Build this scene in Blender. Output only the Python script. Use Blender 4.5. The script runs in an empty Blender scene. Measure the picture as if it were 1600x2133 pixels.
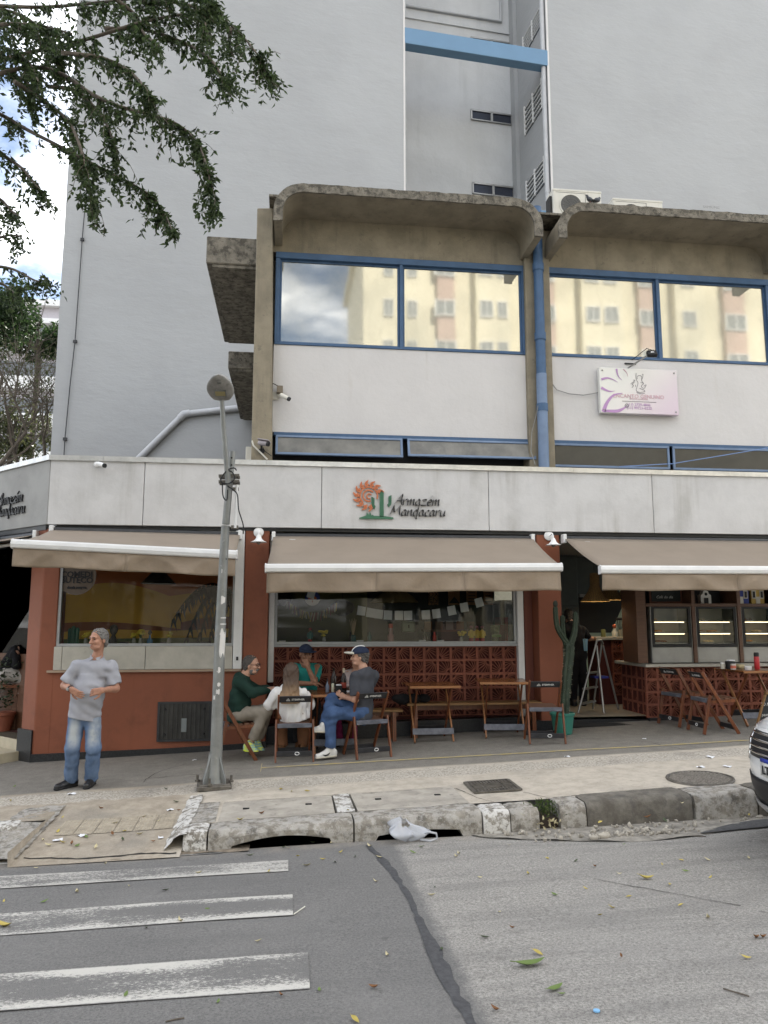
import bpy, math, random
import numpy as np
from mathutils import Vector, Matrix, Euler
random.seed(7)
R = math.radians
V = Vector
scene = bpy.context.scene
COL = scene.collection

# ------------------------------------------------------------------ camera, sky, sun, exposure
CAM_H, PITCH, YAW, FPX = 1.7, R(8.0), R(7.0), 1602.0
cam = bpy.data.cameras.new('camera'); camo = bpy.data.objects.new('camera', cam); COL.objects.link(camo)
camo.location = (0, 0, CAM_H); camo.rotation_euler = (R(90) + PITCH, 0, -YAW)
cam.sensor_fit = 'VERTICAL'; cam.sensor_height = 36.0; cam.lens = 36.0 * FPX / 2133.0
cam.clip_start = 0.05; cam.clip_end = 2000
scene.camera = camo

SUN_EL, SUN_AZ = R(47), R(24)          # the sun stands behind the tower, so the whole street lies in its shade
world = bpy.data.worlds.new('World'); scene.world = world; world.use_nodes = True
nt = world.node_tree; nt.nodes.clear()
sky = nt.nodes.new('ShaderNodeTexSky'); sky.sky_type = 'NISHITA'; sky.sun_disc = False
sky.sun_elevation = SUN_EL; sky.sun_rotation = SUN_AZ; sky.air_density = 1.0; sky.dust_density = 0.6; sky.ozone_density = 2.0
tc = nt.nodes.new('ShaderNodeTexCoord')
sep = nt.nodes.new('ShaderNodeSeparateXYZ'); nt.links.new(tc.outputs['Generated'], sep.inputs[0])
zz = nt.nodes.new('ShaderNodeMath'); zz.operation = 'ADD'; zz.inputs[1].default_value = 0.18; nt.links.new(sep.outputs[2], zz.inputs[0])
zm = nt.nodes.new('ShaderNodeMath'); zm.operation = 'MAXIMUM'; zm.inputs[1].default_value = 0.12; nt.links.new(zz.outputs[0], zm.inputs[0])
dv = nt.nodes.new('ShaderNodeVectorMath'); dv.operation = 'DIVIDE'; nt.links.new(tc.outputs['Generated'], dv.inputs[0])
cmb = nt.nodes.new('ShaderNodeCombineXYZ')
for i in range(3): nt.links.new(zm.outputs[0], cmb.inputs[i])
nt.links.new(cmb.outputs[0], dv.inputs[1])
cn = nt.nodes.new('ShaderNodeTexNoise'); cn.inputs['Scale'].default_value = 1.7; cn.inputs['Detail'].default_value = 9; cn.inputs['Roughness'].default_value = 0.55
cn.inputs['Distortion'].default_value = 0.3
of = nt.nodes.new('ShaderNodeVectorMath'); of.operation = 'ADD'; of.inputs[1].default_value = (7.3, 2.0, 1.0); nt.links.new(dv.outputs[0], of.inputs[0]); nt.links.new(of.outputs[0], cn.inputs['Vector'])
cr = nt.nodes.new('ShaderNodeMapRange'); cr.inputs[1].default_value = 0.42; cr.inputs[2].default_value = 0.62; cr.interpolation_type = 'SMOOTHSTEP'
nt.links.new(cn.outputs[0], cr.inputs[0])
cmix = nt.nodes.new('ShaderNodeMix'); cmix.data_type = 'RGBA'; cmix.inputs['B'].default_value = (24, 23.8, 23.6, 1)
nt.links.new(cr.outputs[0], cmix.inputs['Factor']); nt.links.new(sky.outputs[0], cmix.inputs['A'])
bg = nt.nodes.new('ShaderNodeBackground'); bg.inputs[1].default_value = 0.05
nt.links.new(cmix.outputs['Result'], bg.inputs[0])
wo = nt.nodes.new('ShaderNodeOutputWorld'); nt.links.new(bg.outputs[0], wo.inputs[0])

sd = bpy.data.lights.new('sun', 'SUN'); sd.energy = 2.7; sd.angle = R(0.5); sd.color = (1.0, 0.95, 0.86)
suno = bpy.data.objects.new('sun', sd); COL.objects.link(suno)
sdir = V((math.sin(SUN_AZ) * math.cos(SUN_EL), math.cos(SUN_AZ) * math.cos(SUN_EL), math.sin(SUN_EL)))
suno.rotation_euler = (-sdir).to_track_quat('-Z', 'Y').to_euler(); suno.location = sdir * 60

vs = scene.view_settings
scene.display_settings.display_device = 'sRGB'
vs.view_transform = 'Standard'; vs.look = 'None'; vs.gamma = 1.0; vs.use_curve_mapping = False
vs.exposure = 1.84
cy = scene.cycles
cy.max_bounces = 7; cy.diffuse_bounces = 3; cy.glossy_bounces = 3; cy.transmission_bounces = 4; cy.transparent_max_bounces = 10
cy.caustics_reflective = False; cy.caustics_refractive = False; cy.sample_clamp_indirect = 6

# ------------------------------------------------------------------ helpers
def ray(px, py):
    x = (px - 800.0) / FPX; zc = -(py - 1066.5) / FPX
    y = math.cos(PITCH) - zc * math.sin(PITCH); z = math.sin(PITCH) + zc * math.cos(PITCH)
    return V((x * math.cos(YAW) + y * math.sin(YAW), -x * math.sin(YAW) + y * math.cos(YAW), z))
def P(px, py, Y):
    "photo measurement -> metres, for something that stands at distance Y across the street"
    r = ray(px, py); t = Y / r.y
    return V((r.x * t, Y, r.z * t + CAM_H))
def zs(x, y): return -0.02 + 0.042 * x + 0.012 * (y - 11)          # pavement height
def zr(x, y): return -0.22 + 0.025 * max(-12, min(12, x)) + 0.02 * (6.6 - y)        # road height
def G(px, py, zf=zs):
    r = ray(px, py); p = V((0, 8, 0))
    for _ in range(30):
        t = (zf(p.x, p.y) - CAM_H) / r.z; p = V((r.x * t, r.y * t, CAM_H + r.z * t))
    return p

def tag(o, label=None, cat=None, group=None, kind=None):
    if label: o['label'] = label
    if cat: o['category'] = cat
    if group: o['group'] = group
    if kind: o['kind'] = kind
    return o
def thing(name, label, cat, loc=(0, 0, 0), rz=0.0, group=None):
    o = bpy.data.objects.new(name, None); COL.objects.link(o); o.empty_display_size = 0.1
    o.location = loc; o.rotation_euler = (0, 0, rz)
    return tag(o, label, cat, group)
def wm(o):
    m = Matrix.LocRotScale(o.location, o.rotation_euler, o.scale)
    return wm(o.parent) @ m if o.parent else m
def link(name, me, parent=None, mw=None):
    o = bpy.data.objects.new(name, me); COL.objects.link(o)
    if parent: o.parent = parent
    if mw is not None: o.matrix_basis = mw
    return o
def kids(o): return list(o.children)
def dup(o, parent=None):
    c = o.copy(); COL.objects.link(c)
    if parent: c.parent = parent
    for ch in kids(o): dup(ch, c)
    return c

class MB:
    def __init__(s): s.v = []; s.f = []; s.mi = []; s.m = 0
    def add(s, vs_, fs):
        b = len(s.v); s.v += [tuple(p) for p in vs_]; s.f += [tuple(i + b for i in f) for f in fs]; s.mi += [s.m] * len(fs); return s
    def box(s, x0, x1, y0, y1, z0, z1):
        return s.add([(x0, y0, z0), (x1, y0, z0), (x1, y1, z0), (x0, y1, z0), (x0, y0, z1), (x1, y0, z1), (x1, y1, z1), (x0, y1, z1)],
                     [(0, 3, 2, 1), (4, 5, 6, 7), (0, 1, 5, 4), (1, 2, 6, 5), (2, 3, 7, 6), (3, 0, 4, 7)])
    def obox(s, c, sz, M=None):
        c = V(c); M = M or Matrix.Identity(3); h = V(sz) / 2; vs_ = []
        for z in (-1, 1):
            for x, y in ((-1, -1), (1, -1), (1, 1), (-1, 1)): vs_.append(c + M @ V((x * h.x, y * h.y, z * h.z)))
        return s.add(vs_, [(0, 3, 2, 1), (4, 5, 6, 7), (0, 1, 5, 4), (1, 2, 6, 5), (2, 3, 7, 6), (3, 0, 4, 7)])
    def bar(s, a, b, w, h, up=(0, 0, 1)):
        "rectangular bar a->b: w across, h along 'up'"
        a = V(a); b = V(b); d = (b - a); L = d.length; d.normalize(); u = V(up)
        x = d.cross(u)
        if x.length < 1e-4: x = d.cross(V((1, 0, 0)))
        x.normalize(); u = x.cross(d).normalized()
        M = Matrix((x, d, u)).transposed()
        return s.obox((a + b) / 2, (w, L, h), M)
    def tube(s, pts, r, n=8, caps=True):
        pts = [V(p) for p in pts]; k = len(pts)
        rs = r if isinstance(r, (list, tuple)) else [r] * k
        vs_ = []; ref = None
        for i, p in enumerate(pts):
            t = (pts[min(i + 1, k - 1)] - pts[max(i - 1, 0)])
            if t.length < 1e-9: t = V((0, 0, 1))
            t.normalize()
            if ref is None: ref = t.orthogonal().normalized()
            ref = (ref - t * ref.dot(t))
            if ref.length < 1e-6: ref = t.orthogonal()
            ref.normalize(); bn = t.cross(ref)
            for j in range(n):
                a = 2 * math.pi * j / n; vs_.append(p + (ref * math.cos(a) + bn * math.sin(a)) * rs[i])
        fs = [(i * n + j, i * n + (j + 1) % n, (i + 1) * n + (j + 1) % n, (i + 1) * n + j) for i in range(k - 1) for j in range(n)]
        if caps: fs += [tuple(range(n - 1, -1, -1)), tuple((k - 1) * n + j for j in range(n))]
        return s.add(vs_, fs)
    def lathe(s, prof, c=(0, 0, 0), n=16, axis=None, caps=True):
        c = V(c); M = Matrix.Identity(3)
        if axis is not None: M = V((0, 0, 1)).rotation_difference(V(axis)).to_matrix()
        vs_ = []; k = len(prof)
        for r_, z in prof:
            for j in range(n):
                a = 2 * math.pi * j / n; vs_.append(c + M @ V((r_ * math.cos(a), r_ * math.sin(a), z)))
        fs = [(i * n + j, i * n + (j + 1) % n, (i + 1) * n + (j + 1) % n, (i + 1) * n + j) for i in range(k - 1) for j in range(n)]
        if caps: fs += [tuple(range(n - 1, -1, -1)), tuple((k - 1) * n + j for j in range(n))]
        return s.add(vs_, fs)
    def prism(s, poly, o, u, v, w):
        "polygon (2D) placed at o with axes u,v and pushed along w (3D vector)"
        o = V(o); u = V(u); v = V(v); w = V(w); n = len(poly)
        a = [o + u * p[0] + v * p[1] for p in poly]; b = [p + w for p in a]
        return s.add(a + b, [tuple(range(n)), tuple(range(2 * n - 1, n - 1, -1))] + [(i, (i + 1) % n + 0, (i + 1) % n + n, i + n) for i in range(n)])
    def grid(s, fn, nu, nv):
        vs_ = [fn(i / nu, j / nv) for i in range(nu + 1) for j in range(nv + 1)]
        fs = [(i * (nv + 1) + j, (i + 1) * (nv + 1) + j, (i + 1) * (nv + 1) + j + 1, i * (nv + 1) + j + 1) for i in range(nu) for j in range(nv)]
        return s.add(vs_, fs)
    def ball(s, c, r, n=12, m=8, M=None):
        c = V(c); r = (r, r, r) if not isinstance(r, (tuple, list)) else r; M = M or Matrix.Identity(3)
        vs_ = [c + M @ V((r[0] * math.sin(math.pi * i / m) * math.cos(2 * math.pi * j / n), r[1] * math.sin(math.pi * i / m) * math.sin(2 * math.pi * j / n), r[2] * math.cos(math.pi * i / m))) for i in range(m + 1) for j in range(n)]
        return s.add(vs_, [(i * n + j, (i + 1) * n + j, (i + 1) * n + (j + 1) % n, i * n + (j + 1) % n) for i in range(m) for j in range(n)])
    def mesh(s, name, mats, smooth=False, inv=None):
        me = bpy.data.meshes.new(name)
        v = s.v if inv is None else [tuple(inv @ V(p)) for p in s.v]
        me.from_pydata(v, [], s.f)
        for m in (mats if isinstance(mats, (list, tuple)) else [mats]): me.materials.append(m)
        if any(s.mi): me.polygons.foreach_set('material_index', s.mi)
        if smooth: me.polygons.foreach_set('use_smooth', [True] * len(s.f))
        me.validate(); me.update()
        return me
    def build(s, name, mats, parent=None, smooth=False, bevel=0, solid=0, recalc=True, auto=None):
        inv = wm(parent).inverted() if parent else None
        me = s.mesh(name, mats, smooth, inv)
        if recalc or bevel:
            import bmesh
            bm = bmesh.new(); bm.from_mesh(me)
            if recalc: bmesh.ops.recalc_face_normals(bm, faces=bm.faces)
            if bevel:
                ed = [e for e in bm.edges if len(e.link_faces) == 2 and e.calc_face_angle(0) > 0.6]
                bmesh.ops.bevel(bm, geom=ed, offset=bevel, segments=1, affect='EDGES', clamp_overlap=True)
            bm.to_mesh(me); bm.free()
        if auto is not None:
            me.polygons.foreach_set('use_smooth', [True] * len(me.polygons)); me.set_sharp_from_angle(angle=R(auto))
        o = link(name, me, parent)
        if solid:
            md = o.modifiers.new('thickness', 'SOLIDIFY'); md.thickness = solid; md.offset = 0
        return o

# ------------------------------------------------------------------ materials
def lin(r, g, b):
    f = lambda c: (c / 255 / 12.92 if c / 255 <= 0.04045 else ((c / 255 + 0.055) / 1.055) ** 2.4)
    return (f(r), f(g), f(b))
class NT:
    def __init__(s, name):
        s.m = bpy.data.materials.new(name); s.m.use_nodes = True; s.t = s.m.node_tree; s.t.nodes.clear()
        s.out = s.t.nodes.new('ShaderNodeOutputMaterial')
    def n(s, ty, **kw):
        o = s.t.nodes.new('ShaderNode' + ty)
        for k, v in kw.items():
            if k.startswith('i_'):
                key = k[2:]; key = int(key) if key.isdigit() else key.replace('_', ' '); o.inputs[key].default_value = v
            else: setattr(o, k, v)
        return o
    def l(s, a, b): s.t.links.new(a, b)
    def coord(s, kind='pos', sc=(1, 1, 1)):
        if kind == 'pos': c = s.n('NewGeometry').outputs['Position']
        else: c = s.n('TexCoord').outputs['Object']
        if sc != (1, 1, 1):
            mp = s.n('Mapping'); mp.inputs['Scale'].default_value = sc; s.l(c, mp.inputs[0]); c = mp.outputs[0]
        return c
    def noise(s, c, scale, detail=6, rough=0.6, dist=0.0):
        o = s.n('TexNoise'); o.inputs['Scale'].default_value = scale; o.inputs['Detail'].default_value = detail
        o.inputs['Roughness'].default_value = rough; o.inputs['Distortion'].default_value = dist; s.l(c, o.inputs['Vector']); return o.outputs[0]
    def rng(s, x, a, b, c=0.0, d=1.0, smooth=True):
        o = s.n('MapRange'); o.interpolation_type = 'SMOOTHSTEP' if smooth else 'LINEAR'
        for i, v in enumerate((a, b, c, d)): o.inputs[i + 1].default_value = v
        s.l(x, o.inputs[0]); return o.outputs[0]
    def mix(s, f, a, b, blend='MIX'):
        o = s.n('Mix'); o.data_type = 'RGBA'; o.blend_type = blend
        for key, v in (('Factor', f), ('A', a), ('B', b)):
            if isinstance(v, (int, float)): o.inputs[key].default_value = v
            elif isinstance(v, (tuple, list)): o.inputs[key].default_value = (*v[:3], 1)
            else: s.l(v, o.inputs[key])
        return o.outputs['Result']
    def math(s, op, a, b=0.0):
        o = s.n('Math'); o.operation = op
        for i, v in enumerate((a, b)):
            if isinstance(v, (int, float)): o.inputs[i].default_value = v
            else: s.l(v, o.inputs[i])
        return o.outputs[0]
    def bsdf(s, col, rough=0.7, metal=0.0, spec=0.4, bump=None, bstr=0.3, bdist=0.01, **kw):
        b = s.n('BsdfPrincipled')
        def put(k, v):
            if isinstance(v, (int, float)): b.inputs[k].default_value = v
            elif isinstance(v, (tuple, list)): b.inputs[k].default_value = (*v[:3], 1)
            else: s.l(v, b.inputs[k])
        put('Base Color', col); put('Roughness', rough); put('Metallic', metal); put('Specular IOR Level', spec)
        for k, v in kw.items(): put(k.replace('_', ' '), v)
        if bump is not None:
            bp = s.n('Bump'); bp.inputs['Strength'].default_value = bstr; bp.inputs['Distance'].default_value = bdist
            s.l(bump, bp.inputs['Height']); s.l(bp.outputs[0], b.inputs['Normal'])
        s.l(b.outputs[0], s.out.inputs[0]); return b
def sc3(c, k): return tuple(max(0, min(1, x * k)) for x in c)
def mat(name, col, rough=0.7, var=0.12, scale=4.0, bump=0.2, bscale=70, bdist=0.004, metal=0.0, spec=0.4, streak=0.0, scol=None, sscale=3.0, srange=(0.5, 0.72), spots=0.0, pcol=None, pscale=14, prange=(0.6, 0.7), coord='pos', rand=0.0, bco=(1, 1, 1), **kw):
    t = NT(name); c = t.coord(coord)
    f = t.rng(t.noise(c, scale), 0.3, 0.7)
    base = t.mix(f, sc3(col, 1 - var), sc3(col, 1 + var))
    if rand:
        oi = t.n('ObjectInfo'); g = t.rng(oi.outputs['Random'], 0, 1, 1 - rand, 1 + rand, False)
        cc = t.n('CombineXYZ')
        for i in range(3): t.l(g, cc.inputs[i])
        base = t.mix(1.0, base, cc.outputs[0], 'MULTIPLY')
    if streak:
        cs = t.coord(coord, (1, 1, 0.07)); s1 = t.rng(t.noise(cs, sscale, 8, 0.65), *srange)
        s2 = t.rng(t.noise(c, sscale * 0.35, 4), 0.35, 0.65); base = t.mix(t.math('MULTIPLY', t.math('MULTIPLY', s1, s2), streak), base, scol or sc3(col, 0.45))
    if spots:
        s3 = t.rng(t.noise(c, pscale, 8, 0.7), *prange); base = t.mix(t.math('MULTIPLY', s3, spots), base, pcol or sc3(col, 0.4))
    t.bsdf(base, rough, metal, spec, t.noise(t.coord(coord, bco), bscale, 8, 0.65) if bump else None, bump, bdist, **kw)
    return t.m
# ------------------------------------------------------------------ material library
M = {}
def road_mat():
    t = NT('asphalt'); c = t.coord()
    fine = t.noise(c, 64, 6, 0.92); mid = t.noise(c, 9, 6); big = t.noise(c, 0.7, 5)
    vo = t.n('TexVoronoi'); vo.inputs['Scale'].default_value = 150; t.l(c, vo.inputs['Vector'])
    old = t.mix(t.rng(fine, 0.35, 0.65), (0.13, 0.123, 0.112), (0.45, 0.428, 0.39))
    sp = t.rng(vo.outputs['Distance'], 0.18, 0.30, 1, 0)
    old = t.mix(t.math('MULTIPLY', sp, t.rng(t.noise(c, 60, 2), 0.48, 0.60)), old, (0.42, 0.405, 0.38))
    new = t.mix(t.rng(fine, 0.35, 0.65), (0.10, 0.0975, 0.093), (0.23, 0.223, 0.211))
    sx = t.n('SeparateXYZ'); t.l(c, sx.inputs[0])
    edge = t.math('ADD', sx.outputs[0], t.math('MULTIPLY', t.math('SUBTRACT', mid, 0.5), 0.12))
    f = t.rng(edge, 0.90, 0.99)
    col = t.mix(f, new, old)
    st = t.rng(t.noise(t.coord('pos', (0.25, 2.2, 1)), 2.6, 8, 0.65), 0.42, 0.66)
    col = t.mix(t.math('MULTIPLY', st, 0.34), col, (0.12, 0.117, 0.112))
    col = t.mix(t.math('MULTIPLY', t.rng(big, 0.45, 0.7), 0.3), col, (0.26, 0.25, 0.235))
    blot = t.rng(t.noise(c, 5.5, 4), 0.66, 0.72); col = t.mix(t.math('MULTIPLY', blot, 0.4), col, (0.07, 0.068, 0.066))
    # gutter dust near the kerb
    gd = t.math('MULTIPLY', t.rng(sx.outputs[1], 6.72, 7.05), t.rng(t.noise(c, 5, 7, 0.7), 0.36, 0.62))
    col = t.mix(t.math('MULTIPLY', gd, 0.8), col, (0.30, 0.265, 0.22))
    h = t.math('ADD', fine, t.math('MULTIPLY', sp, 0.7))
    t.bsdf(col, 0.82, 0, 0.35, h, 0.55, 0.006)
    return t.m
M['asphalt'] = road_mat()
def pave_mat():
    t = NT('pavement_concrete'); c = t.coord(); sx = t.n('SeparateXYZ'); t.l(c, sx.inputs[0])
    fine = t.noise(c, 90, 6, 0.9); mid = t.noise(c, 6, 9, 0.75); big = t.noise(c, 1.1, 6, 0.6)
    col = t.mix(t.rng(mid, 0.32, 0.68), (0.37, 0.325, 0.263), (0.53, 0.475, 0.39))
    col = t.mix(t.math('MULTIPLY', t.rng(sx.outputs[0], -1.1, -.85, 1, 0), .85), col, t.mix(t.rng(mid, .3, .7), (.22, .18, .13), (.37, .315, .24)))
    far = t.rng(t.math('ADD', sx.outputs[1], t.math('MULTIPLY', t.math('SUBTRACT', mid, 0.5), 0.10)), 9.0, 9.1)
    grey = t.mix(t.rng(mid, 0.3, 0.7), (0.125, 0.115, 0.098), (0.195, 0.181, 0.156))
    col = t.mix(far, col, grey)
    # exposed-aggregate strip
    ys = t.math('ADD', sx.outputs[1], t.math('MULTIPLY', t.math('SUBTRACT', t.noise(c, 3, 6), 0.5), 0.35))
    band = t.math('MULTIPLY', t.rng(ys, 8.48, 8.56), t.rng(ys, 8.92, 9.0, 1, 0))
    ag = t.mix(t.rng(t.noise(c, 42, 6, 0.85), 0.38, 0.60), (0.14, 0.125, 0.10), (0.62, 0.57, 0.49))
    col = t.mix(t.math('MULTIPLY', band, 0.8), col, ag)
    col = t.mix(t.math('MULTIPLY', t.rng(big, 0.5, 0.72), 0.6), col, (0.17, 0.158, 0.138))
    sp = t.rng(t.noise(c, 26, 3), 0.67, 0.72); col = t.mix(t.math('MULTIPLY', sp, 0.5), col, (0.09, 0.085, 0.078))
    col = t.mix(t.math('MULTIPLY', t.rng(fine, 0.4, 0.62, 0, 1), 0.25), col, (0.52, 0.485, 0.425))
    h = t.math('ADD', t.math('MULTIPLY', fine, t.math('ADD', band, 0.35)), t.math('MULTIPLY', mid, 0.6))
    t.bsdf(col, 0.88, 0, 0.3, h, 0.6, 0.008); return t.m
M['pave'] = pave_mat()
def kerb_mat(name, white, dk=.8):
    t = NT(name); c = t.coord(); n1 = t.noise(c, 7, 9, 0.7); n2 = t.noise(c, 28, 8, 0.7)
    col = t.mix(t.rng(n1, 0.3, 0.7), sc3((0.20, 0.178, 0.145), dk), sc3((0.38, 0.348, 0.295), dk))
    col = t.mix(t.math('MULTIPLY', t.rng(t.noise(c, 9, 7), 0.5, 0.66), 0.6), col, (0.085, 0.080, 0.073))
    if white: col = t.mix(t.math('MULTIPLY', t.rng(t.noise(c, 11, 9, 0.75), 0.44, 0.54), white), col, (0.60, 0.585, 0.55))
    t.bsdf(col, 0.9, 0, 0.3, t.math('ADD', n1, t.math('MULTIPLY', n2, 0.6)), 0.7, 0.012); return t.m
M['kerb'] = kerb_mat('kerb_concrete', 0.35); M['kerb_w'] = kerb_mat('whitewashed_kerb', 0.95); M['kerb_d'] = kerb_mat('granite_kerb', 0.0, .5)
M['slab'] = mat('slab_concrete', (0.36, 0.33, 0.28), 0.9, 0.18, 5, 0.5, 90, 0.006, spots=0.5, pscale=9, prange=(0.55, 0.68))
def paint_mat(name, col, wear0, wear1, thr=(0.42, 0.55)):
    t = NT(name); c = t.coord(); n = t.noise(t.coord('pos', (0.8, 1.3, 1)), 48, 9, 0.85); b = t.noise(t.coord('pos', (0.5, 1.6, 1)), 2.2, 4)
    at = t.n('Attribute', attribute_name='across'); ed = t.math('ABSOLUTE', t.math('SUBTRACT', at.outputs['Fac'], 0.5))               # painted edges wear less than the wheel-worn middle
    keep = t.math('ADD', t.math('ADD', n, t.math('MULTIPLY', t.math('SUBTRACT', b, 0.5), 0.55)), t.math('MULTIPLY', t.rng(ed, 0.15, 0.5), wear1))
    f = t.math('MULTIPLY', t.rng(keep, thr[0] + wear0, thr[1] + wear0), t.rng(t.math('ADD', ed, t.math('MULTIPLY', t.noise(c, 22, 6, .8), .07)), .50, .535, 1, 0))
    asp = t.mix(t.rng(t.noise(c, 260, 3, 0.7), 0.35, 0.65), (0.11, 0.107, 0.102), (0.21, 0.204, 0.193))
    t.bsdf(t.mix(t.math('MULTIPLY', f, 0.93), asp, col), 0.8, 0, 0.3, t.noise(c, 200, 4), 0.4, 0.004); return t.m
M['stripe'] = paint_mat('worn_white_paint', (0.56, 0.54, 0.49), 0.12, 0.17)
M['stripe_far'] = paint_mat('white_road_paint', (0.50, 0.48, 0.435), 0.05, 0.10)
M['yellow'] = mat('worn_yellow_paint', (0.46, 0.37, 0.16), 0.85, .15, 9, .3, spots=.75, pcol=(.27, .25, .22), pscale=9, prange=(.44, .58))
M['tar'] = mat('tar_seam', (0.068, 0.068, 0.071), 0.75, 0.25, 30, 0.4, 200)
M['tower'] = mat('grey_tower_paint', (0.355, 0.363, 0.370), 0.75, 0.05, 0.35, 0.35, .8, 0.12, bco=(.6, .6, 1.3), streak=0.30, scol=(0.33, 0.345, 0.36), sscale=1.6, srange=(0.48, 0.75), spots=.16, pscale=.55, prange=(.46, .62), pcol=(.37, .38, .39))
M['tower_in'] = mat('light_well_paint', (0.49, 0.50, 0.51), 0.8, 0.07, 0.6, 0.5, 2.5, 0.05, streak=0.35, scol=(0.33, 0.34, 0.34), sscale=2)
M['fascia'] = mat('burnt_cement', (0.56, 0.555, 0.55), 0.75, 0.06, 2.2, 0.3, 18, 0.01, streak=0.8, scol=(0.34, 0.33, 0.305), sscale=3.5, srange=(.46, .74), spots=0.3, pscale=2.4, prange=(0.46, 0.7), pcol=(.40, .395, .385))
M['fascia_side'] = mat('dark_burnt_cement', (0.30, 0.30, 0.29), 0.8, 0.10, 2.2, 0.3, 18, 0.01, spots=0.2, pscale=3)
M['panel'] = mat('white_render', (0.60, 0.585, 0.575), 0.8, 0.03, 1.5, 0.4, 12, 0.012, streak=0.45, scol=(0.44, 0.40, 0.35), sscale=5, srange=(0.56, 0.76), spots=0.08, pscale=5)
M['concrete'] = mat('weathered_concrete', (0.255, 0.222, 0.163), 0.9, 0.16, 3, 0.5, 40, 0.012, streak=0.55, scol=(0.10, 0.09, 0.07), sscale=5, spots=0.5, pscale=9, prange=(0.58, 0.70), pcol=(0.11, 0.10, 0.08))
M['concrete_edge'] = mat('mossy_edge_and_soffit_shade', (0.19, 0.172, 0.14), 0.92, 0.3, 7, 0.8, 50, 0.02, streak=0.7, scol=(0.045, 0.042, 0.035), sscale=8, spots=0.8, pscale=10, prange=(0.47, 0.6), pcol=(0.06, 0.055, 0.045))
M['terra'] = mat('terracotta_paint', (0.225, 0.072, 0.036), 0.62, 0.07, 1.5, 0.25, 30, 0.006, spots=0.32, pscale=2.5, prange=(.5, .72), streak=.25, sscale=4)
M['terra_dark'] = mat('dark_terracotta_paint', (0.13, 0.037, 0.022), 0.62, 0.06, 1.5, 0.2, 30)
M['plinth'] = mat('black_granite', (0.022, 0.023, 0.025), 0.35, 0.4, 60, 0.1, 80)
M['marble'] = mat('grey_marble', (0.42, 0.40, 0.35), 0.45, 0.10, 5, 0.1, 40, spots=0.2, pscale=12)
M['steps'] = mat('cream_step_stone', (0.42, 0.37, 0.27), 0.5, 0.10, 6, 0.1, 40)
M['zinc'] = mat('galvanised_flashing', (0.62, 0.62, 0.61), 0.38, 0.12, 6, 0.2, 5, 0.02, metal=0.75)
M['dark_metal'] = mat('dark_metal', (0.03, 0.031, 0.033), 0.5, 0.2, 8, 0.1)
M['white_metal'] = mat('white_powder_coat', (0.70, 0.70, 0.69), 0.4, 0.04, 6, 0.05, spots=0.15, pscale=8)
M['alu'] = mat('aluminium', (0.34, 0.34, 0.33), 0.38, 0.06, 9, 0.05, metal=0.8)
M['alu_frame'] = mat('grey_window_frame', (0.36, 0.37, 0.37), 0.5, 0.06, 9, 0.05)
M['blue'] = mat('blue_frame_paint', (0.052, 0.108, 0.205), 0.5, 0.10, 5, 0.1, spots=0.25, pscale=14, pcol=(0.10, 0.10, 0.09))
M['blue_l'] = mat('faded_blue_paint', (0.16, 0.225, 0.34), 0.55, 0.10, 5, 0.1, streak=0.35, scol=(0.12, 0.14, 0.18))
M['beam'] = mat('sky_blue_beam_paint', (0.13, 0.235, 0.36), 0.65, 0.03, 2, 0.1, 20)
M['pipe_grey'] = mat('grey_pvc', (0.42, 0.43, 0.45), 0.5, 0.06)
M['fabric'] = mat('taupe_awning_cloth', (0.258, 0.213, 0.168), 0.85, 0.05, 2, 0.15, 300, 0.001, streak=.2, sscale=2, spots=.55, pscale=16, prange=(.705, .725), pcol=(.62, .6, .56))
M['valance'] = mat('brown_valance_cloth', (0.255, 0.198, 0.142), 0.62, 0.08, 2.5, 0.5, 6, 0.02, streak=0.2, sscale=4)
M['block'] = mat('clay_breeze_block', (0.235, 0.080, 0.05), 0.8, 0.10, 9, 0.2, 60, coord='pos', rand=0.12)
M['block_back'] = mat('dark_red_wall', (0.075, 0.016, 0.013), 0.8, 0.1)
M['wood'] = None
def wood_mat(name, a, b, rough=0.4, sc=(1, 14, 14), coord='obj', rand=0.15):
    t = NT(name); c = t.coord(coord, sc); n = t.noise(c, 3.0, 7, 0.6, 0.6)
    col = t.mix(t.rng(n, 0.3, 0.7), a, b)
    oi = t.n('ObjectInfo'); g = t.rng(oi.outputs['Random'], 0, 1, 1 - rand, 1 + rand, False); cc = t.n('CombineXYZ')
    for i in range(3): t.l(g, cc.inputs[i])
    col = t.mix(1.0, col, cc.outputs[0], 'MULTIPLY')
    t.bsdf(col, rough, 0, 0.45, n, 0.15, 0.002); return t.m
M['wood'] = wood_mat('varnished_wood', (0.1023, 0.0317, 0.0132), (0.1782, 0.0607, 0.0238), 0.33, (14, 14, 1.2))
M['wood_top'] = wood_mat('varnished_tabletop', (0.1254, 0.0449, 0.0145), (0.2178, 0.0825, 0.0277), 0.25, (1.0, 14, 14))
M['wood_edge'] = wood_mat('honey_wood', (0.2376, 0.1023, 0.0363), (0.3036, 0.1386, 0.0561), 0.35, (1.2, 14, 14))
M['wood_pale'] = wood_mat('bench_plank', (0.165, 0.0891, 0.033), (0.2376, 0.132, 0.0528), 0.45, (1.0, 14, 14))
M['wood_dark'] = wood_mat('dark_shelf_wood', (0.085, 0.04, 0.022), (0.13, 0.062, 0.034), 0.5, (1.0, 14, 14))
M['black_wood'] = mat('black_painted_wood', (0.022, 0.022, 0.025), 0.45, 0.3, 12, 0.1, coord='obj')
M['grey_wood'] = mat('worn_black_wood', (0.10, 0.105, 0.125), 0.5, 0.3, 12, 0.1, coord='obj')
M['print'] = mat('pale_print', (0.55, 0.55, 0.53), 0.6, 0.05)
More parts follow.
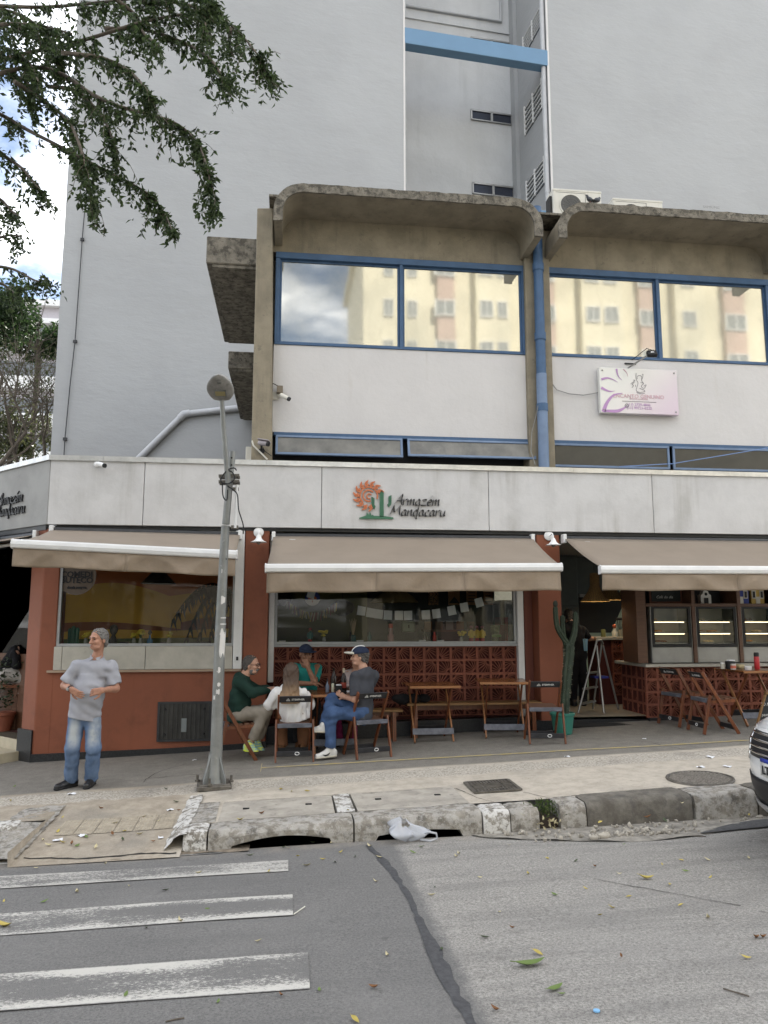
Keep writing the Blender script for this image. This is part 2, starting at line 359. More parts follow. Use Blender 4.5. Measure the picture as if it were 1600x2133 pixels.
M['black'] = mat('matt_black', (0.012, 0.012, 0.013), 0.6, 0.2)
M['void'] = mat('drain_darkness', (0.006, 0.006, 0.006), 1.0, 0.0, bump=0)
M['rubber'] = mat('black_rubber', (0.02, 0.02, 0.021), 0.7, 0.2)
M['galv'] = mat('galvanised_pole', (0.21, 0.215, 0.205), 0.5, 0.16, 5, 0.2, 40, metal=0.45, streak=0.45, scol=(0.13, 0.125, 0.11), sscale=9, spots=0.35, pscale=18, pcol=(0.55, 0.55, 0.53))
M['cast'] = mat('cast_iron', (0.13, 0.118, 0.10), 0.6, 0.3, 14, 0.4, 60, metal=0.3, spots=0.4, pscale=20, pcol=(0.2, 0.18, 0.15))
M['cream_plastic'] = mat('aged_cream_plastic', (0.62, 0.60, 0.53), 0.5, 0.06, 4, 0.05, streak=0.3)
M['white'] = mat('white_paint', (0.78, 0.78, 0.77), 0.5, 0.03, 5, 0.05)
M['paper'] = mat('white_paper', (0.74, 0.745, 0.76), 0.85, 0.03, 9, 0.1, coord='obj')
def glass_mat(name, refl=1.0, tint=(0.90, 0.93, 0.92)):
    t = NT(name); fr = t.n('Fresnel'); fr.inputs[0].default_value = 1.5
    tr = t.n('BsdfTransparent'); tr.inputs[0].default_value = (*tint, 1)
    gl = t.n('BsdfGlossy'); gl.inputs['Roughness'].default_value = 0.01; gl.inputs[0].default_value = (refl, refl, refl, 1)
    mx = t.n('MixShader'); t.l(fr.outputs[0], mx.inputs[0]); t.l(tr.outputs[0], mx.inputs[1]); t.l(gl.outputs[0], mx.inputs[2]); t.l(mx.outputs[0], t.out.inputs[0]); return t.m
M['glass'] = glass_mat('clear_glass', 0.45); 
def mirror_mat():
    t = NT('mirrored_window_film'); c = t.coord('pos', (0.5, 1, 0.9)); n = t.noise(c, 1.3, 2)
    b = t.n('BsdfPrincipled'); b.inputs['Base Color'].default_value = (0.60, 0.595, 0.56, 1); b.inputs['Metallic'].default_value = 1.0; b.inputs['Roughness'].default_value = 0.035
    bp = t.n('Bump'); bp.inputs['Strength'].default_value = 0.018; bp.inputs['Distance'].default_value = 0.05; t.l(n, bp.inputs['Height']); t.l(bp.outputs[0], b.inputs['Normal'])
    d = t.n('BsdfDiffuse'); d.inputs[0].default_value = (0.46, 0.45, 0.38, 1)
    mx = t.n('MixShader'); hz = t.rng(t.noise(t.coord('pos', (1, 1, 0.7)), 1.1, 5), 0.3, 0.75, 0.35, 0.6); t.l(hz, mx.inputs[0]); t.l(b.outputs[0], mx.inputs[1]); t.l(d.outputs[0], mx.inputs[2]); t.l(mx.outputs[0], t.out.inputs[0]); return t.m
M['mirror'] = mirror_mat()
M['frost'] = mat('dusty_frosted_glass', (0.17, 0.165, 0.145), 0.28, 0.25, 3, 0.1, 20, spec=0.6, spots=0.5, pscale=2.0, prange=(0.5, 0.65), pcol=(0.075, 0.075, 0.07))
def emit(name, col, s):
    t = NT(name); e = t.n('Emission'); e.inputs[0].default_value = (*col, 1); e.inputs[1].default_value = s; t.l(e.outputs[0], t.out.inputs[0]); return t.m
def flat(name, col, rough=0.6, **k):
    if name not in M: M[name] = mat(name, col, rough, 0.08, 6, 0.05, **k)
    return M[name]

# ------------------------------------------------------------------ ground, road, pavement
def structure(o): o['kind'] = 'structure'; return o
KY = 7.10                                                   # face of the kerb line
xs_ = sorted([-60, -30, -15] + [i * 0.5 for i in range(-20, 41)] + [30, 60, -.64, 1.73, -2.3])
ys_ = [-60, -40, -20, -8] + [-4 + 0.5 * i for i in range(22)] + [7.0, 7.35, 7.8]
mb = MB()
def road_z(x, y):
    return zr(x, max(-6, y)) + 0.006 * math.sin(x * 2.1 + y) * math.cos(y * 1.7)
nx, ny = len(xs_), len(ys_)
mb.add([(x, y, road_z(x, y)) for x in xs_ for y in ys_], [(i * ny + j, (i + 1) * ny + j, (i + 1) * ny + j + 1, i * ny + j + 1) for i in range(nx - 1) for j in range(ny - 1) if not (ys_[j] >= 7.0 and -0.7 < xs_[i] < 1.7) and not (ys_[j] >= 7.3 and xs_[i] >= -2.3)])
road = structure(mb.build('road', M['asphalt'], smooth=True))
structure(MB().box(-400, 400, -400, 600, -2.6, -2.2).build('ground', mat('far_ground', (0.12, 0.115, 0.10), 0.95)))
# crosswalk stripes (children of the road), a thin sheet 4 mm above it
def stripe(x0, x1, ya0, ya1, yb0, yb1, m, name='crosswalk_stripe'):
    mb = MB()
    def fn(u, v):
        x = x0 + (x1 - x0) * u; y = (ya0 + (yb0 - ya0) * u) * (1 - v) + (ya1 + (yb1 - ya1) * u) * v
        return (x, y, road_z(x, y) + 0.006)
    mb.grid(fn, 24, 6); o = mb.build(name, m, road, smooth=True); at = o.data.attributes.new('across', 'FLOAT', 'POINT'); at.data.foreach_set('value', [j / 6 for i in range(25) for j in range(7)]); return o
stripe(-6, 0.14, 4.36, 4.84, 4.25, 4.71, M['stripe'])
stripe(-6, 0.06, 5.44, 5.86, 5.30, 5.72, M['stripe'])
stripe(-6, 0.03, 6.38, 6.72, 6.27, 6.57, M['stripe_far'])
stripe(-6, -0.52, 7.06, 7.20, 6.90, 6.94, M['stripe_far'])
rs = random.Random(3)
mb = MB(); pts = []
for i in range(60):
    u = i / 59; y = 6.86 - u * 5.2; x = 0.80 + 0.16 * u + 0.03 * math.sin(u * 9) - 0.10 * (1 - u) ** 6
    w = 0.020 + 0.018 * u + 0.008 * math.sin(u * 17) + rs.uniform(-.008, .008); pts.append((x - w, y, road_z(x, y) + 0.004)); pts.append((x + w + rs.uniform(-.01, .012), y, road_z(x, y) + 0.004))
mb.add(pts, [(2 * i, 2 * i + 1, 2 * i + 3, 2 * i + 2) for i in range(59)]); mb.build('tar_seam', M['tar'], road)

# pavement with the dropped-kerb ramp
RX0, RX1 = -2.22, -0.862
def ramp_f(x, y):
    if y > 8.35: return 0.0
    a = 1.0 if x > RX0 else 0.0; b = 1.0 if x < RX1 else 0.0
    k = min(1, max(0, (8.35 - y) / 1.45)); return a * b * k
def pave_z(x, y):
    base = zs(max(-14, min(18, x)), y); f = ramp_f(x, y)
    lo = zr(x, y) + 0.006 + 0.03 * min(1, max(0, (y - 6.9) / .25))
    z = base * (1 - f) + lo * f
    return z + 0.004 * math.sin(3.1 * x + 1.7 * y) * math.sin(2.3 * y)
px = [-14, -9, -6, -4.5, -3.6, -3.0] + [-2.7, -2.46, RX0 - .003, RX0 + .003] + [-2.2 + 0.06 * i for i in range(22)] + [RX1 - 0.003, RX1 + 0.003] + [-0.8 + 0.3 * i for i in range(40)] + [12, 18]
py_ = [6.86, 6.95, 7.05, 7.16, 7.2, 7.25, 7.3] + [7.4 + 0.15 * i for i in range(26)] + [11.6, 13, 16]
px = sorted(set(round(a, 3) for a in px))
mb = MB(); idx = {}
for i, x in enumerate(px):
    for j, y in enumerate(py_):
        idx[i, j] = len(mb.v); mb.v.append((x, y, pave_z(x, y)))
for i in range(len(px) - 1):
    for j in range(len(py_) - 1):
        xm = (px[i] + px[i + 1]) / 2; ym = (py_[j] + py_[j + 1]) / 2
        if ym < 7.28 and not (RX0 < xm < RX1): continue
        if ym < 7.86 and xm < RX0: continue
        if ym < 7.98 and 7.28 < ym and -0.60 < xm < 1.70: continue        # the drain covers lie here
        mb.f.append((idx[i, j], idx[i + 1, j], idx[i + 1, j + 1], idx[i, j + 1])); mb.mi.append(0)
pave = structure(mb.build('pavement', M['pave'], smooth=True, recalc=True))
# tactile strip of the ramp: six ribbed plates with studs
tact = mat('tactile_tile', (0.34, 0.295, 0.225), 0.85, 0.15, 12, 0.4, 60)
x0t, x1t = -2.06, -1.02; n_t = 6
for k in range(n_t):
    a = x0t + (x1t - x0t) * k / n_t + 0.004; b = x0t + (x1t - x0t) * (k + 1) / n_t - 0.004; mb = MB()
    q = [(x, y, pave_z(x, y) + 0.006) for x, y in ((a, 7.50), (b, 7.50), (b, 7.90), (a, 7.90))]
    mb.add(q, [(0, 1, 2, 3)])
    for i in range(4):
        for j in range(8):
            x = a + (b - a) * (i + .5) / 4; y = 7.50 + 0.40 * (j + .5) / 8; z = pave_z(x, y) + 0.006
            mb.lathe([(0.011, 0), (0.006, 0.006)], (x, y, z), 6)
    mb.build('tactile_tile', tact, pave, recalc=True)
# yellow line on the pavement
def strip_on(zf, pts, w, m, name, parent, off=0.005):
    mb = MB(); n = len(pts); vs_ = []
    for (x, y) in pts: vs_ += [(x, y - w / 2, zf(x, y - w / 2) + off), (x, y + w / 2, zf(x, y + w / 2) + off)]
    mb.add(vs_, [(2 * i, 2 * i + 2, 2 * i + 3, 2 * i + 1) for i in range(n - 1)]); return mb.build(name, m, parent)
strip_on(pave_z, [(-0.3 + 0.25 * i, 9.62 - 0.012 * i) for i in range(34)], 0.06, M['yellow'], 'yellow_line', pave)
strip_on(pave_z, [(-0.30 + 0.01 * i, 9.64 + 0.0 * i) for i in range(2)], 0.5, M['yellow'], 'yellow_line', pave, 0.004)
# cracks and joints: narrow dark slots
crk = mat('crack', (0.03, 0.028, 0.025), 0.95)
def crack(pts, w=0.012, zf=pave_z, parent=pave):
    rc = random.Random(int(abs(pts[0][0]) * 977)); out = []
    for (a, b) in zip(pts[:-1], pts[1:]):
        for i in range(6): t = i / 6; out.append(V((a[0] + (b[0] - a[0]) * t + rc.uniform(-.012, .012), a[1] + (b[1] - a[1]) * t + rc.uniform(-.012, .012))))
    out.append(V(pts[-1])); vs_ = []
    for i, p in enumerate(out):
        d = (out[min(i + 1, len(out) - 1)] - out[max(i - 1, 0)]).normalized(); nrm = V((-d.y, d.x)); ww = w * rc.uniform(0.3, 1.0) / 2
        for s in (-1, 1): q = p + nrm * ww * s; vs_.append((q.x, q.y, zf(q.x, q.y) + 0.004))
    mb = MB(); mb.add(vs_, [(2 * i, 2 * i + 1, 2 * i + 3, 2 * i + 2) for i in range(len(out) - 1)]); mb.build('crack', crk, parent)
for c_ in ([(4.6, 9.55), (4.75, 9.1), (5.2, 8.75)], [(-1.6, 9.25), (-1.55, 9.7), (-1.25, 10.2)], [(-1.55, 9.45), (-1.0, 9.5), (-0.75, 9.45)], [(-0.95, 9.0), (-0.8, 10.2)],
           [(-0.6, 8.04), (0.5, 8.02), (1.7, 7.93)], [(1.7, 7.93), (1.82, 7.5), (1.95, 7.25)], [(2.3, 7.6), (2.5, 7.28)], [(2.7, 7.33), (3.2, 7.36), (3.75, 7.34)], [(4.2, 7.32), (4.45, 7.1)]):
    crack(c_)
crack([(2.2, 5.6), (2.6, 5.2), (2.9, 4.9)], 0.01, road_z, road)
# broken ramp lip
crack([(-2.15, 7.02), (-1.7, 6.94), (-1.2, 6.97), (-0.9, 6.94)], 0.03)

# kerb stones: one object each
kerb = structure(thing('kerb', None, None))
def kerb_stone(x0, x1, m, y0=KY - 0.09, y1=KY + 0.2, hole=None, top=0.0, seed=0, name='kerb_stone', skew=0.0):
    rk = random.Random(seed); n = max(6, int((x1 - x0) / 0.05)); mb = MB(); rows = []
    for i in range(n + 1):
        u = i / n; x = x0 + (x1 - x0) * u; e = 0.012 if i in (0, n) else 0
        zt = zs(x, y0) + 0.012 + top; zb = zr(x, y0) - 0.04
        if hole and hole[0] <= x <= hole[1]:
            w = (x - hole[0]) / (hole[1] - hole[0]); zb = zt - hole[2] + (hole[3]) * math.sin(math.pi * min(1, max(0, w)))
        jt = lambda a: rk.uniform(-a, a); yo = skew * u
        rows.append([(x, y1 + yo, zt - e), (x, y0 + yo + 0.055, zt - e + jt(.004)), (x, y0 + yo + 0.018 + e, zt - 0.016 - e + jt(.005)), (x, y0 + yo + e + jt(.006), zt - 0.05 + jt(.004)), (x, y0 + yo - 0.012 + e + jt(.005), (zt + zb) / 2), (x, y0 + yo - 0.016 + e, zb), (x, y1 + yo, zb)])
    k = 7
    mb.add([p for r_ in rows for p in r_], [(i * k + j, i * k + (j + 1) % k, (i + 1) * k + (j + 1) % k, (i + 1) * k + j) for i in range(n) for j in range(k)] + [tuple(range(k)), tuple(n * k + j for j in range(k - 1, -1, -1))])
    mb.build(name, m, kerb, auto=50)
kerb_stone(-0.86, -0.665, M['kerb_w'], seed=1)
kerb_stone(-0.65, 0.59, M['kerb'], hole=(-0.46, 0.41, 0.135, 0.055), seed=2)
kerb_stone(0.605, 1.74, M['kerb'], hole=(0.76, 1.58, 0.150, 0.03), seed=3)
kerb_stone(1.755, 2.0, M['kerb_w'], seed=4, top=-0.015)
kerb_stone(2.01, 2.27, M['kerb'], seed=5, top=-0.02)
kerb_stone(2.47, 2.71, M['kerb'], seed=6)
kerb_stone(2.72, 3.73, M['kerb_d'], seed=7, top=0.008)
kerb_stone(3.76, 4.37, M['kerb'], seed=8)
kerb_stone(4.39, 5.4, M['kerb_d'], seed=9); kerb_stone(5.42, 6.6, M['kerb'], seed=10); kerb_stone(6.62, 8, M['kerb'], seed=11); kerb_stone(8.02, 12, M['kerb_d'], seed=12)
kerb_stone(-3.4, -2.44, M['kerb_w'], y0=7.68, y1=7.9, seed=13); kerb_stone(-4.8, -3.42, M['kerb'], y0=7.68, y1=7.9, seed=14); kerb_stone(-7, -4.82, M['kerb'], y0=7.68, y1=7.9, seed=15)
# whitewashed return at the ramp's right side
mb = MB(); rk = random.Random(5)
def fnr(u, v):
    y = 6.99 + 1.4 * u; x = -0.865 + (-0.15 * (1 - v)) * (1 - 0.3 * u) + rk.uniform(-.012, .012)
    zt = zs(x, y) + 0.014; zl = pave_z(-0.98, y) + 0.008
    return (x + (0.03 if v == 1 else 0), y, zl + (zt - zl) * min(1, v * 1.15) + rk.uniform(-.004, .004))
mb.grid(fnr, 26, 5); mb.build('kerb_return', M['kerb_w'], kerb, smooth=True)
mb = MB()
def fnl(u, v):
    y = 7.0 + 1.35 * u; x = -2.58 + 0.40 * v + rk.uniform(-.015, .015)
    k = min(1, max(0, (y - 7.45) / .35)); za = (zs(x, y) + 0.006) * k + (road_z(x, y) + .02) * (1 - k); zb = pave_z(RX0 + .02, y) + 0.012
    return (x, y, za * (1 - v) ** 1.3 + zb * (1 - (1 - v) ** 1.3) + rk.uniform(-.008, .008))
mb.grid(fnl, 24, 7); mb.build('kerb_return', M['kerb'], kerb, smooth=True)
# drain chamber, covers and dividers
drain = tag(thing('storm_drain', 'storm drain under two cracked concrete slabs with dark openings in the kerb', 'drain', (0.5, 7.6, -0.3)))
mb = MB(); z0 = -0.75
mb.add([(-0.64, 7.03, z0), (1.73, 7.03, z0), (1.73, 8.05, z0), (-0.64, 8.05, z0), (-0.64, 7.03, -0.22), (1.73, 7.03, -0.2), (1.73, 8.05, -0.06), (-0.64, 8.05, -0.10)],
       [(0, 1, 2, 3), (1, 2, 6, 5), (2, 3, 7, 6), (3, 0, 4, 7)]); mb.build('chamber', M['void'], drain)
def slab(x0, x1, y0, y1, sk, name='cover_slab', m=None, th=0.06, seed=0, lift=0.0):
    rr = random.Random(seed); mb = MB(); n = 8
    def top(x, y): return zs(x, y) + 0.006 + lift + rr.uniform(-.003, .003)
    def fn(u, v):
        y = y0 + (y1 - y0) * v; x = x0 + (x1 - x0) * u + sk * v; return (x, y, top(x, y))
    mb.grid(fn, n, n)
    c = [fn(0, 0), fn(1, 0), fn(1, 1), fn(0, 1)]
    for a, b in ((0, 1), (1, 2), (2, 3), (3, 0)): mb.add([c[a], c[b], (c[b][0], c[b][1], c[b][2] - th), (c[a][0], c[a][1], c[a][2] - th)], [(0, 1, 2, 3)])
    return mb.build(name, m or M['slab'], drain)
slab(-0.86, -0.62, 7.315, 8.06, -0.02, 'edge_slab', M['kerb'], seed=1)
for k, (a, b) in enumerate(((-0.60, 0.45), (0.66, 1.70))):
    s_ = slab(a, b, 7.315, 8.01, 0.0 if k == 0 else -0.02, seed=4 + k)
    for hx in (0.22, 0.78):
        x = a + (b - a) * hx; y = 7.70
        MB().box(x - .03, x + .03, y - .02, y + .02, zs(x, y) + 0.006, zs(x, y) + 0.0125).build('lifting_hole', M['void'], s_)
slab(0.475, 0.635, 7.315, 8.02, -0.01, 'divider', M['kerb_w'], seed=9)
# square and round iron covers
def iron_cover_square():
    c = G(1024, 1640); o = thing('access_cover', 'square ribbed iron cover set in the pavement', 'cover', c); x0, x1, y0, y1 = 1.84, 2.30, 7.66, 8.12
    z = lambda x, y: zs(x, y) + 0.004
    mb = MB(); q = [(x, y, z(x, y) + 0.004) for x, y in ((x0, y0), (x1, y0), (x1, y1), (x0, y1))]; mb.add(q, [(0, 1, 2, 3)]); mb.build('plate', M['cast'], o)
    mb = MB()
    for i in range(14):
        t = (i + .5) / 14
        for (ax, ay, bx, by) in ((x0 + .46 * t, y0 + .03, x0 + .46 * t, y0 + .12), (x0 + .46 * t, y1 - .12, x0 + .46 * t, y1 - .03), (x0 + .03, y0 + .46 * t, x0 + .12, y0 + .46 * t), (x1 - .12, y0 + .46 * t, x1 - .03, y0 + .46 * t)):
            mb.bar((ax, ay, z(ax, ay) + .008), (bx, by, z(bx, by) + .008), 0.014, 0.012)
    for i in range(7):
        y = y0 + .15 + .16 * i / 6; mb.bar((x0 + .15, y, z(x0, y) + .01), (x1 - .15, y, z(x1, y) + .01), 0.012, 0.012)
    mb.build('ribs', M['cast'], o); mb = MB()
    for a, b in (((x0, y0), (x1, y0)), ((x1, y0), (x1, y1)), ((x1, y1), (x0, y1)), ((x0, y1), (x0, y0))): mb.bar((*a, z(*a) + .006), (*b, z(*b) + .006), 0.03, 0.016)
    mb.build('rim', M['cast'], o)
iron_cover_square()
def manhole():
    cx_, cy_ = 4.14, 7.60; r = 0.315; o = thing('manhole_cover', 'round iron manhole cover with raised tread beside the kerb', 'manhole cover', (cx_, cy_, zs(cx_, cy_)))
    z = lambda x, y: zs(x, y) + 0.008
    mb = MB(); n = 40; mb.add([(cx_, cy_, z(cx_, cy_))] + [(cx_ + r * math.cos(2 * math.pi * i / n), cy_ + r * math.sin(2 * math.pi * i / n), z(cx_ + r * math.cos(2 * math.pi * i / n), cy_ + r * math.sin(2 * math.pi * i / n))) for i in range(n)], [(0, i + 1, (i + 1) % n + 1) for i in range(n)]); mb.build('plate', M['cast'], o)
    mb = MB(); mb.tube([(cx_ + r * math.cos(2 * math.pi * i / n), cy_ + r * math.sin(2 * math.pi * i / n), z(cx_ + r * math.cos(2 * math.pi * i / n), cy_ + r * math.sin(2 * math.pi * i / n))) for i in range(n + 1)], 0.013, 6); mb.build('rim', M['cast'], o)
    mb = MB()
    for i in range(-9, 10):
        for j in range(-9, 10):
            x = cx_ + i * 0.033; y = cy_ + j * 0.033 + (0.016 if i % 2 else 0)
            if math.hypot(x - cx_, y - cy_) < r - 0.03: mb.obox((x, y, z(x, y) + 0.003), (0.021, 0.016, 0.009))
    so = mb.build('tread', mat('worn_iron_studs', (.34, .31, .27), .55, .3, 30, metal=.3), o); so['kind'] = 'stuff'
manhole()
# ------------------------------------------------------------------ the corner building
FY, FA = 11.0, 10.94
bld = thing('corner_building', 'two-storey concrete corner building with a rust red restaurant under taupe awnings', 'building', (1.8, 13, 0))
def bx(name, m, x0, x1, y0, y1, z0, z1, parent=bld, bevel=0.0, **k): return MB().box(x0, x1, y0, y1, z0, z1).build(name, m, parent, bevel=bevel, **k)
def frame(x0, x1, z0, z1, y, w, d, mb=None):
    mb = mb or MB()
    mb.box(x0, x1, y - d / 2, y + d / 2, z1 - w, z1); mb.box(x0, x1, y - d / 2, y + d / 2, z0, z0 + w)
    mb.box(x0, x0 + w, y - d / 2, y + d / 2, z0 + w, z1 - w); mb.box(x1 - w, x1, y - d / 2, y + d / 2, z0 + w, z1 - w); return mb
# fascia: cement panels with open joints
jx = [-3.31, -2.04, 0.44, 2.90, 5.45, 8.2, 11]
for a, b in zip(jx[:-1], jx[1:]): bx('fascia_panel', M['fascia'], a + .004, b - .004, FA, FA + .10, 3.0, 3.93, bevel=.006)
bx('fascia_backing', M['black'], -3.25, 11, FA + .06, FA + .14, 3.02, 3.92)
capx = [-3.33, -2.6, -0.35, 1.15, 4.2, 7.5, 11]
for i, (a, b) in enumerate(zip(capx[:-1], capx[1:])):
    mb = MB(); mb.prism([(-.025, 3.895), (-.03, 3.965), (.20, 3.985), (.20, 3.905)], (a + .002, FA, 0), (0, 1, 0), (0, 0, 1), (b - a - .004, 0, 0)); mb.build('parapet_cap', M['zinc'], bld)
# left facet (45 degrees)
e45 = V((-.7071, .7071, 0)); n45 = V((-.7071, -.7071, 0)); c0 = V((-3.315, FA, 0))
def facet(name, m, s0, s1, z0, z1, d0, d1, bevel=0):
    "box along the facet: s along, d outward"
    a = c0 + e45 * s0; M3 = Matrix((e45, n45, V((0, 0, 1)))).transposed()
    ctr = c0 + e45 * (s0 + s1) / 2 + n45 * (d0 + d1) / 2 + V((0, 0, (z0 + z1) / 2))
    return MB().obox(ctr, (s1 - s0, abs(d1 - d0), z1 - z0), M3).build(name, m, bld, bevel=bevel)
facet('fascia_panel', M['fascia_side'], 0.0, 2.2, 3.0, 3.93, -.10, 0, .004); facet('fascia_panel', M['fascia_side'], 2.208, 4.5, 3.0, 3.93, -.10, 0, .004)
facet('parapet_cap', M['zinc'], -.01, 4.5, 3.90, 3.97, -.2, .028)
# soffit behind the awnings, roof slab of the ground floor
bx('soffit', M['dark_metal'], -3.2, 11, 11.0, 11.5, 2.955, 3.0)
facet('soffit', M['dark_metal'], 0.05, 4.5, 2.93, 3.0, -.5, -.02)
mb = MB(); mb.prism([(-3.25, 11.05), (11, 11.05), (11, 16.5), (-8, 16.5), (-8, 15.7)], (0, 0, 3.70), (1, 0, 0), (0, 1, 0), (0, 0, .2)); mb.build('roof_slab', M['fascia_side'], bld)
# terracotta walls of bay 1
mb = MB(); mb.prism([(-3.2, -.45), (-.6, -.35), (-.6, 1.0), (-3.2, 1.0)], (0, FY + .003, 0), (1, 0, 0), (0, 0, 1), (0, .22, 0)); mb.build('wall', M['terra'], bld)
mb = MB(); mb.prism([(-3.36, zs(-3.36, 11) - .2), (-.62, zs(-.62, 11) - .2), (-.62, zs(-.62, 11) + .075), (-1.6, zs(-1.6, 11) + .075), (-3.36, zs(-3.36, 11) + .105)], (0, FY - .012, 0), (1, 0, 0), (0, 0, 1), (0, .05, 0)); mb.build('plinth', M['plinth'], bld)
# corner pillar: front face and facet face
mb = MB(); mb.prism([(-3.33, 11.0), (-3.12, 11.0), (-3.12, 11.3), (-3.3, 11.45), (-3.57, 11.24)], (0, 0, -.5), (1, 0, 0), (0, 1, 0), (0, 0, 3.45)); mb.build('pillar', M['terra'], bld, bevel=.012)
mb = MB(); mb.prism([(-3.355, 10.985), (-3.62, 11.25), (-3.50, 11.37), (-3.30, 11.17)], (0, 0, -.5), (1, 0, 0), (0, 1, 0), (0, 0, .75)); mb.build('plinth', M['plinth'], bld)
# marble sill band
sx_ = [-3.13, -3.02, -1.93, -.76]
for a, b in zip(sx_[:-1], sx_[1:]): bx('sill_slab', M['marble'], a + .003, b - .003, FY - .035, FY + .12, 1.035, 1.345, bevel=.004)
bx('ledge', mat('worn_ledge', (0.34, 0.25, 0.18), 0.7, 0.1, spots=0.4, pscale=12), -3.2, -.64, FY - .055, FY + .1, 1.003, 1.032)
# window bay 1
def window(name, x0, x1, z0, z1, y, fw, fd, fm, gm, splits=(), parent=bld):
    w = frame(x0, x1, z0, z1, y, fw, fd).build(name, fm, parent)
    xs = [x0] + list(splits) + [x1]
    for i, (a, b) in enumerate(zip(xs[:-1], xs[1:])):
        MB().add([(a + (fw if i == 0 else .004), y, z0 + fw), (b - (fw if i == len(xs) - 2 else .004), y, z0 + fw), (b - (fw if i == len(xs) - 2 else .004), y, z1 - fw), (a + (fw if i == 0 else .004), y, z1 - fw)], [(0, 1, 2, 3)]).build('pane', gm, w, recalc=False)
    return w
window('window', -3.12, -.75, 1.348, 2.95, FY + .05, .035, .06, M['alu_frame'], M['glass'], (-2.0,))
bx('white_post', M['white_metal'], -.755, -.635, FY - .05, FY + .06, 1.035, 2.95, bevel=.006)
MB().box(-.71, -.68, FY - .06, FY - .052, 1.15, 1.2).build('lock_plate', M['dark_metal'], bld)
bx('pillar', M['terra'], -.63, -.29, FY, FY + .5, -.3, 2.96, bevel=.01)
mb = MB(); mb.prism([(-.62, zs(-.62, 11) - .2), (-.28, zs(-.3, 11) - .2), (-.28, zs(-.3, 11) + .09), (-.62, zs(-.6, 11) + .075)], (0, FY - .012, 0), (1, 0, 0), (0, 0, 1), (0, .05, 0)); mb.build('plinth', M['plinth'], bld)
# bay 2
W2 = 11.40
bx('white_post', M['white_metal'], -.285, -.205, W2 - .10, W2 + .02, .82, 2.95, bevel=.006)
window('window', -.20, 3.40, 1.352, 2.95, W2, .035, .07, M['alu_frame'], M['glass'], (1.0, 2.45))
bx('sill', M['alu_frame'], -.22, 3.42, W2 - .07, W2 + .04, 1.318, 1.35)
bx('white_post', M['white_metal'], 3.405, 3.50, W2 - .10, W2 + .02, .30, 2.95, bevel=.006)
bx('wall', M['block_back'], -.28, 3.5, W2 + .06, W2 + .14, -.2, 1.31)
mb = MB(); mb.prism([(-.28, -.4), (3.64, -.3), (3.64, .30), (-.28, .22)], (0, W2 - .16, 0), (1, 0, 0), (0, 0, 1), (0, .2, 0)); mb.build('plinth', M['plinth'], bld)
bx('pillar', M['terra'], 3.63, 3.985, FY, FY + .5, .26, 2.96, bevel=.01)
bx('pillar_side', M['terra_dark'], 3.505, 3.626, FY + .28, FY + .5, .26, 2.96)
mb = MB(); mb.prism([(3.5, -.1), (4.0, -.1), (4.0, .27), (3.5, .27)], (0, FY - .015, 0), (1, 0, 0), (0, 0, 1), (0, .5, 0)); mb.build('plinth', M['plinth'], bld)
# breeze blocks: one mesh, four rotations
def block_mesh(s, dep=.055, fw=.016):
    mb = MB(); h = s / 2 - .0015
    mb.box(-h, h, 0, dep, h - fw, h); mb.box(-h, h, 0, dep, -h, -h + fw); mb.box(-h, -h + fw, 0, dep, -h + fw, h - fw); mb.box(h - fw, h, 0, dep, -h + fw, h - fw)
    c = (h - fw, -h + fw); ri, ro = s * .24, s * .30; n = 6
    for i in range(n):
        a0 = R(90 + 90 * i / n); a1 = R(90 + 90 * (i + 1) / n); q = []
        for y in (.006, dep - .008):
            for (r_, a) in ((ri, a0), (ro, a0), (ro, a1), (ri, a1)): q.append((c[0] + r_ * math.cos(a), y, c[1] + r_ * math.sin(a)))
        mb.add(q, [(0, 1, 2, 3), (4, 7, 6, 5), (1, 5, 6, 2), (0, 3, 7, 4)])
    for deg in (99, 113, 127, 143, 157, 171):
        a = R(deg); d = V((math.cos(a), 0, math.sin(a))); L = min((h * 2 - fw * 2) / max(abs(d.x), 1e-3), (h * 2 - fw * 2) / max(abs(d.z), 1e-3)) + .004
        p0 = V((c[0], .03, c[1])) + d * (ro - .004); p1 = V((c[0], .03, c[1])) + d * L; mb.bar(p0, p1, .0085, dep - .016, up=(0, 1, 0))
    return mb
def block_wall(x0, z0, y, s, nx_, nz_, parent, me=None, rz=0.0, par=0):
    me = me or block_mesh(s).mesh('breeze_block', M['block'])
    inv = wm(parent).inverted()
    for j in range(nz_):
        for i in range(nx_):
            ii, jj = (i + par) % 2, j % 2
            # quarter sun sits at the corner shared by four neighbours
            rot = {(0, 0): 3, (1, 0): 2, (0, 1): 0, (1, 1): 1}[(ii, jj)]
            c = V((x0, y, z0)) + (V((math.cos(rz), math.sin(rz), 0)) * (s * (i + .5))) + V((0, 0, s * (j + .5)))
            m4 = Matrix.Translation(c) @ Matrix.Rotation(rz, 4, 'Z') @ Matrix.Rotation(-rot * math.pi / 2, 4, 'Y')
            link('breeze_block', me, parent, inv @ m4)
    return me
bw = thing('breeze_block_wall', None, None, (1.6, W2, .3)); bw.parent = bld; bw.matrix_basis = wm(bld).inverted() @ Matrix.Translation((1.6, W2, .3))
for k in ('label', 'category'):
    if k in bw: del bw[k]
BM = block_wall(-.205, .31, W2 - .005, .2005, 18, 5, bw)
# bay 3: threshold, floor (rooms come later)
mb = MB(); mb.prism([(3.99, -.1), (12, -.1), (12, .22), (5.3, .22), (4.9, .235), (3.99, .235)], (0, 11.32, 0), (1, 0, 0), (0, 0, 1), (0, .25, 0)); mb.build('plinth', M['plinth'], bld)
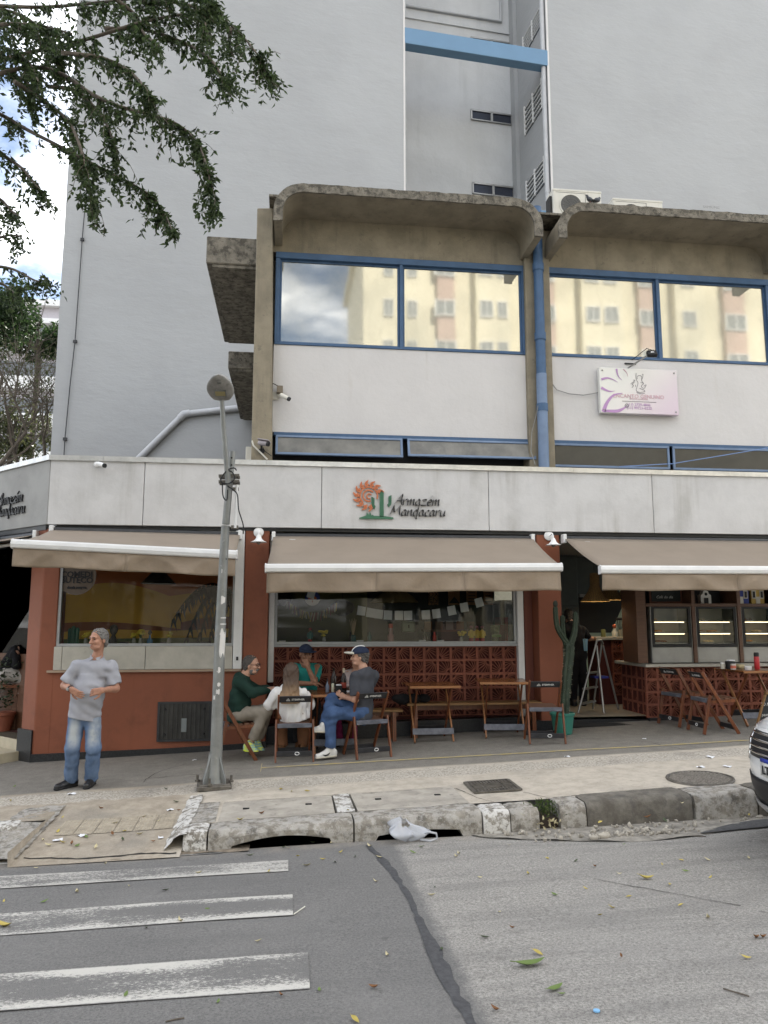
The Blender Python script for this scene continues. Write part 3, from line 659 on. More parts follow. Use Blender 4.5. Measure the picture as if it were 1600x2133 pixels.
# gas-cabinet door with vertical ribs
vd = frame(-1.74, -1.02, .075, .60, FY - .012, .03, .03).build('vent_door', M['dark_metal'], bld)
vdm = mat('dark_steel_door', (0.035, 0.034, 0.031), 0.5, 0.3, 6, 0.2, spots=0.4, pscale=9, pcol=(0.08, 0.075, 0.065))
MB().box(-1.71, -1.05, FY - .010, FY - .004, .105, .57).build('backing', vdm, vd)
for i in range(11):
    x = -1.68 + .06 * i; MB().box(x, x + .026, FY - .022, FY - .009, .105, .57).build('rib', vdm, vd)
mb = MB()
for p in ((-1.64, .50), (-1.12, .50), (-1.64, .17), (-1.12, .17)): mb.lathe([(.016, 0), (.012, .01)], (p[0], FY - .022, p[1]), 10, axis=(0, -1, 0))
mb.build('bolts', M['black'], vd)
MB().box(-1.42, -1.35, FY - .026, FY - .023, .20, .38).build('sticker', flat('torn_sticker', (0.20, 0.22, 0.22)), vd)

# ---------------------------------------------------------------- upper storey
UY = 11.40
def U(px_, py_, y=UY): return P(px_, py_, y)
uz_wt = U(850, 541).z; uz_wb = U(850, 729).z; uz_pb = U(850, 908).z
xl = U(570, 720).x; xr = U(1097, 738).x; xl2 = U(1146, 743).x
body = MB().box(U(545, 500).x, 12, UY + .30, 20.5, 3.92, 8.05).build('upper_body', M['concrete'], bld)
bx('panel', M['panel'], xl, U(1103, 830).x, UY, UY + .3, uz_pb, uz_wb, bevel=.004)
bx('panel', M['panel'], U(1147, 830).x, 9.5, UY, UY + .3, uz_pb, uz_wb, bevel=.004)
bx('lintel', M['concrete'], xl - .05, U(1095, 540).x, UY - .004, UY + .3, uz_wt + .002, 8.0)
bx('lintel', M['concrete'], U(1135, 560).x, 9.5, UY - .004, UY + .3, uz_wt + .002, 8.0)
bx('recess_back', M['black'], xl, 9.5, UY + .22, UY + .3, 3.93, uz_pb)
# tapered left pillar, centre pillar
a0, a1, b0, b1 = P(523, 955, 11.2), P(567, 955, 11.2), P(536, 433, 11.2), P(569, 433, 11.2)
mb = MB(); mb.prism([(a0.x, 3.93), (a1.x, 3.93), (b1.x, b1.z), (b0.x, b0.z)], (0, 11.2, 0), (1, 0, 0), (0, 0, 1), (0, .5, 0)); mb.build('pillar', M['concrete'], bld, bevel=.012)
bx('pillar', M['concrete'], P(1097, 700, 11.3).x, P(1149, 700, 11.3).x, 11.3, 11.7, 3.93, 7.95, bevel=.01)
# hoods: curved concrete shells pushed out over the windows
HY = 10.60
def hood(xa, xb, zb, zt, rad, th=.115):
    def path(off):
        r_ = rad - off; out = [(xa + off, zb)]
        for i in range(9): a = math.pi - math.pi / 2 * i / 8; out.append((xa + rad + r_ * math.cos(a), zt - rad + r_ * math.sin(a)))
        for i in range(9): a = math.pi / 2 - math.pi / 2 * i / 8; out.append((xb - rad + r_ * math.cos(a), zt - rad + r_ * math.sin(a)))
        out.append((xb - off, zb)); return out
    o, i_ = path(0), path(th)
    root = MB()
    n = len(o); y0, y1 = HY + .03, UY + .02
    vs_ = [(x, y0, z) for x, z in o] + [(x, y0, z) for x, z in i_] + [(x, y1, z) for x, z in o] + [(x, y1, z) for x, z in i_]
    fs = []
    for k in range(n - 1): fs += [(k, k + 1, n + k + 1, n + k), (2 * n + k, 3 * n + k, 3 * n + k + 1, 2 * n + k + 1), (k, 2 * n + k, 2 * n + k + 1, k + 1), (n + k, n + k + 1, 3 * n + k + 1, 3 * n + k)]
    fs += [(0, n, 3 * n, 2 * n), (n - 1, 3 * n - 1, 4 * n - 1, 2 * n - 1)]
    h = MB().add(vs_, fs).build('concrete_hood', M['concrete'], bld, auto=35)
    # weathered front rim, slightly ragged
    rr = random.Random(int(xa * 10) + 5); o2, i2 = path(-.012), path(th + .008); mb = MB()
    def sub(p, k=6):
        q = []
        for a, b in zip(p[:-1], p[1:]): q += [(a[0] + (b[0] - a[0]) * t / k, a[1] + (b[1] - a[1]) * t / k) for t in range(k)]
        return q + [p[-1]]
    k1, k2 = (40 if False else 6), 6
    def seg(p):
        q = []
        for a, b in zip(p[:-1], p[1:]):
            k = max(1, int(math.hypot(b[0] - a[0], b[1] - a[1]) / .07)); q += [(a[0] + (b[0] - a[0]) * t / k, a[1] + (b[1] - a[1]) * t / k) for t in range(k)]
        return q + [p[-1]]
    so, si = [], []
    for (a, b), (c, d) in zip(zip(o2[:-1], o2[1:]), zip(i2[:-1], i2[1:])):
        k = max(1, int(math.hypot(b[0] - a[0], b[1] - a[1]) / .07))
        for t in range(k):
            so.append((a[0] + (b[0] - a[0]) * t / k, a[1] + (b[1] - a[1]) * t / k)); si.append((c[0] + (d[0] - c[0]) * t / k, c[1] + (d[1] - c[1]) * t / k))
    so.append(o2[-1]); si.append(i2[-1]); n = len(so); jt = lambda: rr.uniform(-.007, .007)
    vs_ = [(x + jt() * .5, HY + jt() * .7, z + jt()) for x, z in so] + [(x, HY + jt() * .7, z + jt()) for x, z in si] + [(x, HY + .034, z) for x, z in so] + [(x, HY + .034, z) for x, z in si]
    fs = []
    for k in range(n - 1): fs += [(k, k + 1, n + k + 1, n + k), (k, 2 * n + k, 2 * n + k + 1, k + 1), (n + k, n + k + 1, 3 * n + k + 1, 3 * n + k)]
    fs += [(0, n, 3 * n, 2 * n), (n - 1, 3 * n - 1, 4 * n - 1, 2 * n - 1)]
    MB().add(vs_, fs).build('rim', M['concrete_edge'], h)
zt1 = P(850, 398, HY).z; zb1 = P(1128, 492, HY).z
hood(P(571, 460, HY).x, P(1130, 470, HY).x, zb1, zt1, .42)
hood(P(1166, 490, HY).x, P(1166, 490, HY).x + 3.95, zb1, zt1, .42)
bx('upper_roof', M['concrete_edge'], -.4, 11, HY + .3, 20, 8.0, zt1 - .02)
# side canopies on the left flank
def side_canopy(pl, pr, pt, pb, y0, y1, wall):
    a = P(pl, pt, y0); b = P(pr, pb, y0)
    mb = MB().box(a.x, wall, y0, y1, b.z, a.z); mb.build('side_canopy', M['concrete_edge'], bld, bevel=.015)
    MB().box(a.x + .09, wall, y0 + .03, y1 - .1, b.z - .05, b.z - .002).build('side_canopy_soffit', M['concrete_edge'], bld)  # soffit shade put into the colour by using the darker edge concrete
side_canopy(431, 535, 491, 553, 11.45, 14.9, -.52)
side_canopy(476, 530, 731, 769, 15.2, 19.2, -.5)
# windows of the upper storey
wy = UY + .05
def upper_window(x0, x1, z0, z1, splits):
    w = MB()
    w.box(x0, x1, UY - .03, UY + .12, z1 - .10, z1); w.box(x0, x1, UY - .02, UY + .12, z0, z0 + .035)
    w.box(x0, x0 + .07, UY - .02, UY + .12, z0 + .035, z1 - .10); w.box(x1 - .07, x1, UY - .02, UY + .12, z0 + .035, z1 - .10)
    w = w.build('window', M['blue'], bld, bevel=.004)
    xs = [x0 + .07] + list(splits) + [x1 - .07]
    for s_ in splits: MB().box(s_ - .025, s_ + .025, UY - .015, UY + .1, z0 + .036, z1 - .101).build('mullion', M['blue'], w)
    for i, (a, b) in enumerate(zip(xs[:-1], xs[1:])):
        a += .0 if i == 0 else .027; b -= .0 if i == len(xs) - 2 else .027
        frame(a, b, z0 + .036, z1 - .102, wy, .028, .04).build('sash', M['blue'], w)
        MB().add([(a + .028, wy, z0 + .06), (b - .028, wy, z0 + .06), (b - .028, wy, z1 - .128), (a + .028, wy, z1 - .128)], [(0, 1, 2, 3)]).build('pane', M['mirror'], w, recalc=False)
upper_window(U(573, 630).x, U(1096, 640).x, uz_wb, uz_wt, (U(836, 640).x,))
upper_window(U(1133, 650).x, U(1606, 660).x, uz_wb, uz_wt, (U(1372, 660).x,))
upper_window(U(1625, 650).x, 9.4, uz_wb, uz_wt, (8.6,))
# strip windows, opened outward at the bottom in the left bay
def hopper(x0, x1, z0, z1, tilt, rz=0.0):
    piv = V(((x0 + x1) / 2, UY - .01, z1)); Mx = Matrix.Translation(piv) @ Matrix.Rotation(-tilt, 4, 'X')
    tr = lambda mb: setattr(mb, 'v', [tuple(Mx @ (V(p) - piv)) for p in mb.v])
    w = frame(x0, x1, z0, z1, UY - .01, .035, .035); tr(w); w = w.build('hopper_window', M['blue_l'], bld, bevel=.003)
    g = MB().add([(x0 + .03, UY - .012, z0 + .03), (x1 - .03, UY - .012, z0 + .03), (x1 - .03, UY - .012, z1 - .03), (x0 + .03, UY - .012, z1 - .03)], [(0, 1, 2, 3)]); tr(g); g.build('pane', M['frost'] if tilt else flat('dark_strip_glass', (.05, .05, .045), .2), w, recalc=False)
hz0, hz1 = U(850, 957).z, uz_pb - .05
hopper(U(574, 930).x, U(838, 930).x, hz0, hz1, R(13)); hopper(U(848, 930).x, U(1112, 930).x, hz0 + .015, hz1, R(17))
hopper(U(1150, 940).x, U(1393, 940).x, hz0 - .06, hz1, 0); hopper(U(1400, 940).x, U(1660, 940).x, hz0 - .06, hz1, 0)
for a, b in ((570, 1106), (1147, 1700)): bx('strip_frame', M['blue'], U(a, 930).x, U(b, 930).x, UY - .02, UY + .1, uz_pb - .048, uz_pb - .002)
# blue downpipe with collars
dp = thing('drainpipe', 'faded blue drainpipe running down the pillar between the two concrete hoods', 'drainpipe', (P(1128, 960, 11.2).x, 11.2, 3.97))
xd = P(1127, 760, 11.2).x
mb = MB(); mb.tube([(xd, 11.2, 3.97), (xd, 11.2, 5.5)], .083, 14); mb.build('pipe', M['blue_l'], dp, auto=40)
mb = MB(); mb.tube([(xd, 11.2, 5.45), (xd, 11.2, 7.6), (xd + .02, 11.25, 8.3)], .078, 14); mb.build('pipe', M['blue'], dp, auto=40)
for z in (6.05, 4.9, 7.2): mb = MB(); mb.tube([(xd, 11.2, z), (xd, 11.2, z + .12)], .09, 14); mb.build('collar', M['blue'], dp, auto=40)

# ---------------------------------------------------------------- grey tower with its light well (turned 5 degrees)
tw = thing('apartment_tower', 'tall pale grey tower with blank walls and a recessed light well', 'building', (0, 20, 0))
T0 = P(105, 950, 20.0); TA = R(5.0); tu = V((math.cos(TA), math.sin(TA), 0)); tn = V((-math.sin(TA), math.cos(TA), 0)); TH = 38.0
def onT(px_, py_, d=0.0):
    "point of the tower's front plane (pushed back by d) seen in the photograph -> (along, height)"
    r = ray(px_, py_); o = V((0, 0, CAM_H)); q = T0 + tn * d; t = (q - o).dot(tn) / r.dot(tn); p = o + r * t
    return (p - q).dot(tu), p.z
def tb(name, m, s0, s1, d0, d1, z0, z1, parent=tw, bevel=0):
    ctr = V((T0.x, T0.y, 0)) + tu * (s0 + s1) / 2 + tn * (d0 + d1) / 2 + V((0, 0, (z0 + z1) / 2)); M3 = Matrix((tu, tn, V((0, 0, 1)))).transposed()
    return MB().obox(ctr, (s1 - s0, d1 - d0, z1 - z0), M3).build(name, m, parent, bevel=bevel)
wl = onT(844, 250)[0]; wr = onT(1144, 250)[0]; WD = 2.75
tb('wall', M['tower'], 0, wl, 0, 13, 0, TH); tb('wall', M['tower'], wr, 34, 0, 13, 0, TH)
pil = onT(1066, 300, WD)[0]; 
tb('back_wall', M['tower_in'], wl + .001, wr - .001, WD, 13, 0, TH)
tb('pilaster', M['tower'], pil, wr - .002, WD - .38, WD - .002, 0, TH)
# sky blue beam across the well
s0, za = onT(844, 57); _, zb_ = onT(844, 90)
tb('beam', M['beam'], wl - .01, wr + .02, -.015, .32, zb_, za, bevel=.01)
_, zc_ = onT(1120, 437); _, zd_ = onT(1120, 466); tb('beam', M['beam'], wl - .01, wr + .02, -.015, .32, zd_, zc_, bevel=.01)
# well windows: on the back wall ...
def well_window(pxa, pxb, pya, pyb):
    a, z1 = onT(pxa, pya, WD); b, _ = onT(pxb, pya, WD); _, z0 = onT(pxa, pyb, WD); d = WD - .004
    w = tb('window', flat('dark_glass', (0.03, 0.035, 0.05), 0.15), a, b, d - .012, d, z0, z1)
    for (q0, q1, r0, r1) in ((a, b, z1 - .06, z1), (a, b, z0, z0 + .04), (a, a + .05, z0, z1), (b - .05, b, z0, z1), ((a + b) / 2 - .04, (a + b) / 2 + .04, z0, z1)):
        o = tb('frame', M['alu'], q0, q1, d - .05, d - .014, r0 + .001, r1 - .001, parent=w)
for t in ((980, 1066, 77, 100), (980, 1066, 228, 250), (983, 1070, 380, 404)): well_window(*t)
# ... and louvred ones on the right-hand side wall
def louvre(pa, pb, pc, dz):
    "pa near top corner, pb far top corner on the side wall plane s=wr"
    def onside(px_, py_):
        r = ray(px_, py_); o = V((0, 0, CAM_H)); q = V((T0.x, T0.y, 0)) + tu * wr; t = (q - o).dot(tu) / r.dot(tu); p = o + r * t; return (p - q).dot(tn), p.z
    d0, z1 = onside(*pa); d1, z1b = onside(*pb); _, z0 = onside(*pc); d0, d1 = min(d0, d1), max(d0, d1); zt_ = (z1 + z1b) / 2
    d1 = min(d1, WD - .45)
    w = tb('louvre_window', flat('dark_glass2', (0.05, 0.055, 0.065), 0.3), wr - .012, wr - .003, d0, d1, z0, zt_)
    for q in range(6): z = z0 + (zt_ - z0) * (q + .3) / 6; tb('slat', M['white_metal'], wr - .05, wr - .013, d0 + .03, d1 - .03, z, z + .03, parent=w)
    for dd in (d0, (d0 + d1) / 2, d1 - .05): tb('frame', M['white_metal'], wr - .065, wr - .0132, dd, dd + .05, z0, zt_, parent=w)
louvre((1131, 8), (1091, 75), (1096, 112), 0); louvre((1131, 162), (1094, 224), (1100, 276), 0); louvre((1136, 325), (1098, 378), (1108, 420), 0)
# the pipe in the well corner and on its back wall
tp = thing('wall_pipe', 'pale drainpipe in the corner of the tower light well', 'pipe', V((T0.x, T0.y, 8)) + tu * (wr - .1))
mb = MB(); q = V((T0.x, T0.y, 0)) + tu * (wr - .09) + tn * .10; mb.tube([q + V((0, 0, 7.5)), q + V((0, 0, 30))], .075, 10); mb.build('pipe', M['pipe_grey'], tp, auto=40)
for z in (9.9, 12.2, 14.7): mb = MB(); mb.tube([q + V((0, 0, z)), q + V((0, 0, z + .1))], .083, 10); mb.build('collar', M['pipe_grey'], tp, auto=40)
a, z1 = onT(845, 14, WD); b, z2 = onT(1042, 38, WD)
q0 = V((T0.x, T0.y, 0)) + tn * (WD - .06)
mb = MB(); mb.tube([q0 + tu * (a + .02) + V((0, 0, z1)), q0 + tu * b + V((0, 0, z1)), q0 + tu * b + V((0, 0, z1 + 3))], .05, 8)
tag(mb.build('wall_conduit', M['pipe_grey'], auto=40), 'grey conduit bending up the back wall of the light well', 'conduit')
tb('ledge', M['tower_in'], wl + .01, pil - .01, WD - .06, WD - .002, z1 - .45, z1 - .38)
# slim edge bands at the well mouth
tb('edge_trim', M['panel'], wl - .05, wl + .006, -.012, .0, 0, TH); tb('edge_trim', M['panel'], wr - .006, wr + .06, -.012, .0, 8, TH)
# lightning cable on the tower wall
cab = [onT(*p) for p in ((178, 430), (172, 500), (165, 600), (157, 712), (147, 800), (136, 915), (134, 950))]
fr = lambda s, z: V((T0.x, T0.y, 0)) + tu * s - tn * .05 + V((0, 0, z))
lc = thing('lightning_cable', 'thin dark earthing cable with clips down the left edge of the grey tower', 'cable', fr(*cab[-1]))
mb = MB(); mb.tube([fr(*c) for c in cab] , .013, 5); mb.build('cable', M['dark_metal'], lc)
for k in (1, 3, 5): mb = MB(); mb.obox(fr(*cab[k]) + V((0, .02, 0)), (.09, .06, .07)); mb.build('clip', M['dark_metal'], lc)
# annex gable with its sloping grey pipe
AY = 19.4
ga = [P(297, 952, AY), P(384, 866, AY), P(500, 853, AY), P(560, 846, AY)]
an = thing('annex', 'low grey gable wall below a bent grey pipe beside the side canopies', 'building', (ga[1].x, AY, 3))
mb = MB(); mb.prism([(ga[0].x, 0), (ga[0].x, ga[0].z)] + [(p.x, p.z) for p in ga[1:]] + [(ga[3].x, 0)], (0, AY, 0), (1, 0, 0), (0, 0, 1), (0, .5, 0)); mb.build('gable', M['tower'], an)
mb = MB(); mb.tube([p + V((0, -.08, .02)) for p in [ga[0] + (ga[0] - ga[1]) * .4] + ga], .085, 10); mb.build('pipe', M['pipe_grey'], an, auto=40)
mb = MB(); mb.tube([ga[1] + V((-.10, -.08, -.09)), ga[1] + V((0, -.08, .02)), ga[1] + V((.14, -.08, .045))], .10, 10); mb.build('elbow', M['pipe_grey'], an, auto=40)

# ---------------------------------------------------------------- across the street, behind the camera: what the mirrored windows show
ob = thing('apartment_block', 'sunlit pale yellow apartment block with brick red bays, seen mirrored in the upper windows', 'building', (18, -30, 0))
yel_ = mat('pale_yellow_render', (0.70, 0.65, 0.50), 0.8, 0.06, 0.6, 0.2, 10, streak=0.25, sscale=1.0)
red_ = mat('brick_red_render', (0.52, 0.39, 0.33), 0.8, 0.08, 0.8, 0.2, 10)
OY = -26.0; OX0, OX1, OH = 4.6, 40.0, 28.5
MB().box(OX0, OX1, OY - 14, OY, -3, OH).build('wall', yel_, ob)
wf = flat('white_window_frame', (0.72, 0.72, 0.70)); dg = flat('room_glass', (0.25, 0.27, 0.27), 0.15)
bays = [(9.6, 10.8), (16.3, 17.8), (23.9, 25.2), (30.2, 31.8)]
for a, b in bays: MB().box(a, b, OY - .5, OY + .35, -3, OH).build('red_bay', red_, ob)
for a, b in ((12.2, 14.6), (19.6, 22.6), (26.4, 28.6)): MB().box(a, b, OY - .5, OY + .6, -3, OH).build('pale_bay', yel_, ob)
gmesh = MB().box(-.5, .5, 0, .05, -.55, .55).mesh('window', dg); fmesh = frame(-.56, .56, -.61, .61, .06, .08, .08); fmesh.box(-.03, .03, .05, .09, -.55, .55); fmesh = fmesh.mesh('frame', wf)
inv = wm(ob).inverted()
for fl in range(9):
    z = 2.2 + 2.9 * fl
    for xw, yo, sc in ((6.3, 0, .6), (7.9, 0, .6), (10.1, .35, 1.3), (12.9, .6, .8), (14.0, .6, .6), (16.9, .35, 1.6), (20.4, .6, .9), (21.7, .6, .9), (24.5, .35, 1.2), (27.4, .6, .9), (31, .35, 1.5)):
        w = link('window', gmesh, ob, inv @ Matrix.Translation((xw, OY + yo, z)) @ Matrix.Diagonal((sc, 1, 1, 1)))
        link('frame', fmesh, w, Matrix.Identity(4))
MB().box(OX0 - .4, OX1 + .4, OY - 14.4, OY + .7, OH, OH + .5).build('cornice', yel_, ob)
ob2 = thing('apartment_block', 'cream house row across the street behind the camera, left of the yellow block', 'building', (-14, -24, 0))
MB().box(-30, -3, OY - 12, OY + 2, -3, 6.0).build('wall', mat('cream_render', (0.55, 0.50, 0.42), 0.8, 0.06), ob2)
gi = wm(ob2).inverted()
for xw in (-26, -21, -16, -11, -6):
    for z in (1.5, 4.3): w = link('window', gmesh, ob2, gi @ Matrix.Translation((xw, OY + 2, z)) @ Matrix.Diagonal((1.5, 1, 1.1, 1))); link('frame', fmesh, w, Matrix.Identity(4))
# far building beyond the trees on the left
fb = thing('far_building', 'pale lilac block with flat cornice far behind the trees on the left', 'building', (-22, 62, 0))
lil = mat('lilac_render', (0.50, 0.47, 0.50), 0.8, 0.05); FYB = 62.0
a = P(-120, 640, FYB); b = P(170, 640, FYB); zt_ = P(80, 640, FYB).z
MB().box(a.x, b.x, FYB, FYB + 10, -3, zt_).build('wall', lil, fb)
MB().box(a.x - .5, b.x + .5, FYB - .5, FYB + 10, zt_, zt_ + .5).build('cornice', M['white'], fb)
zc2 = P(80, 665, FYB).z; MB().box(a.x - .3, b.x + .3, FYB - .35, FYB - .002, zc2 - .4, zc2).build('string_course', M['white'], fb)
for k in range(6):
    z = zc2 - 3.0 - 3.0 * k
    MB().box(a.x, b.x, FYB - .9, FYB - .003, z, z + 1.0).build('balcony', M['white'], fb)
    MB().box(a.x + 1, b.x - .5, FYB - .05, FYB - .004, z + 1.0, z + 2.4).build('window_band', flat('far_glass', (0.16, 0.17, 0.18), 0.3), fb)
# ------------------------------------------------------------------ awnings, lamps, signs, cameras, street lamp, roof units
def awning(name_label, bL, bR, fL, fR, val, seams=(), arms=True, ends=(True, True), seed=0):
    "bL,bR back corners, fL,fR front-bar ends (3D); val = drop of the valance"
    bL, bR, fL, fR = V(bL), V(bR), V(fL), V(fR); o = thing('awning', name_label, 'awning', (bL + bR) / 2, group='taupe awnings along the shop front'); rr = random.Random(seed)
    up = V((0, 0, .035))
    def top(u, v):
        a = bL.lerp(bR, u); b = fL.lerp(fR, u); p = a.lerp(b + up, v); p.z -= .03 * math.sin(math.pi * v) * (1 + .3 * math.sin(u * 12)); return p
    MB().grid(top, 28, 10).build('canopy', M['fabric'], o, smooth=True, solid=.004)
    d = (fR - fL).normalized(); out = V((d.y, -d.x, 0)).normalized()
    mb = MB(); prof = [(-.035, -.055), (-.035, .045), (.01, .06), (.05, .045), (.062, 0), (.05, -.045), (.01, -.055)]
    mb.prism(prof, fL - d * .02, out, (0, 0, 1), d * ((fR - fL).length + .04)); mb.build('front_bar', M['white_metal'], o, bevel=.008)
    for e in (fL - d * .024, fR + d * .008): mb = MB(); mb.prism([(x * 1.06, z * 1.06) for x, z in prof], e, out, (0, 0, 1), d * .016); mb.build('end_cap', M['white_metal'], o)
    ph = [rr.uniform(0, 6.3) for _ in range(8)]; L = (fR - fL).length
    def valf(u, v):
        p = fL.lerp(fR, u) + out * .02; s = u * L
        w = .020 * math.sin(s * 5.1 + ph[0] + 1.5 * v) + .014 * math.sin(s * 9.7 + ph[1] - 2.3 * v) + .007 * math.sin(s * 17 + ph[2] + 3 * v) * (1 - .4 * v)
        # slack diagonal folds hanging from the bar
        for k in range(5):
            s0 = L * (.1 + .2 * k) + .12 * math.sin(ph[k]); x = s - s0 - .28 * (v - .15) * (1 if k % 2 else -1); w += .034 * math.exp(-(x / .07) ** 2) * (1 - .5 * v)
        z = -.05 - val * v + .006 * math.sin(s * 6 + ph[4]) * v
        return p + out * w * (v ** .5) + V((0, 0, z))
    cuts = [0] + [s_ for s_ in seams] + [1]
    for a, b in zip(cuts[:-1], cuts[1:]):
        MB().grid(lambda u, v: valf(a + (b - a) * u - (0 if b == 1 else -.0), v), max(8, int(60 * (b - a))), 8).build('valance', M['valance'], o, smooth=True, solid=.003)
    if arms:
        for e, side in ((.07, 1), (.93, -1)):
            a = bL.lerp(bR, e) + V((0, -.06, -.10)); b = fL.lerp(fR, e) + V((0, .04, 0)); m = (a + b) / 2 + d * .22 * side + V((0, 0, -.03))
            mb = MB(); mb.tube([a, m], .022, 8); mb.tube([m, b], .022, 8); mb.ball(m, .03, 8, 6); mb.obox(a, (.08, .1, .1)); mb.build('arm', M['white_metal'], o, auto=40)
    mb = MB(); mb.tube([bL + V((0, .06, .0)), bR + V((0, .06, .0))], .05, 10); mb.build('roller', M['dark_metal'], o, auto=40)
    mb = MB()
    for e in (bL, bR): mb.obox(e + V((0, .03, 0)), (.05, .12, .13))
    mb.build('bracket', M['white_metal'], o, bevel=.006)
    return o
bY, A2 = 10.88, 9.78
awning('wide middle taupe awning over the breeze block wall and the seated party', P(570, 1117, bY), P(1110, 1122, bY), P(556, 1184, A2), P(1166, 1182, A2), .255, (.36, .66), seed=2)
awning('left taupe awning sloping up over the mural window behind the lamp post', P(107, 1104, bY), P(500, 1114, bY), P(30, 1133, 9.6), P(491, 1156, 9.6), .215, (.5,), seed=3)
r3 = P(1252, 1187, 9.65); awning('right taupe awning over the kitchen opening and cake counter', P(1176, 1122, bY), P(1176, 1122, bY) + V((4.4, 0, 0)), r3, r3 + V((4.2, 0, .02)), .22, (.45,), seed=4)
# awning on the turned left facet, seen from its end
fa0 = c0 + e45 * .18 + n45 * .06 + V((0, 0, 2.86)); fa1 = c0 + e45 * 3.2 + n45 * .06 + V((0, 0, 2.86))
awning('awning on the turned corner facet at the left edge, mostly hidden', fa1, fa0, fa1 + n45 * .85 + V((0, 0, -.22)), fa0 + e45 * .35 + n45 * .85 + V((0, 0, -.22)), .18, (), seed=6)

def wall_lamp(px_, py_, label):
    c = P(px_, py_, FY - .02); o = thing('wall_lamp', label, 'lamp', c, group='white wall lamps on the pillars')
    mb = MB(); mb.lathe([(.072, 0), (.072, .012), (.05, .03), (.0, .034)], c, 20, axis=(0, -1, 0)); mb.build('back_plate', M['white'], o, auto=40)
    mb = MB(); mb.tube([c + V((.01, -.03, 0)), c + V((.01, -.14, .015)), c + V((.01, -.17, -.02)), c + V((.01, -.17, -.06))], .009, 8); mb.build('arm', M['white'], o, auto=50)
    mb = MB(); mb.lathe([(.02, 0), (.03, -.02), (.045, -.06), (.07, -.085), (.115, -.105), (.112, -.108), (.065, -.088), (.04, -.06)], c + V((.01, -.17, -.05)), 24, caps=False); mb.build('shade', M['white'], o, auto=50)
    mb = MB(); mb.ball(c + V((.01, -.17, -.15)), (.032, .032, .04), 12, 8); mb.build('bulb', flat('clear_bulb', (0.25, 0.22, 0.2), 0.2), o, smooth=True)
wall_lamp(539, 1109, 'white enamel wall lamp on the pillar left of the middle awning'); wall_lamp(1143, 1116, 'white enamel wall lamp on the pillar right of the middle awning')

# ---- brush lettering, drawn with a slanted nib
GL = {
 'A': [[(0, 0), (.32, .55), (.62, 1.05), (.66, .55), (.74, .02)], [(.18, .40), (.70, .44)]],
 'M': [[(-.05, -.05), (.12, .2), (.28, 1.0)], [(.28, 1.0), (.48, .35), (.88, 1.0)], [(.88, 1.0), (.94, .4), (1.04, .05)]],
 'r': [[(.06, .58), (.10, .0)], [(.10, .3), (.25, .55), (.42, .56)]],
 'm': [[(.04, .56), (.08, 0)], [(.09, .3), (.25, .56), (.34, .5), (.34, 0)], [(.35, .3), (.52, .56), (.62, .5), (.64, .1), (.74, .03)]],
 'n': [[(.04, .56), (.08, 0)], [(.09, .3), (.28, .56), (.38, .5), (.40, .1), (.50, .03)]],
 'a': [[(.42, .5), (.25, .58), (.08, .38), (.08, .12), (.2, .0), (.38, .2), (.44, .55)], [(.44, .55), (.42, .12), (.54, .03)]],
 'z': [[(.06, .54), (.46, .54), (.06, .03), (.52, .03)]],
 'e': [[(.10, .28), (.40, .36), (.34, .56), (.14, .48), (.06, .2), (.18, .0), (.42, .10)]],
 'é': [[(.10, .28), (.40, .36), (.34, .56), (.14, .48), (.06, .2), (.18, .0), (.42, .10)], [(.26, .72), (.42, .94)]],
 'd': [[(.40, .5), (.22, .58), (.07, .36), (.08, .10), (.2, .0), (.38, .2)], [(.44, .98), (.42, .3), (.40, -.22), (.5, -.26)]],
 'c': [[(.40, .48), (.26, .57), (.08, .36), (.08, .1), (.22, .0), (.42, .1)]],
 'u': [[(.06, .55), (.08, .12), (.2, .0), (.38, .2), (.44, .56)], [(.44, .56), (.44, .1), (.54, .03)]],
}
ADV = {'A': .80, 'M': 1.12, 'r': .44, 'm': .78, 'n': .55, 'a': .58, 'z': .56, 'e': .5, 'é': .5, 'd': .56, 'c': .46, 'u': .56}
def brush_word(word, o3, u, v, out, h, parent, m, nib=(.085, .10), th=.022):
    o3, u, v, out = V(o3), V(u), V(v), V(out); x = 0
    for ch in word:
        mb = MB()
        for k, st in enumerate(GL[ch]):
            # smooth the stroke (Catmull-Rom) and sweep the nib along it
            p = [V((*q, 0)) for q in st]; pts = []
            if len(p) > 2:
                pe = [p[0] * 2 - p[1]] + p + [p[-1] * 2 - p[-2]]
                for i in range(1, len(pe) - 2):
                    for t in range(5):
                        t /= 5; a, b, c, d = pe[i - 1:i + 3]; pts.append(.5 * ((2 * b) + (c - a) * t + (2 * a - 5 * b + 4 * c - d) * t * t + (3 * b - a - 3 * c + d) * t ** 3))
                pts.append(p[-1])
            else: pts = p
            nb = V((nib[0] / 2, nib[1] / 2, 0)); n = len(pts); dz = .0008 * k; w = lambda q, z: o3 + u * ((x + q.x + .22 * q.y) * h) + v * (q.y * h) + out * z
            vs_ = []
            for i, q in enumerate(pts):
                e = .45 + .55 * min(1, i / 2, (n - 1 - i) / 2) if n > 3 else .8
                for z in (0, th + dz): vs_ += [w(q - nb * e, z), w(q + nb * e, z)]
            fs = []
            for i in range(n - 1):
                a, b = 4 * i, 4 * i + 4; fs += [(a + 2, a + 3, b + 3, b + 2), (a, b, b + 1, a + 1), (a, a + 2, b + 2, b), (a + 1, b + 1, b + 3, a + 3)]
            fs += [(0, 1, 3, 2), (4 * n - 4, 4 * n - 2, 4 * n - 1, 4 * n - 3)]; mb.add(vs_, fs)
        mb.build('letter', m, parent); x += ADV[ch]
    return x * h
FO = FA - .006
def fp(px_, py_): return P(px_, py_, FO)
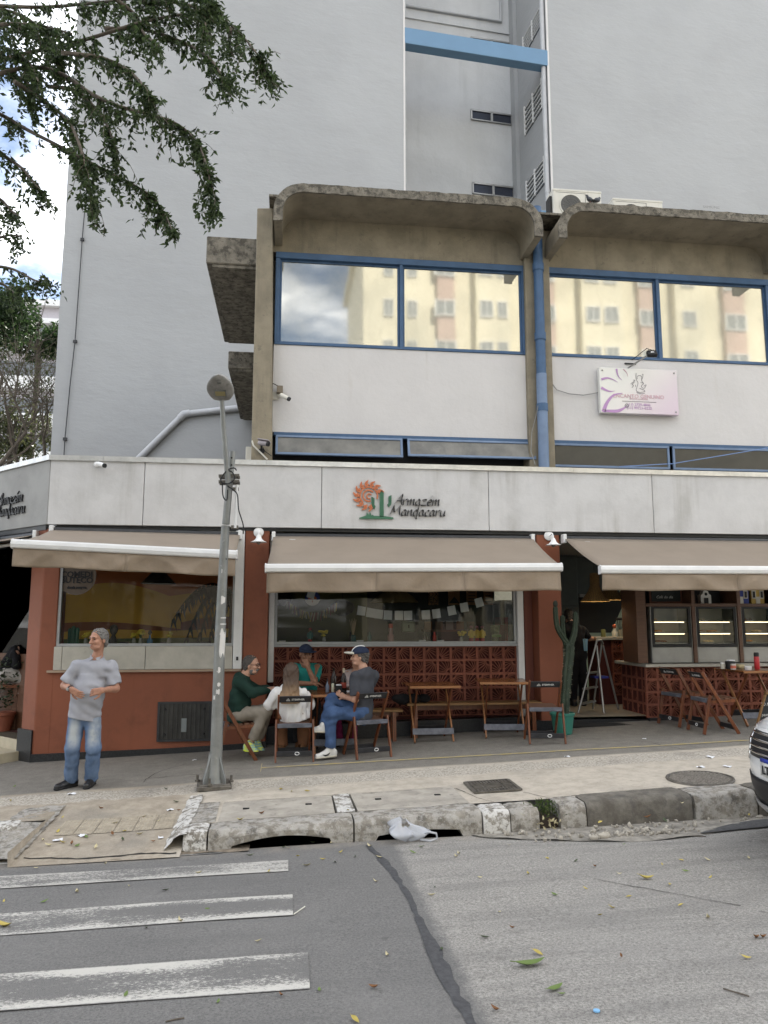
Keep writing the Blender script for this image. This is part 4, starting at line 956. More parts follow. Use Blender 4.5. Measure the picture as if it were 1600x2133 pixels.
letter_m = mat('black_acrylic', (0.02, 0.02, 0.022), 0.4, 0.1); orange_m = mat('orange_acrylic', (0.52, 0.16, 0.065), 0.45, 0.05); green_m = mat('green_acrylic', (0.045, 0.15, 0.085), 0.45, 0.05)
sg = thing('restaurant_sign', 'raised sun and cactus sign reading Armazém Mandacaru on the cement fascia', 'sign', fp(840, 1050))
EX, EZ, EO = V((1, 0, 0)), V((0, 0, 1)), V((0, -1, 0))
q = fp(820, 1052); brush_word('Armazém', q, EX, EZ, EO, .152, sg, letter_m)
q = fp(810, 1074); brush_word('Mandacaru', q, EX, EZ, EO, .152, sg, letter_m)
su = thing('sun_emblem', None, None); su.parent = sg
for k in ('label', 'category'): su.pop(k, None)
sc_ = fp(768, 1033); pxm = (fp(868, 1033).x - fp(768, 1033).x) / 100
def arc_strip(c, pts, w, m, name, par, th=.02):
    n = len(pts); vs_ = []
    for i, p in enumerate(pts):
        a = V(pts[max(i - 1, 0)]); b = V(pts[min(i + 1, n - 1)]); d = (b - a).normalized(); nr = V((-d.y, d.x)); ww = w if not callable(w) else w(i / (n - 1))
        for z in (0, th):
            for s in (-1, 1): g = V(p) + nr * ww * s / 2; vs_.append(c + EX * g.x + EZ * g.y + EO * z)
    fs = []
    for i in range(n - 1): a, b = 4 * i, 4 * i + 4; fs += [(a + 2, a + 3, b + 3, b + 2), (a, b, b + 1, a + 1), (a, a + 2, b + 2, b), (a + 1, b + 1, b + 3, a + 3)]
    fs += [(0, 1, 3, 2), (4 * n - 4, 4 * n - 2, 4 * n - 1, 4 * n - 3)]
    return MB().add(vs_, fs).build(name, m, par)
ring = lambda r, a0, a1, n=24: [(r * math.cos(R(a0 + (a1 - a0) * i / n)), r * math.sin(R(a0 + (a1 - a0) * i / n))) for i in range(n + 1)]
arc_strip(sc_, [(x * pxm, z * pxm) for x, z in ring(18, -20, 230)], 2.6 * pxm, orange_m, 'ring', su)
arc_strip(sc_, [(x * pxm + .0, z * pxm) for x, z in ring(11.5, 40, 290)], 2.6 * pxm, orange_m, 'ring', su)
arc_strip(sc_, [((x + 1) * pxm, (z - 1) * pxm) for x, z in ring(5, 30, 300)], 2.4 * pxm, orange_m, 'ring', su)
for k in range(11):
    a = R(20 + 25.5 * k); r0, r1 = 20.5, 33; bend = .30
    pts = [((r0 + (r1 - r0) * t) * math.cos(a + bend * math.sin(t * 4.2) * .35) * pxm, (r0 + (r1 - r0) * t) * math.sin(a + bend * math.sin(t * 4.2) * .35) * pxm) for t in [i / 7 for i in range(8)]]
    arc_strip(sc_, pts, lambda t: pxm * (8.5 * (1 - t) ** .8 + .6), orange_m, 'ray', su)
    arc_strip(sc_ + EO * .021, pts[1:6], lambda t: pxm * .9 * (1 - t), M['terra_dark'], 'groove', su, .001)
for k, dx in enumerate((-3.2, -1.1, 1.1, 3.2)): arc_strip(fp(795, 1077), [((dx) * pxm, 0), ((dx) * pxm, (55 if k in (1, 2) else 51) * pxm)], 1.85 * pxm, green_m, 'cactus_stem', sg)
for sgn, ox, oz in ((-1, -10, 26), (1, 9, 30)):
    for k in range(3):
        r_ = 5 + 2.2 * k; pts = [((ox + sgn * 1) * pxm + sgn * (r_ * math.sin(R(a))) * pxm, oz * pxm - r_ * math.cos(R(a)) * pxm) for a in range(20, 95, 12)]; pts.append((pts[-1][0], pts[-1][1] + (13 + k) * pxm)); arc_strip(fp(795, 1077), pts, 1.7 * pxm, green_m, 'cactus_arm', sg)
b = fp(795, 1081); mb = MB(); mb.prism([(-46 * pxm, -.5 * pxm), (24 * pxm, 0), (24 * pxm, 3 * pxm), (8 * pxm, 5.5 * pxm), (-16 * pxm, 6 * pxm), (-19 * pxm, 8 * pxm), (-21 * pxm, 6.5 * pxm), (-24 * pxm, 13 * pxm), (-26 * pxm, 8 * pxm), (-31 * pxm, 13 * pxm), (-31 * pxm, 7 * pxm), (-46 * pxm, 1.5 * pxm)], b, EX, EZ, EO * .02); mb.build('ground_strip', green_m, sg)
# the same name on the turned facet
sg2 = thing('restaurant_sign', 'black Armazém Mandacaru letters cut by the left edge on the turned facet', 'sign', c0 + e45 * .9 + n45 * .01 + V((0, 0, 3.4)))
def fz(px_, py_):
    r = ray(px_, py_); o = c0 + n45 * .006; t = (o - V((0, 0, CAM_H))).dot(n45) / r.dot(n45); return V((0, 0, CAM_H)) + r * t
ef = -e45
q = fz(50, 1044); brush_word('Armazém', q - ef * .76, ef, EZ, n45, .165, sg2, letter_m); q = fz(55, 1067); brush_word('Mandacaru', q - ef * .93, ef, EZ, n45, .165, sg2, letter_m)

def text_mesh(txt, size, m, parent, o3, u, v, name='lettering', shear=0.0, align='CENTER', off=0.0, name_space=1.0, ext=.0012):
    cu = bpy.data.curves.new('t', 'FONT'); cu.body = txt; cu.size = size; cu.shear = shear; cu.align_x = align; cu.offset = off; cu.space_character = name_space; cu.resolution_u = 2; cu.extrude = ext
    ob_ = bpy.data.objects.new('t', cu); COL.objects.link(ob_); dg_ = bpy.context.evaluated_depsgraph_get(); me = bpy.data.meshes.new_from_object(ob_.evaluated_get(dg_)); bpy.data.objects.remove(ob_)
    u, v = V(u).normalized(), V(v).normalized(); w = u.cross(v); Mx = Matrix((u, v, w)).transposed().to_4x4(); Mx.translation = V(o3); me.transform((wm(parent).inverted() if parent else Matrix.Identity(4)) @ Mx)
    me.materials.clear(); me.materials.append(m); me.name = name; return link(name, me, parent)
# beauty parlour board
BY = 11.28; lilac = flat('lilac_print', (0.46, 0.27, 0.50)); pinkp = flat('pink_print', (0.60, 0.36, 0.42)); greyp = flat('grey_print', (0.12, 0.11, 0.13))
bt, bb2 = P(1330, 768, BY), P(1332, 862, BY); bl_, br_ = P(1250, 815, BY).x, P(1412, 815, BY).x
sb = thing('sign_board', 'white and lilac ENCANTO GENUINO sign board on the white wall', 'sign', ((bl_ + br_) / 2, BY, bb2.z))
gr = NT('lilac_board'); cgp = gr.coord(); sxx = gr.n('SeparateXYZ'); gr.l(cgp, sxx.inputs[0])
gr.bsdf(gr.mix(gr.rng(gr.math('SUBTRACT', sxx.outputs[0], sxx.outputs[2]), bl_ - bb2.z - .3, br_ - bb2.z + .2), (0.74, 0.74, 0.70), (0.64, 0.52, 0.62)), 0.25, 0, 0.5)
MB().box(bl_, br_, BY, UY - .03, bb2.z, bt.z).build('panel', gr.m, sb, bevel=.006)
for sx0 in (bl_ + .05, br_ - .05):
    for z in (bt.z - .05, bb2.z + .05): mb = MB(); mb.lathe([(.012, 0), (.012, .012), (.004, .016)], (sx0, BY, z), 10, axis=(0, -1, 0)); mb.build('spacer_screw', M['alu'], sb)
def bp_(px_, py_): q = P(px_, py_, BY - .004); return q
def pl(pts, w, m, name):
    c = bp_(pts[0][0], pts[0][1]); arc_strip(c, [((bp_(x, y) - c).x, (bp_(x, y) - c).z) for x, y in pts], w, m, name, sb, .0015)
def cr(pts, k=6):
    p = [V((a, b)) for a, b in pts]; pe = [p[0] * 2 - p[1]] + p + [p[-1] * 2 - p[-2]]; out = []
    for i in range(1, len(pe) - 2):
        for t in range(k): t /= k; a, b, c, d = pe[i - 1:i + 3]; out.append(tuple(.5 * ((2 * b) + (c - a) * t + (2 * a - 5 * b + 4 * c - d) * t * t + (3 * b - a - 3 * c + d) * t ** 3)))
    return out + [tuple(p[-1])]
zz_ = lambda x, y: (1200 + x * 240 / 1600, 740 + y * 240 / 1600)
for pts, w in (([(380, 785), (430, 660), (520, 555), (650, 525)], lambda t: .062 * (1 - t) ** .8 + .004), ([(400, 770), (560, 775), (640, 750), (700, 710)], lambda t: .045 * math.sin(math.pi * (.25 + .7 * t)) + .003), ([(352, 335), (430, 315), (510, 335), (580, 375)], lambda t: .034 * (1 - t) + .004), ([(350, 450), (420, 485), (480, 502), (540, 495)], lambda t: .040 * (1 - t) + .004),
               ([(562, 188), (575, 260), (600, 310), (640, 345)], lambda t: .028 * (1 - t) + .004), ([(655, 192), (690, 225), (710, 260), (718, 295)], lambda t: .012 * (1 - t) + .004)):
    pl([zz_(*p) for p in cr(pts)], w, lilac if w(0) > .03 else pinkp, 'petal_print')
for pts in ([(835, 245), (832, 300), (840, 345), (860, 380), (850, 430), (835, 480), (850, 505), (900, 515), (955, 505)], [(850, 330), (850, 295), (885, 280), (912, 300), (905, 335)], [(915, 270), (930, 265), (925, 310), (912, 350), (940, 395)], [(790, 345), (820, 350), (775, 385), (760, 400)], [(815, 370), (780, 405), (800, 420), (775, 450)], [(895, 380), (940, 390), (905, 430), (945, 460), (975, 410), (940, 430)], [(840, 515), (900, 535), (955, 528)], [(880, 460), (940, 480), (958, 505)], [(825, 410), (830, 440)]):
    pl([zz_(*p) for p in cr(pts, 4)], .006, greyp, 'figure_line')
text_mesh('ENCANTO GENUINO', .088, pinkp, sb, bp_(*zz_(872, 597)), EX, EZ, off=.0)
text_mesh('ESTÉTICA AVANÇADA', .030, pinkp, sb, bp_(*zz_(872, 617)), EX, EZ)
pl([zz_(640, 636), zz_(880, 645), zz_(1115, 655)], .006, greyp, 'rule')
text_mesh('(11) 2729-4846', .062, lilac, sb, bp_(*zz_(875, 703)), EX, EZ); text_mesh('(11) 99721-0222', .062, lilac, sb, bp_(*zz_(882, 750)), EX, EZ)
pl([zz_(705 + 25 * math.cos(t * .42), 700 + 25 * math.sin(t * .42)) for t in range(16)], .007, greyp, 'ring_print'); pl([zz_(695, 690), zz_(703, 705), zz_(715, 710)], .009, greyp, 'handset_print')
# floodlight on its arm
fl0, fl1 = P(1312, 764, 11.34), P(1352, 738, 10.75)
fl = thing('floodlight', 'small black floodlight on a thin arm above the sign board', 'floodlight', fl0)
mb = MB(); mb.tube([fl0 + V((0, .06, 0)), fl1], .013, 8); mb.build('arm', M['alu'], fl, auto=50)
mb = MB(); mb.bar(fl0 + V((-.06, .05, .07)), fl0 + V((.13, .05, .07)), .02, .02); mb.build('bracket', M['dark_metal'], fl)
c = P(1358, 737, 10.75); Mr = Euler((R(-35), 0, R(-8))).to_matrix()
mb = MB(); mb.obox(c, (.15, .06, .11), Mr); mb.build('housing', M['black'], fl, bevel=.008)
mb = MB(); mb.obox(c + Mr @ V((0, .034, 0)), (.12, .006, .08), Mr); mb.build('lens', flat('flood_lens', (0.35, 0.35, 0.30), 0.2), fl)
mb = MB(); mb.obox(c + Mr @ V((0, -.034, 0)), (.05, .004, .022), Mr); mb.build('rating_plate', M['white'], fl)
for k in range(5): mb = MB(); mb.obox(c + Mr @ V((-.05 + .025 * k, -.035, .035)), (.008, .014, .03), Mr); mb.build('fin', M['black'], fl)
mb = MB(); mb.tube([c + V((.0, 0, .06)), c + V((-.03, .1, .12)), fl0 + V((.05, .02, .12))], .006, 5); mb.build('lead', M['black'], fl)
# sign lead from the downpipe
wv = [P(*p, 11.36) for p in ((1138, 770), (1146, 795), (1160, 812), (1185, 820), (1215, 823), (1250, 817))]
tag((lambda mb: (mb.tube(wv, .007, 5), mb.tube([p + V((0, 0, .02 * (i % 2))) for i, p in enumerate(wv[:3])], .006, 5), mb)[-1])(MB()).build('sign_cable', flat('grey_wire', (0.25, 0.25, 0.24))), 'loose grey wire from the drainpipe to the sign board', 'cable')
wv = [P(1130, 800, 11.18), P(1118, 860, 11.16), P(1108, 900, 11.2), P(1106, 940, 11.16), P(1115, 968, 11.0)]
tag((lambda mb: (mb.tube(wv, .006, 5), mb)[-1])(MB()).build('loose_wire', flat('grey_wire', (0.25, 0.25, 0.24))), 'thin wire dangling beside the blue drainpipe down to the parapet', 'cable')
wv = [P(1290, 972, 10.9), P(1400, 966, 10.9), P(1480, 953, 10.9), P(1600, 933, 10.9), P(1760, 900, 10.9)]
tag((lambda mb: (mb.tube(wv, .007, 5), mb)[-1])(MB()).build('blue_cable', flat('blue_wire', (0.16, 0.26, 0.50))), 'light blue cable rising to the right in front of the strip windows', 'cable')
# security cameras
def bullet(c, dirv, L, r, m, cap_m, label, mount=None, hood=False):
    c = V(c); dv_ = V(dirv).normalized(); o = thing('security_camera', label, 'camera', c, group='security cameras on the building')
    mb = MB(); mb.lathe([(r * .8, 0), (r, .01), (r, L * .86), (r * .92, L * .87)], c, 14, axis=dv_); mb.build('body', m, o, auto=40)
    mb = MB(); mb.lathe([(r * .95, L * .86), (r * 1.02, L * .9), (r * .98, L * 1.04), (r * .5, L * 1.03)], c, 14, axis=dv_); mb.build('lens_hood', cap_m, o, auto=40)
    if hood: mb = MB(); mb.obox(c + dv_ * L * .55 + V((0, 0, r * 1.15)), (r * 2.1, L * 1.15, .012), (V((0, 1, 0)).rotation_difference(dv_)).to_matrix()); mb.build('sun_shield', m, o)
    if mount:
        mb = MB(); mb.tube([V(mount), c + dv_ * L * .3], r * .42, 8); mb.lathe([(r * 1.2, 0), (r * 1.2, .02), (r * .5, .03)], V(mount), 12, axis=(0, -1, 0)); mb.build('bracket', m if not hood else M['black'], o, auto=40)
    return o
c = P(203, 966, FA - .06); bullet(c, (.75, -.5, -.25), .15, .032, M['white'], M['black'], 'small white camera under the parapet cap at the left of the fascia', c + V((-.02, .055, .0)))
c = P(585, 822, 11.22); o = bullet(c, (.8, -.45, -.55), .17, .032, M['cream_plastic'], M['dark_metal'], 'cream camera and junction box on the white panel beside the pillar', c + V((-.02, .14, .03)))
q = P(583, 812, 11.3); mb = MB(); mb.box(q.x - .045, q.x + .045, 11.27, 11.37, q.z - .05, q.z + .06); mb.build('junction_box', mat('brown_box', (0.17, 0.14, 0.10), 0.6), o, bevel=.005)
mb = MB(); q2 = P(574, 823, 11.38); mb.box(q2.x - .05, q2.x + .05, 11.375, 11.39, q2.z - .07, q2.z + .05); mb.build('plate', M['cream_plastic'], o)
mb = MB(); mb.tube([q + V((-.03, 0, .06)), q + V((-.10, .02, .10)), q + V((-.17, .06, .07))], .008, 5); mb.build('lead', M['black'], o)
c = P(539, 922, 11.08); o = bullet(c, (.85, -.5, -.22), .17, .036, flat('grey_lilac_metal', (0.30, 0.27, 0.28), 0.4), M['black'], 'grey camera with black bracket low on the concrete pillar', P(545, 940, 11.19), hood=True)
mb = MB(); mb.tube([P(548, 932, 11.15), P(552, 940, 11.18), P(566, 950, 11.17)], .006, 5); mb.build('lead', M['black'], o)
mb = MB(); mb.tube([P(525, 918, 11.16), P(528, 928, 11.15), P(557, 957, 11.1)], .012, 6); tag(mb.build('conduit', M['cream_plastic']), 'short cream conduit running down the foot of the concrete pillar', 'conduit')
q = P(521, 947, 11.6); mb = MB(); mb.box(q.x - .06, q.x + .05, 11.5, 11.66, 3.9, q.z + .10); tag(mb.build('meter_box', M['cream_plastic'], bevel=.005), 'small cream box standing behind the foot of the concrete pillar', 'box')

# ---------------------------------------------------------------- street lamp: leaning galvanised pole with a lamp arm
LY = 8.74
lb = G(446, 1640); LY = lb.y
sl = thing('street_lamp', 'leaning galvanised street lamp pole with drooping cables and a grimy lamp head', 'street lamp', lb)
axis = [P(446, 1640, LY), P(460, 1300, LY), P(473, 1090, LY), P(485, 940, LY)]
rpx = lambda w: w / 2 / FPX * 8.8
pp = [axis[0] + V((0, 0, .02)), P(451, 1560, LY), P(458, 1330, LY), P(466, 1160, LY), P(470, 1095, LY)]
mb = MB(); mb.tube(pp, [rpx(25), rpx(24), rpx(21), rpx(18), rpx(17)], 18); mb.build('pole', M['galv'], sl, auto=40)
mb = MB(); mb.tube([P(470.5, 1092, LY), P(478, 1005, LY), P(485, 941, LY)], [rpx(15.5), rpx(14.5), rpx(12.5)], 16); mb.build('pole_top', M['galv'], sl, auto=40)
mb = MB()
for px_, py_ in ((480, 955), (480, 970), (468, 1165), (466, 1190)):
    q = P(px_ + 3, py_, LY); mb.lathe([(.011, 0), (.009, .004)], q + V((0, -rpx(15) + .004, 0)), 8, axis=(0, -1, 0))
mb.build('bolt_holes', M['void'], sl)
# conical foot with fins, base plate and bolts
f0 = V((lb.x, lb.y, zs(lb.x, lb.y)))
mb = MB(); mb.obox(f0 + V((0, 0, .045)), (.33, .33, .022), Matrix.Rotation(R(6), 3, 'Z')); mb.obox(f0 + V((0, 0, .02)), (.36, .36, .045), Matrix.Rotation(R(6), 3, 'Z')); mb.build('base_plate', M['cast'], sl, bevel=.006)
mb = MB(); mb.lathe([(.118, 0), (.10, .05), (rpx(26), .26), (rpx(25), .30)], f0 + V((0, 0, .055)), 16); mb.build('foot', M['galv'], sl, auto=40)
mb = MB()
for k in range(4):
    a = R(45 + 90 * k + 6); d = V((math.cos(a), math.sin(a), 0)); mb.prism([(.05, .0), (.165, .0), (.165, .03), (.07, .27), (.04, .27)], f0 + V((0, 0, .056)) - V((-d.y, d.x, 0)) * .006, d, (0, 0, 1), V((-d.y, d.x, 0)) * .012)
mb.build('fins', M['galv'], sl)
for k in range(4):
    a = R(90 * k + 45 + 6); d = V((math.cos(a + .5), math.sin(a + .5), 0)) * .185; mb = MB(); mb.lathe([(.026, 0), (.026, .02), (.013, .022), (.013, .07), (.002, .072)], f0 + d + V((0, 0, .057)), 6); mb.build('anchor_bolt', M['cast'], sl)
# clamps, arm, lamp head, cables
for py_ in (993, 1005):
    q = P(478, py_, LY); mb = MB(); mb.obox(q + V((0, -.06, 0)), (.23, .018, .035), Matrix.Rotation(R(-3), 3, 'Y')); mb.obox(q + V((0, .06, 0)), (.23, .018, .035), Matrix.Rotation(R(-3), 3, 'Y'))
    for s in (-1, 1): mb.bar(q + V((s * .095, -.08, 0)), q + V((s * .095, .08, 0)), .016, .016)
    mb.build('clamp', M['cast'], sl)
arm = [P(476, 1010, LY - .10), P(472, 960, LY - .11), P(466, 890, LY - .13), P(462, 832, LY - .16)]
mb = MB(); mb.tube(arm, [.034, .033, .029, .027], 12); mb.build('arm', M['galv'], sl, auto=40)
hd = arm[-1]; tip = P(455, 781, LY - .52)
ax = (tip - hd); Lh = ax.length; ax.normalize(); rt = V((1, 0, 0)); rt = (rt - ax * rt.dot(ax)).normalized(); nn = rt.cross(ax).normalized()
if nn.y > 0: nn = -nn
def headpt(u, a):
    wv_ = .158 * (math.sin(math.pi * min(1, .12 + u * .88)) ** .55) * (1 - .12 * u); hh = .075 * (math.sin(math.pi * min(1, .1 + .9 * u)) ** .5)
    return hd + ax * (Lh * 1.02 * u) + rt * (wv_ * math.cos(a)) + nn * (hh * math.sin(a) * (.45 if math.sin(a) > 0 else 1.1))
n, m_ = 14, 20
mb = MB(); mb.add([headpt(i / n, 2 * math.pi * j / m_) for i in range(n + 1) for j in range(m_)], [(i * m_ + j, (i + 1) * m_ + j, (i + 1) * m_ + (j + 1) % m_, i * m_ + (j + 1) % m_) for i in range(n) for j in range(m_)] + [tuple(range(m_)), tuple(n * m_ + j for j in range(m_ - 1, -1, -1))])
lampm = mat('grimy_aluminium', (0.29, 0.285, 0.27), 0.55, 0.25, 6, 0.3, 30, metal=0.3, streak=0.6, scol=(0.07, 0.065, 0.06), sscale=10, spots=0.5, pscale=16, pcol=(0.55, 0.54, 0.5)); mb.build('lamp_head', lampm, sl, auto=50)
cw = hd + ax * (Lh * .36) + nn * .036; MB().obox(cw, (.115, .075, .012), Matrix((rt, ax, nn)).transposed()).build('lamp_window', mat('yellowed_lens', (0.30, 0.26, 0.13), 0.3), sl)
mb = MB(); mb.add([], []); 
for k in (-1, 1): mb.obox(cw + rt * .06 * k, (.01, .09, .016), Matrix((rt, ax, nn)).transposed())
mb.obox(cw + ax * .042, (.13, .01, .016), Matrix((rt, ax, nn)).transposed()); mb.obox(cw - ax * .042, (.13, .01, .016), Matrix((rt, ax, nn)).transposed()); mb.obox(hd + ax * Lh * .78 + nn * .03, (.04, .03, .02), Matrix((rt, ax, nn)).transposed()); mb.build('lens_frame', M['galv'], sl)
cy_ = LY - .13; loops = [[(493, 980), (488, 975), (476, 978), (466, 988), (460, 1000), (466, 1007), (480, 1006), (489, 996), (484, 984), (476, 980)], [(463, 1008), (464, 1030), (468, 1040), (473, 1040), (474, 1020)], [(474, 1012), (488, 1022), (495, 1032), (497, 1060), (503, 1080), (507, 1095), (507, 1112)]]
for L_ in loops: mb = MB(); mb.tube([P(x, y, cy_) for x, y in cr(L_, 4)], .0075, 5); mb.build('cable', M['black'], sl)
mb = MB(); mb.tube([P(490, 1100, LY - .02), P(494, 1010, LY - .02)], .017, 8); mb.build('side_conduit', M['white_metal'], sl)
mb = MB(); mb.obox(P(489, 1098, LY), (.08, .05, .035)); mb.obox(P(491, 1019, LY), (.07, .05, .035)); mb.build('conduit_clip', M['cast'], sl)
# torn stickers and tape on the pole
stm = flat('torn_paper', (0.62, 0.60, 0.57), 0.85)
for px_, py_, w, h, a in ((465, 1340, 13, 50, -.25), (463, 1250, 14, 14, -.2), (461, 1190, 6, 7, 0), (460, 1320, 18, 6, -.3), (456, 1395, 8, 10, .2), (455, 1440, 7, 9, .6), (447, 1452, 5, 8, -.5), (463, 1300, 24, 2.5, 0), (462, 1287, 24, 2, 0), (457, 1425, 6, 7, -.4)):
    cx2 = V(P(px_, py_, LY)); t = (1640 - py_) / 550; ctr = axis[0].lerp(P(470, 1095, LY), t); rad = rpx(25 - 8 * t) + .0014
    a0 = math.asin(max(-.85, min(.85, (cx2.x - ctr.x) / rad))); dw = min(1.2, w / FPX * 8.7 / rad / 2); hz = h / FPX * 8.7 / 2; jj = random.Random(px_ + py_)
    mb = MB(); mb.grid(lambda u, v: V((ctr.x + (v * 2 - 1) * hz * .05 + rad * math.sin(a0 + (u * 2 - 1) * dw), ctr.y - rad * math.cos(a0 + (u * 2 - 1) * dw), cx2.z + (v * 2 - 1) * hz * (1 + .25 * math.sin(u * 7 + px_)))), 6, 3); mb.build('sticker', stm, sl)

# ---------------------------------------------------------------- air-conditioning units on the flat roof, pigeons
roofz = zt1 - .02
def ac_unit(x0, x1, py_top, Y, label, m, fan=.29, zb=None, slots=True):
    z1 = P(1200, py_top, Y).z; z0 = zb if zb else z1 - .60; o = thing('air_conditioner', label, 'air conditioner', ((x0 + x1) / 2, Y + .15, z0), group='air conditioners on the flat roof'); w = x1 - x0
    MB().box(x0, x1, Y, Y + .32, z0, z1).build('casing', m, o, bevel=.012)
    MB().box(x0 - .004, x1 + .004, Y - .006, Y + .326, z1 - .035, z1 + .006).build('lid', m, o, bevel=.006)
    fx = x0 + w * .36; r_ = .2; fz_ = z1 - fan; fm = flat('fan_grey', (0.13, 0.13, 0.125))
    mb = MB(); mb.lathe([(r_ + .012, 0), (r_ + .012, .012), (r_ - .01, .014), (r_ - .012, 0)], (fx, Y, fz_), 28, axis=(0, -1, 0)); mb.build('fan_ring', m, o, auto=40)
    mb = MB(); mb.lathe([(.0, .002), (r_ - .004, .002)], (fx, Y, fz_), 28, axis=(0, -1, 0), caps=False); mb.build('fan_opening', fm, o)
    mb = MB()
    for k in range(1, 5): mb.tube([(fx + r_ * k / 5 * math.cos(a * .4189), Y - .012, fz_ + r_ * k / 5 * math.sin(a * .4189)) for a in range(16)], .0035, 4)
    for k in range(6): a = math.pi * k / 6; mb.bar((fx - r_ * math.cos(a), Y - .010, fz_ - r_ * math.sin(a)), (fx + r_ * math.cos(a), Y - .010, fz_ + r_ * math.sin(a)), .006, .006)
    mb.build('fan_grille', fm, o)
    mb = MB(); mb.box(x0 + w * .05, x0 + w * .67, Y - .003, Y - .001, z1 - .062, z1 - .055); mb.box(x0 + w * .66, x0 + w * .67, Y - .003, Y - .001, z0 + .05, z1 - .06); mb.build('panel_seam', fm, o)
    mb = MB(); mb.box(x1 - .02, x1 + .03, Y + .05, Y + .26, z0 + .05, z1 - .1) if False else mb.box(x0 - .05, x0 - .002, Y + .06, Y + .26, z0 + .06, z1 - .10); mb.build('side_cover', M['black'], o, bevel=.01)
    return o
acm = mat('aged_ac_casing', (0.60, 0.585, 0.53), 0.5, 0.06, 3, 0.1, streak=0.4, scol=(0.36, 0.33, 0.27), sscale=5)
aY = 12.0
ac_unit(P(1153, 420, aY).x, P(1253, 420, aY).x, 396, aY, 'tall cream air conditioner at the left end of the roof row, pigeons before it', acm, zb=roofz - .05)
ac_unit(P(1277, 420, aY + .3).x, P(1380, 420, aY + .3).x, 407, aY + .3, 'middle cream air conditioner half hidden by the concrete hood', acm, zb=roofz - .12)
o = ac_unit(P(1412, 420, aY + .4).x, P(1498, 420, aY + .4).x, 425, aY + .4, 'clean white air conditioner at the right, only its top showing', M['white'], zb=roofz - .35)
text_mesh('SAMSUNG', .07, flat('grey_wire', (0.25, 0.25, 0.24)), o, P(1482, 434, aY + .39), EX, EZ)
def pigeon(c, hd_, label):
    c = V(c); o = thing('pigeon', label, 'pigeon', c, hd_, group='pigeons on the concrete hood'); pm = mat('pigeon_feathers', (0.05, 0.055, 0.065), 0.6, 0.3, 20, 0.2) if 'pig' not in M else M['pig']; M['pig'] = pm
    mb = MB(); mb.ball((0, 0, .075), (.095, .055, .058), 14, 10, Euler((0, R(-18), 0)).to_matrix()); mb.ball((.07, 0, .125), (.034, .032, .045), 10, 8); mb.ball((.088, 0, .155), (.027, .024, .025), 10, 8)
    mb.add([(-.06, -.03, .065), (-.06, .03, .065), (-.17, .022, .035), (-.17, -.022, .035), (-.06, -.03, .05), (-.06, .03, .05), (-.17, .022, .028), (-.17, -.022, .028)], [(0, 1, 2, 3), (4, 7, 6, 5), (0, 4, 5, 1), (1, 5, 6, 2), (2, 6, 7, 3), (3, 7, 4, 0)])
    me = mb.mesh('body', pm, True); link('body', me, o)
    mb = MB(); mb.lathe([(.008, 0), (.0015, .022)], (.112, 0, .153), 6, axis=(1, 0, -.2)); link('beak', mb.mesh('beak', M['dark_metal']), o)
    for s in (-1, 1): mb = MB(); mb.tube([(.0, s * .022, .03), (.005, s * .022, 0)], .004, 5); link('foot', mb.mesh('foot', flat('pigeon_foot', (0.35, 0.12, 0.10))), o)
    o.scale = (.66,) * 3
pigeon(P(1229, 422, HY + .12) * 1, R(200), 'left of two dark pigeons perched on the right concrete hood'); pigeon(P(1244, 423, HY + .12), R(25), 'right of two dark pigeons perched on the right concrete hood')
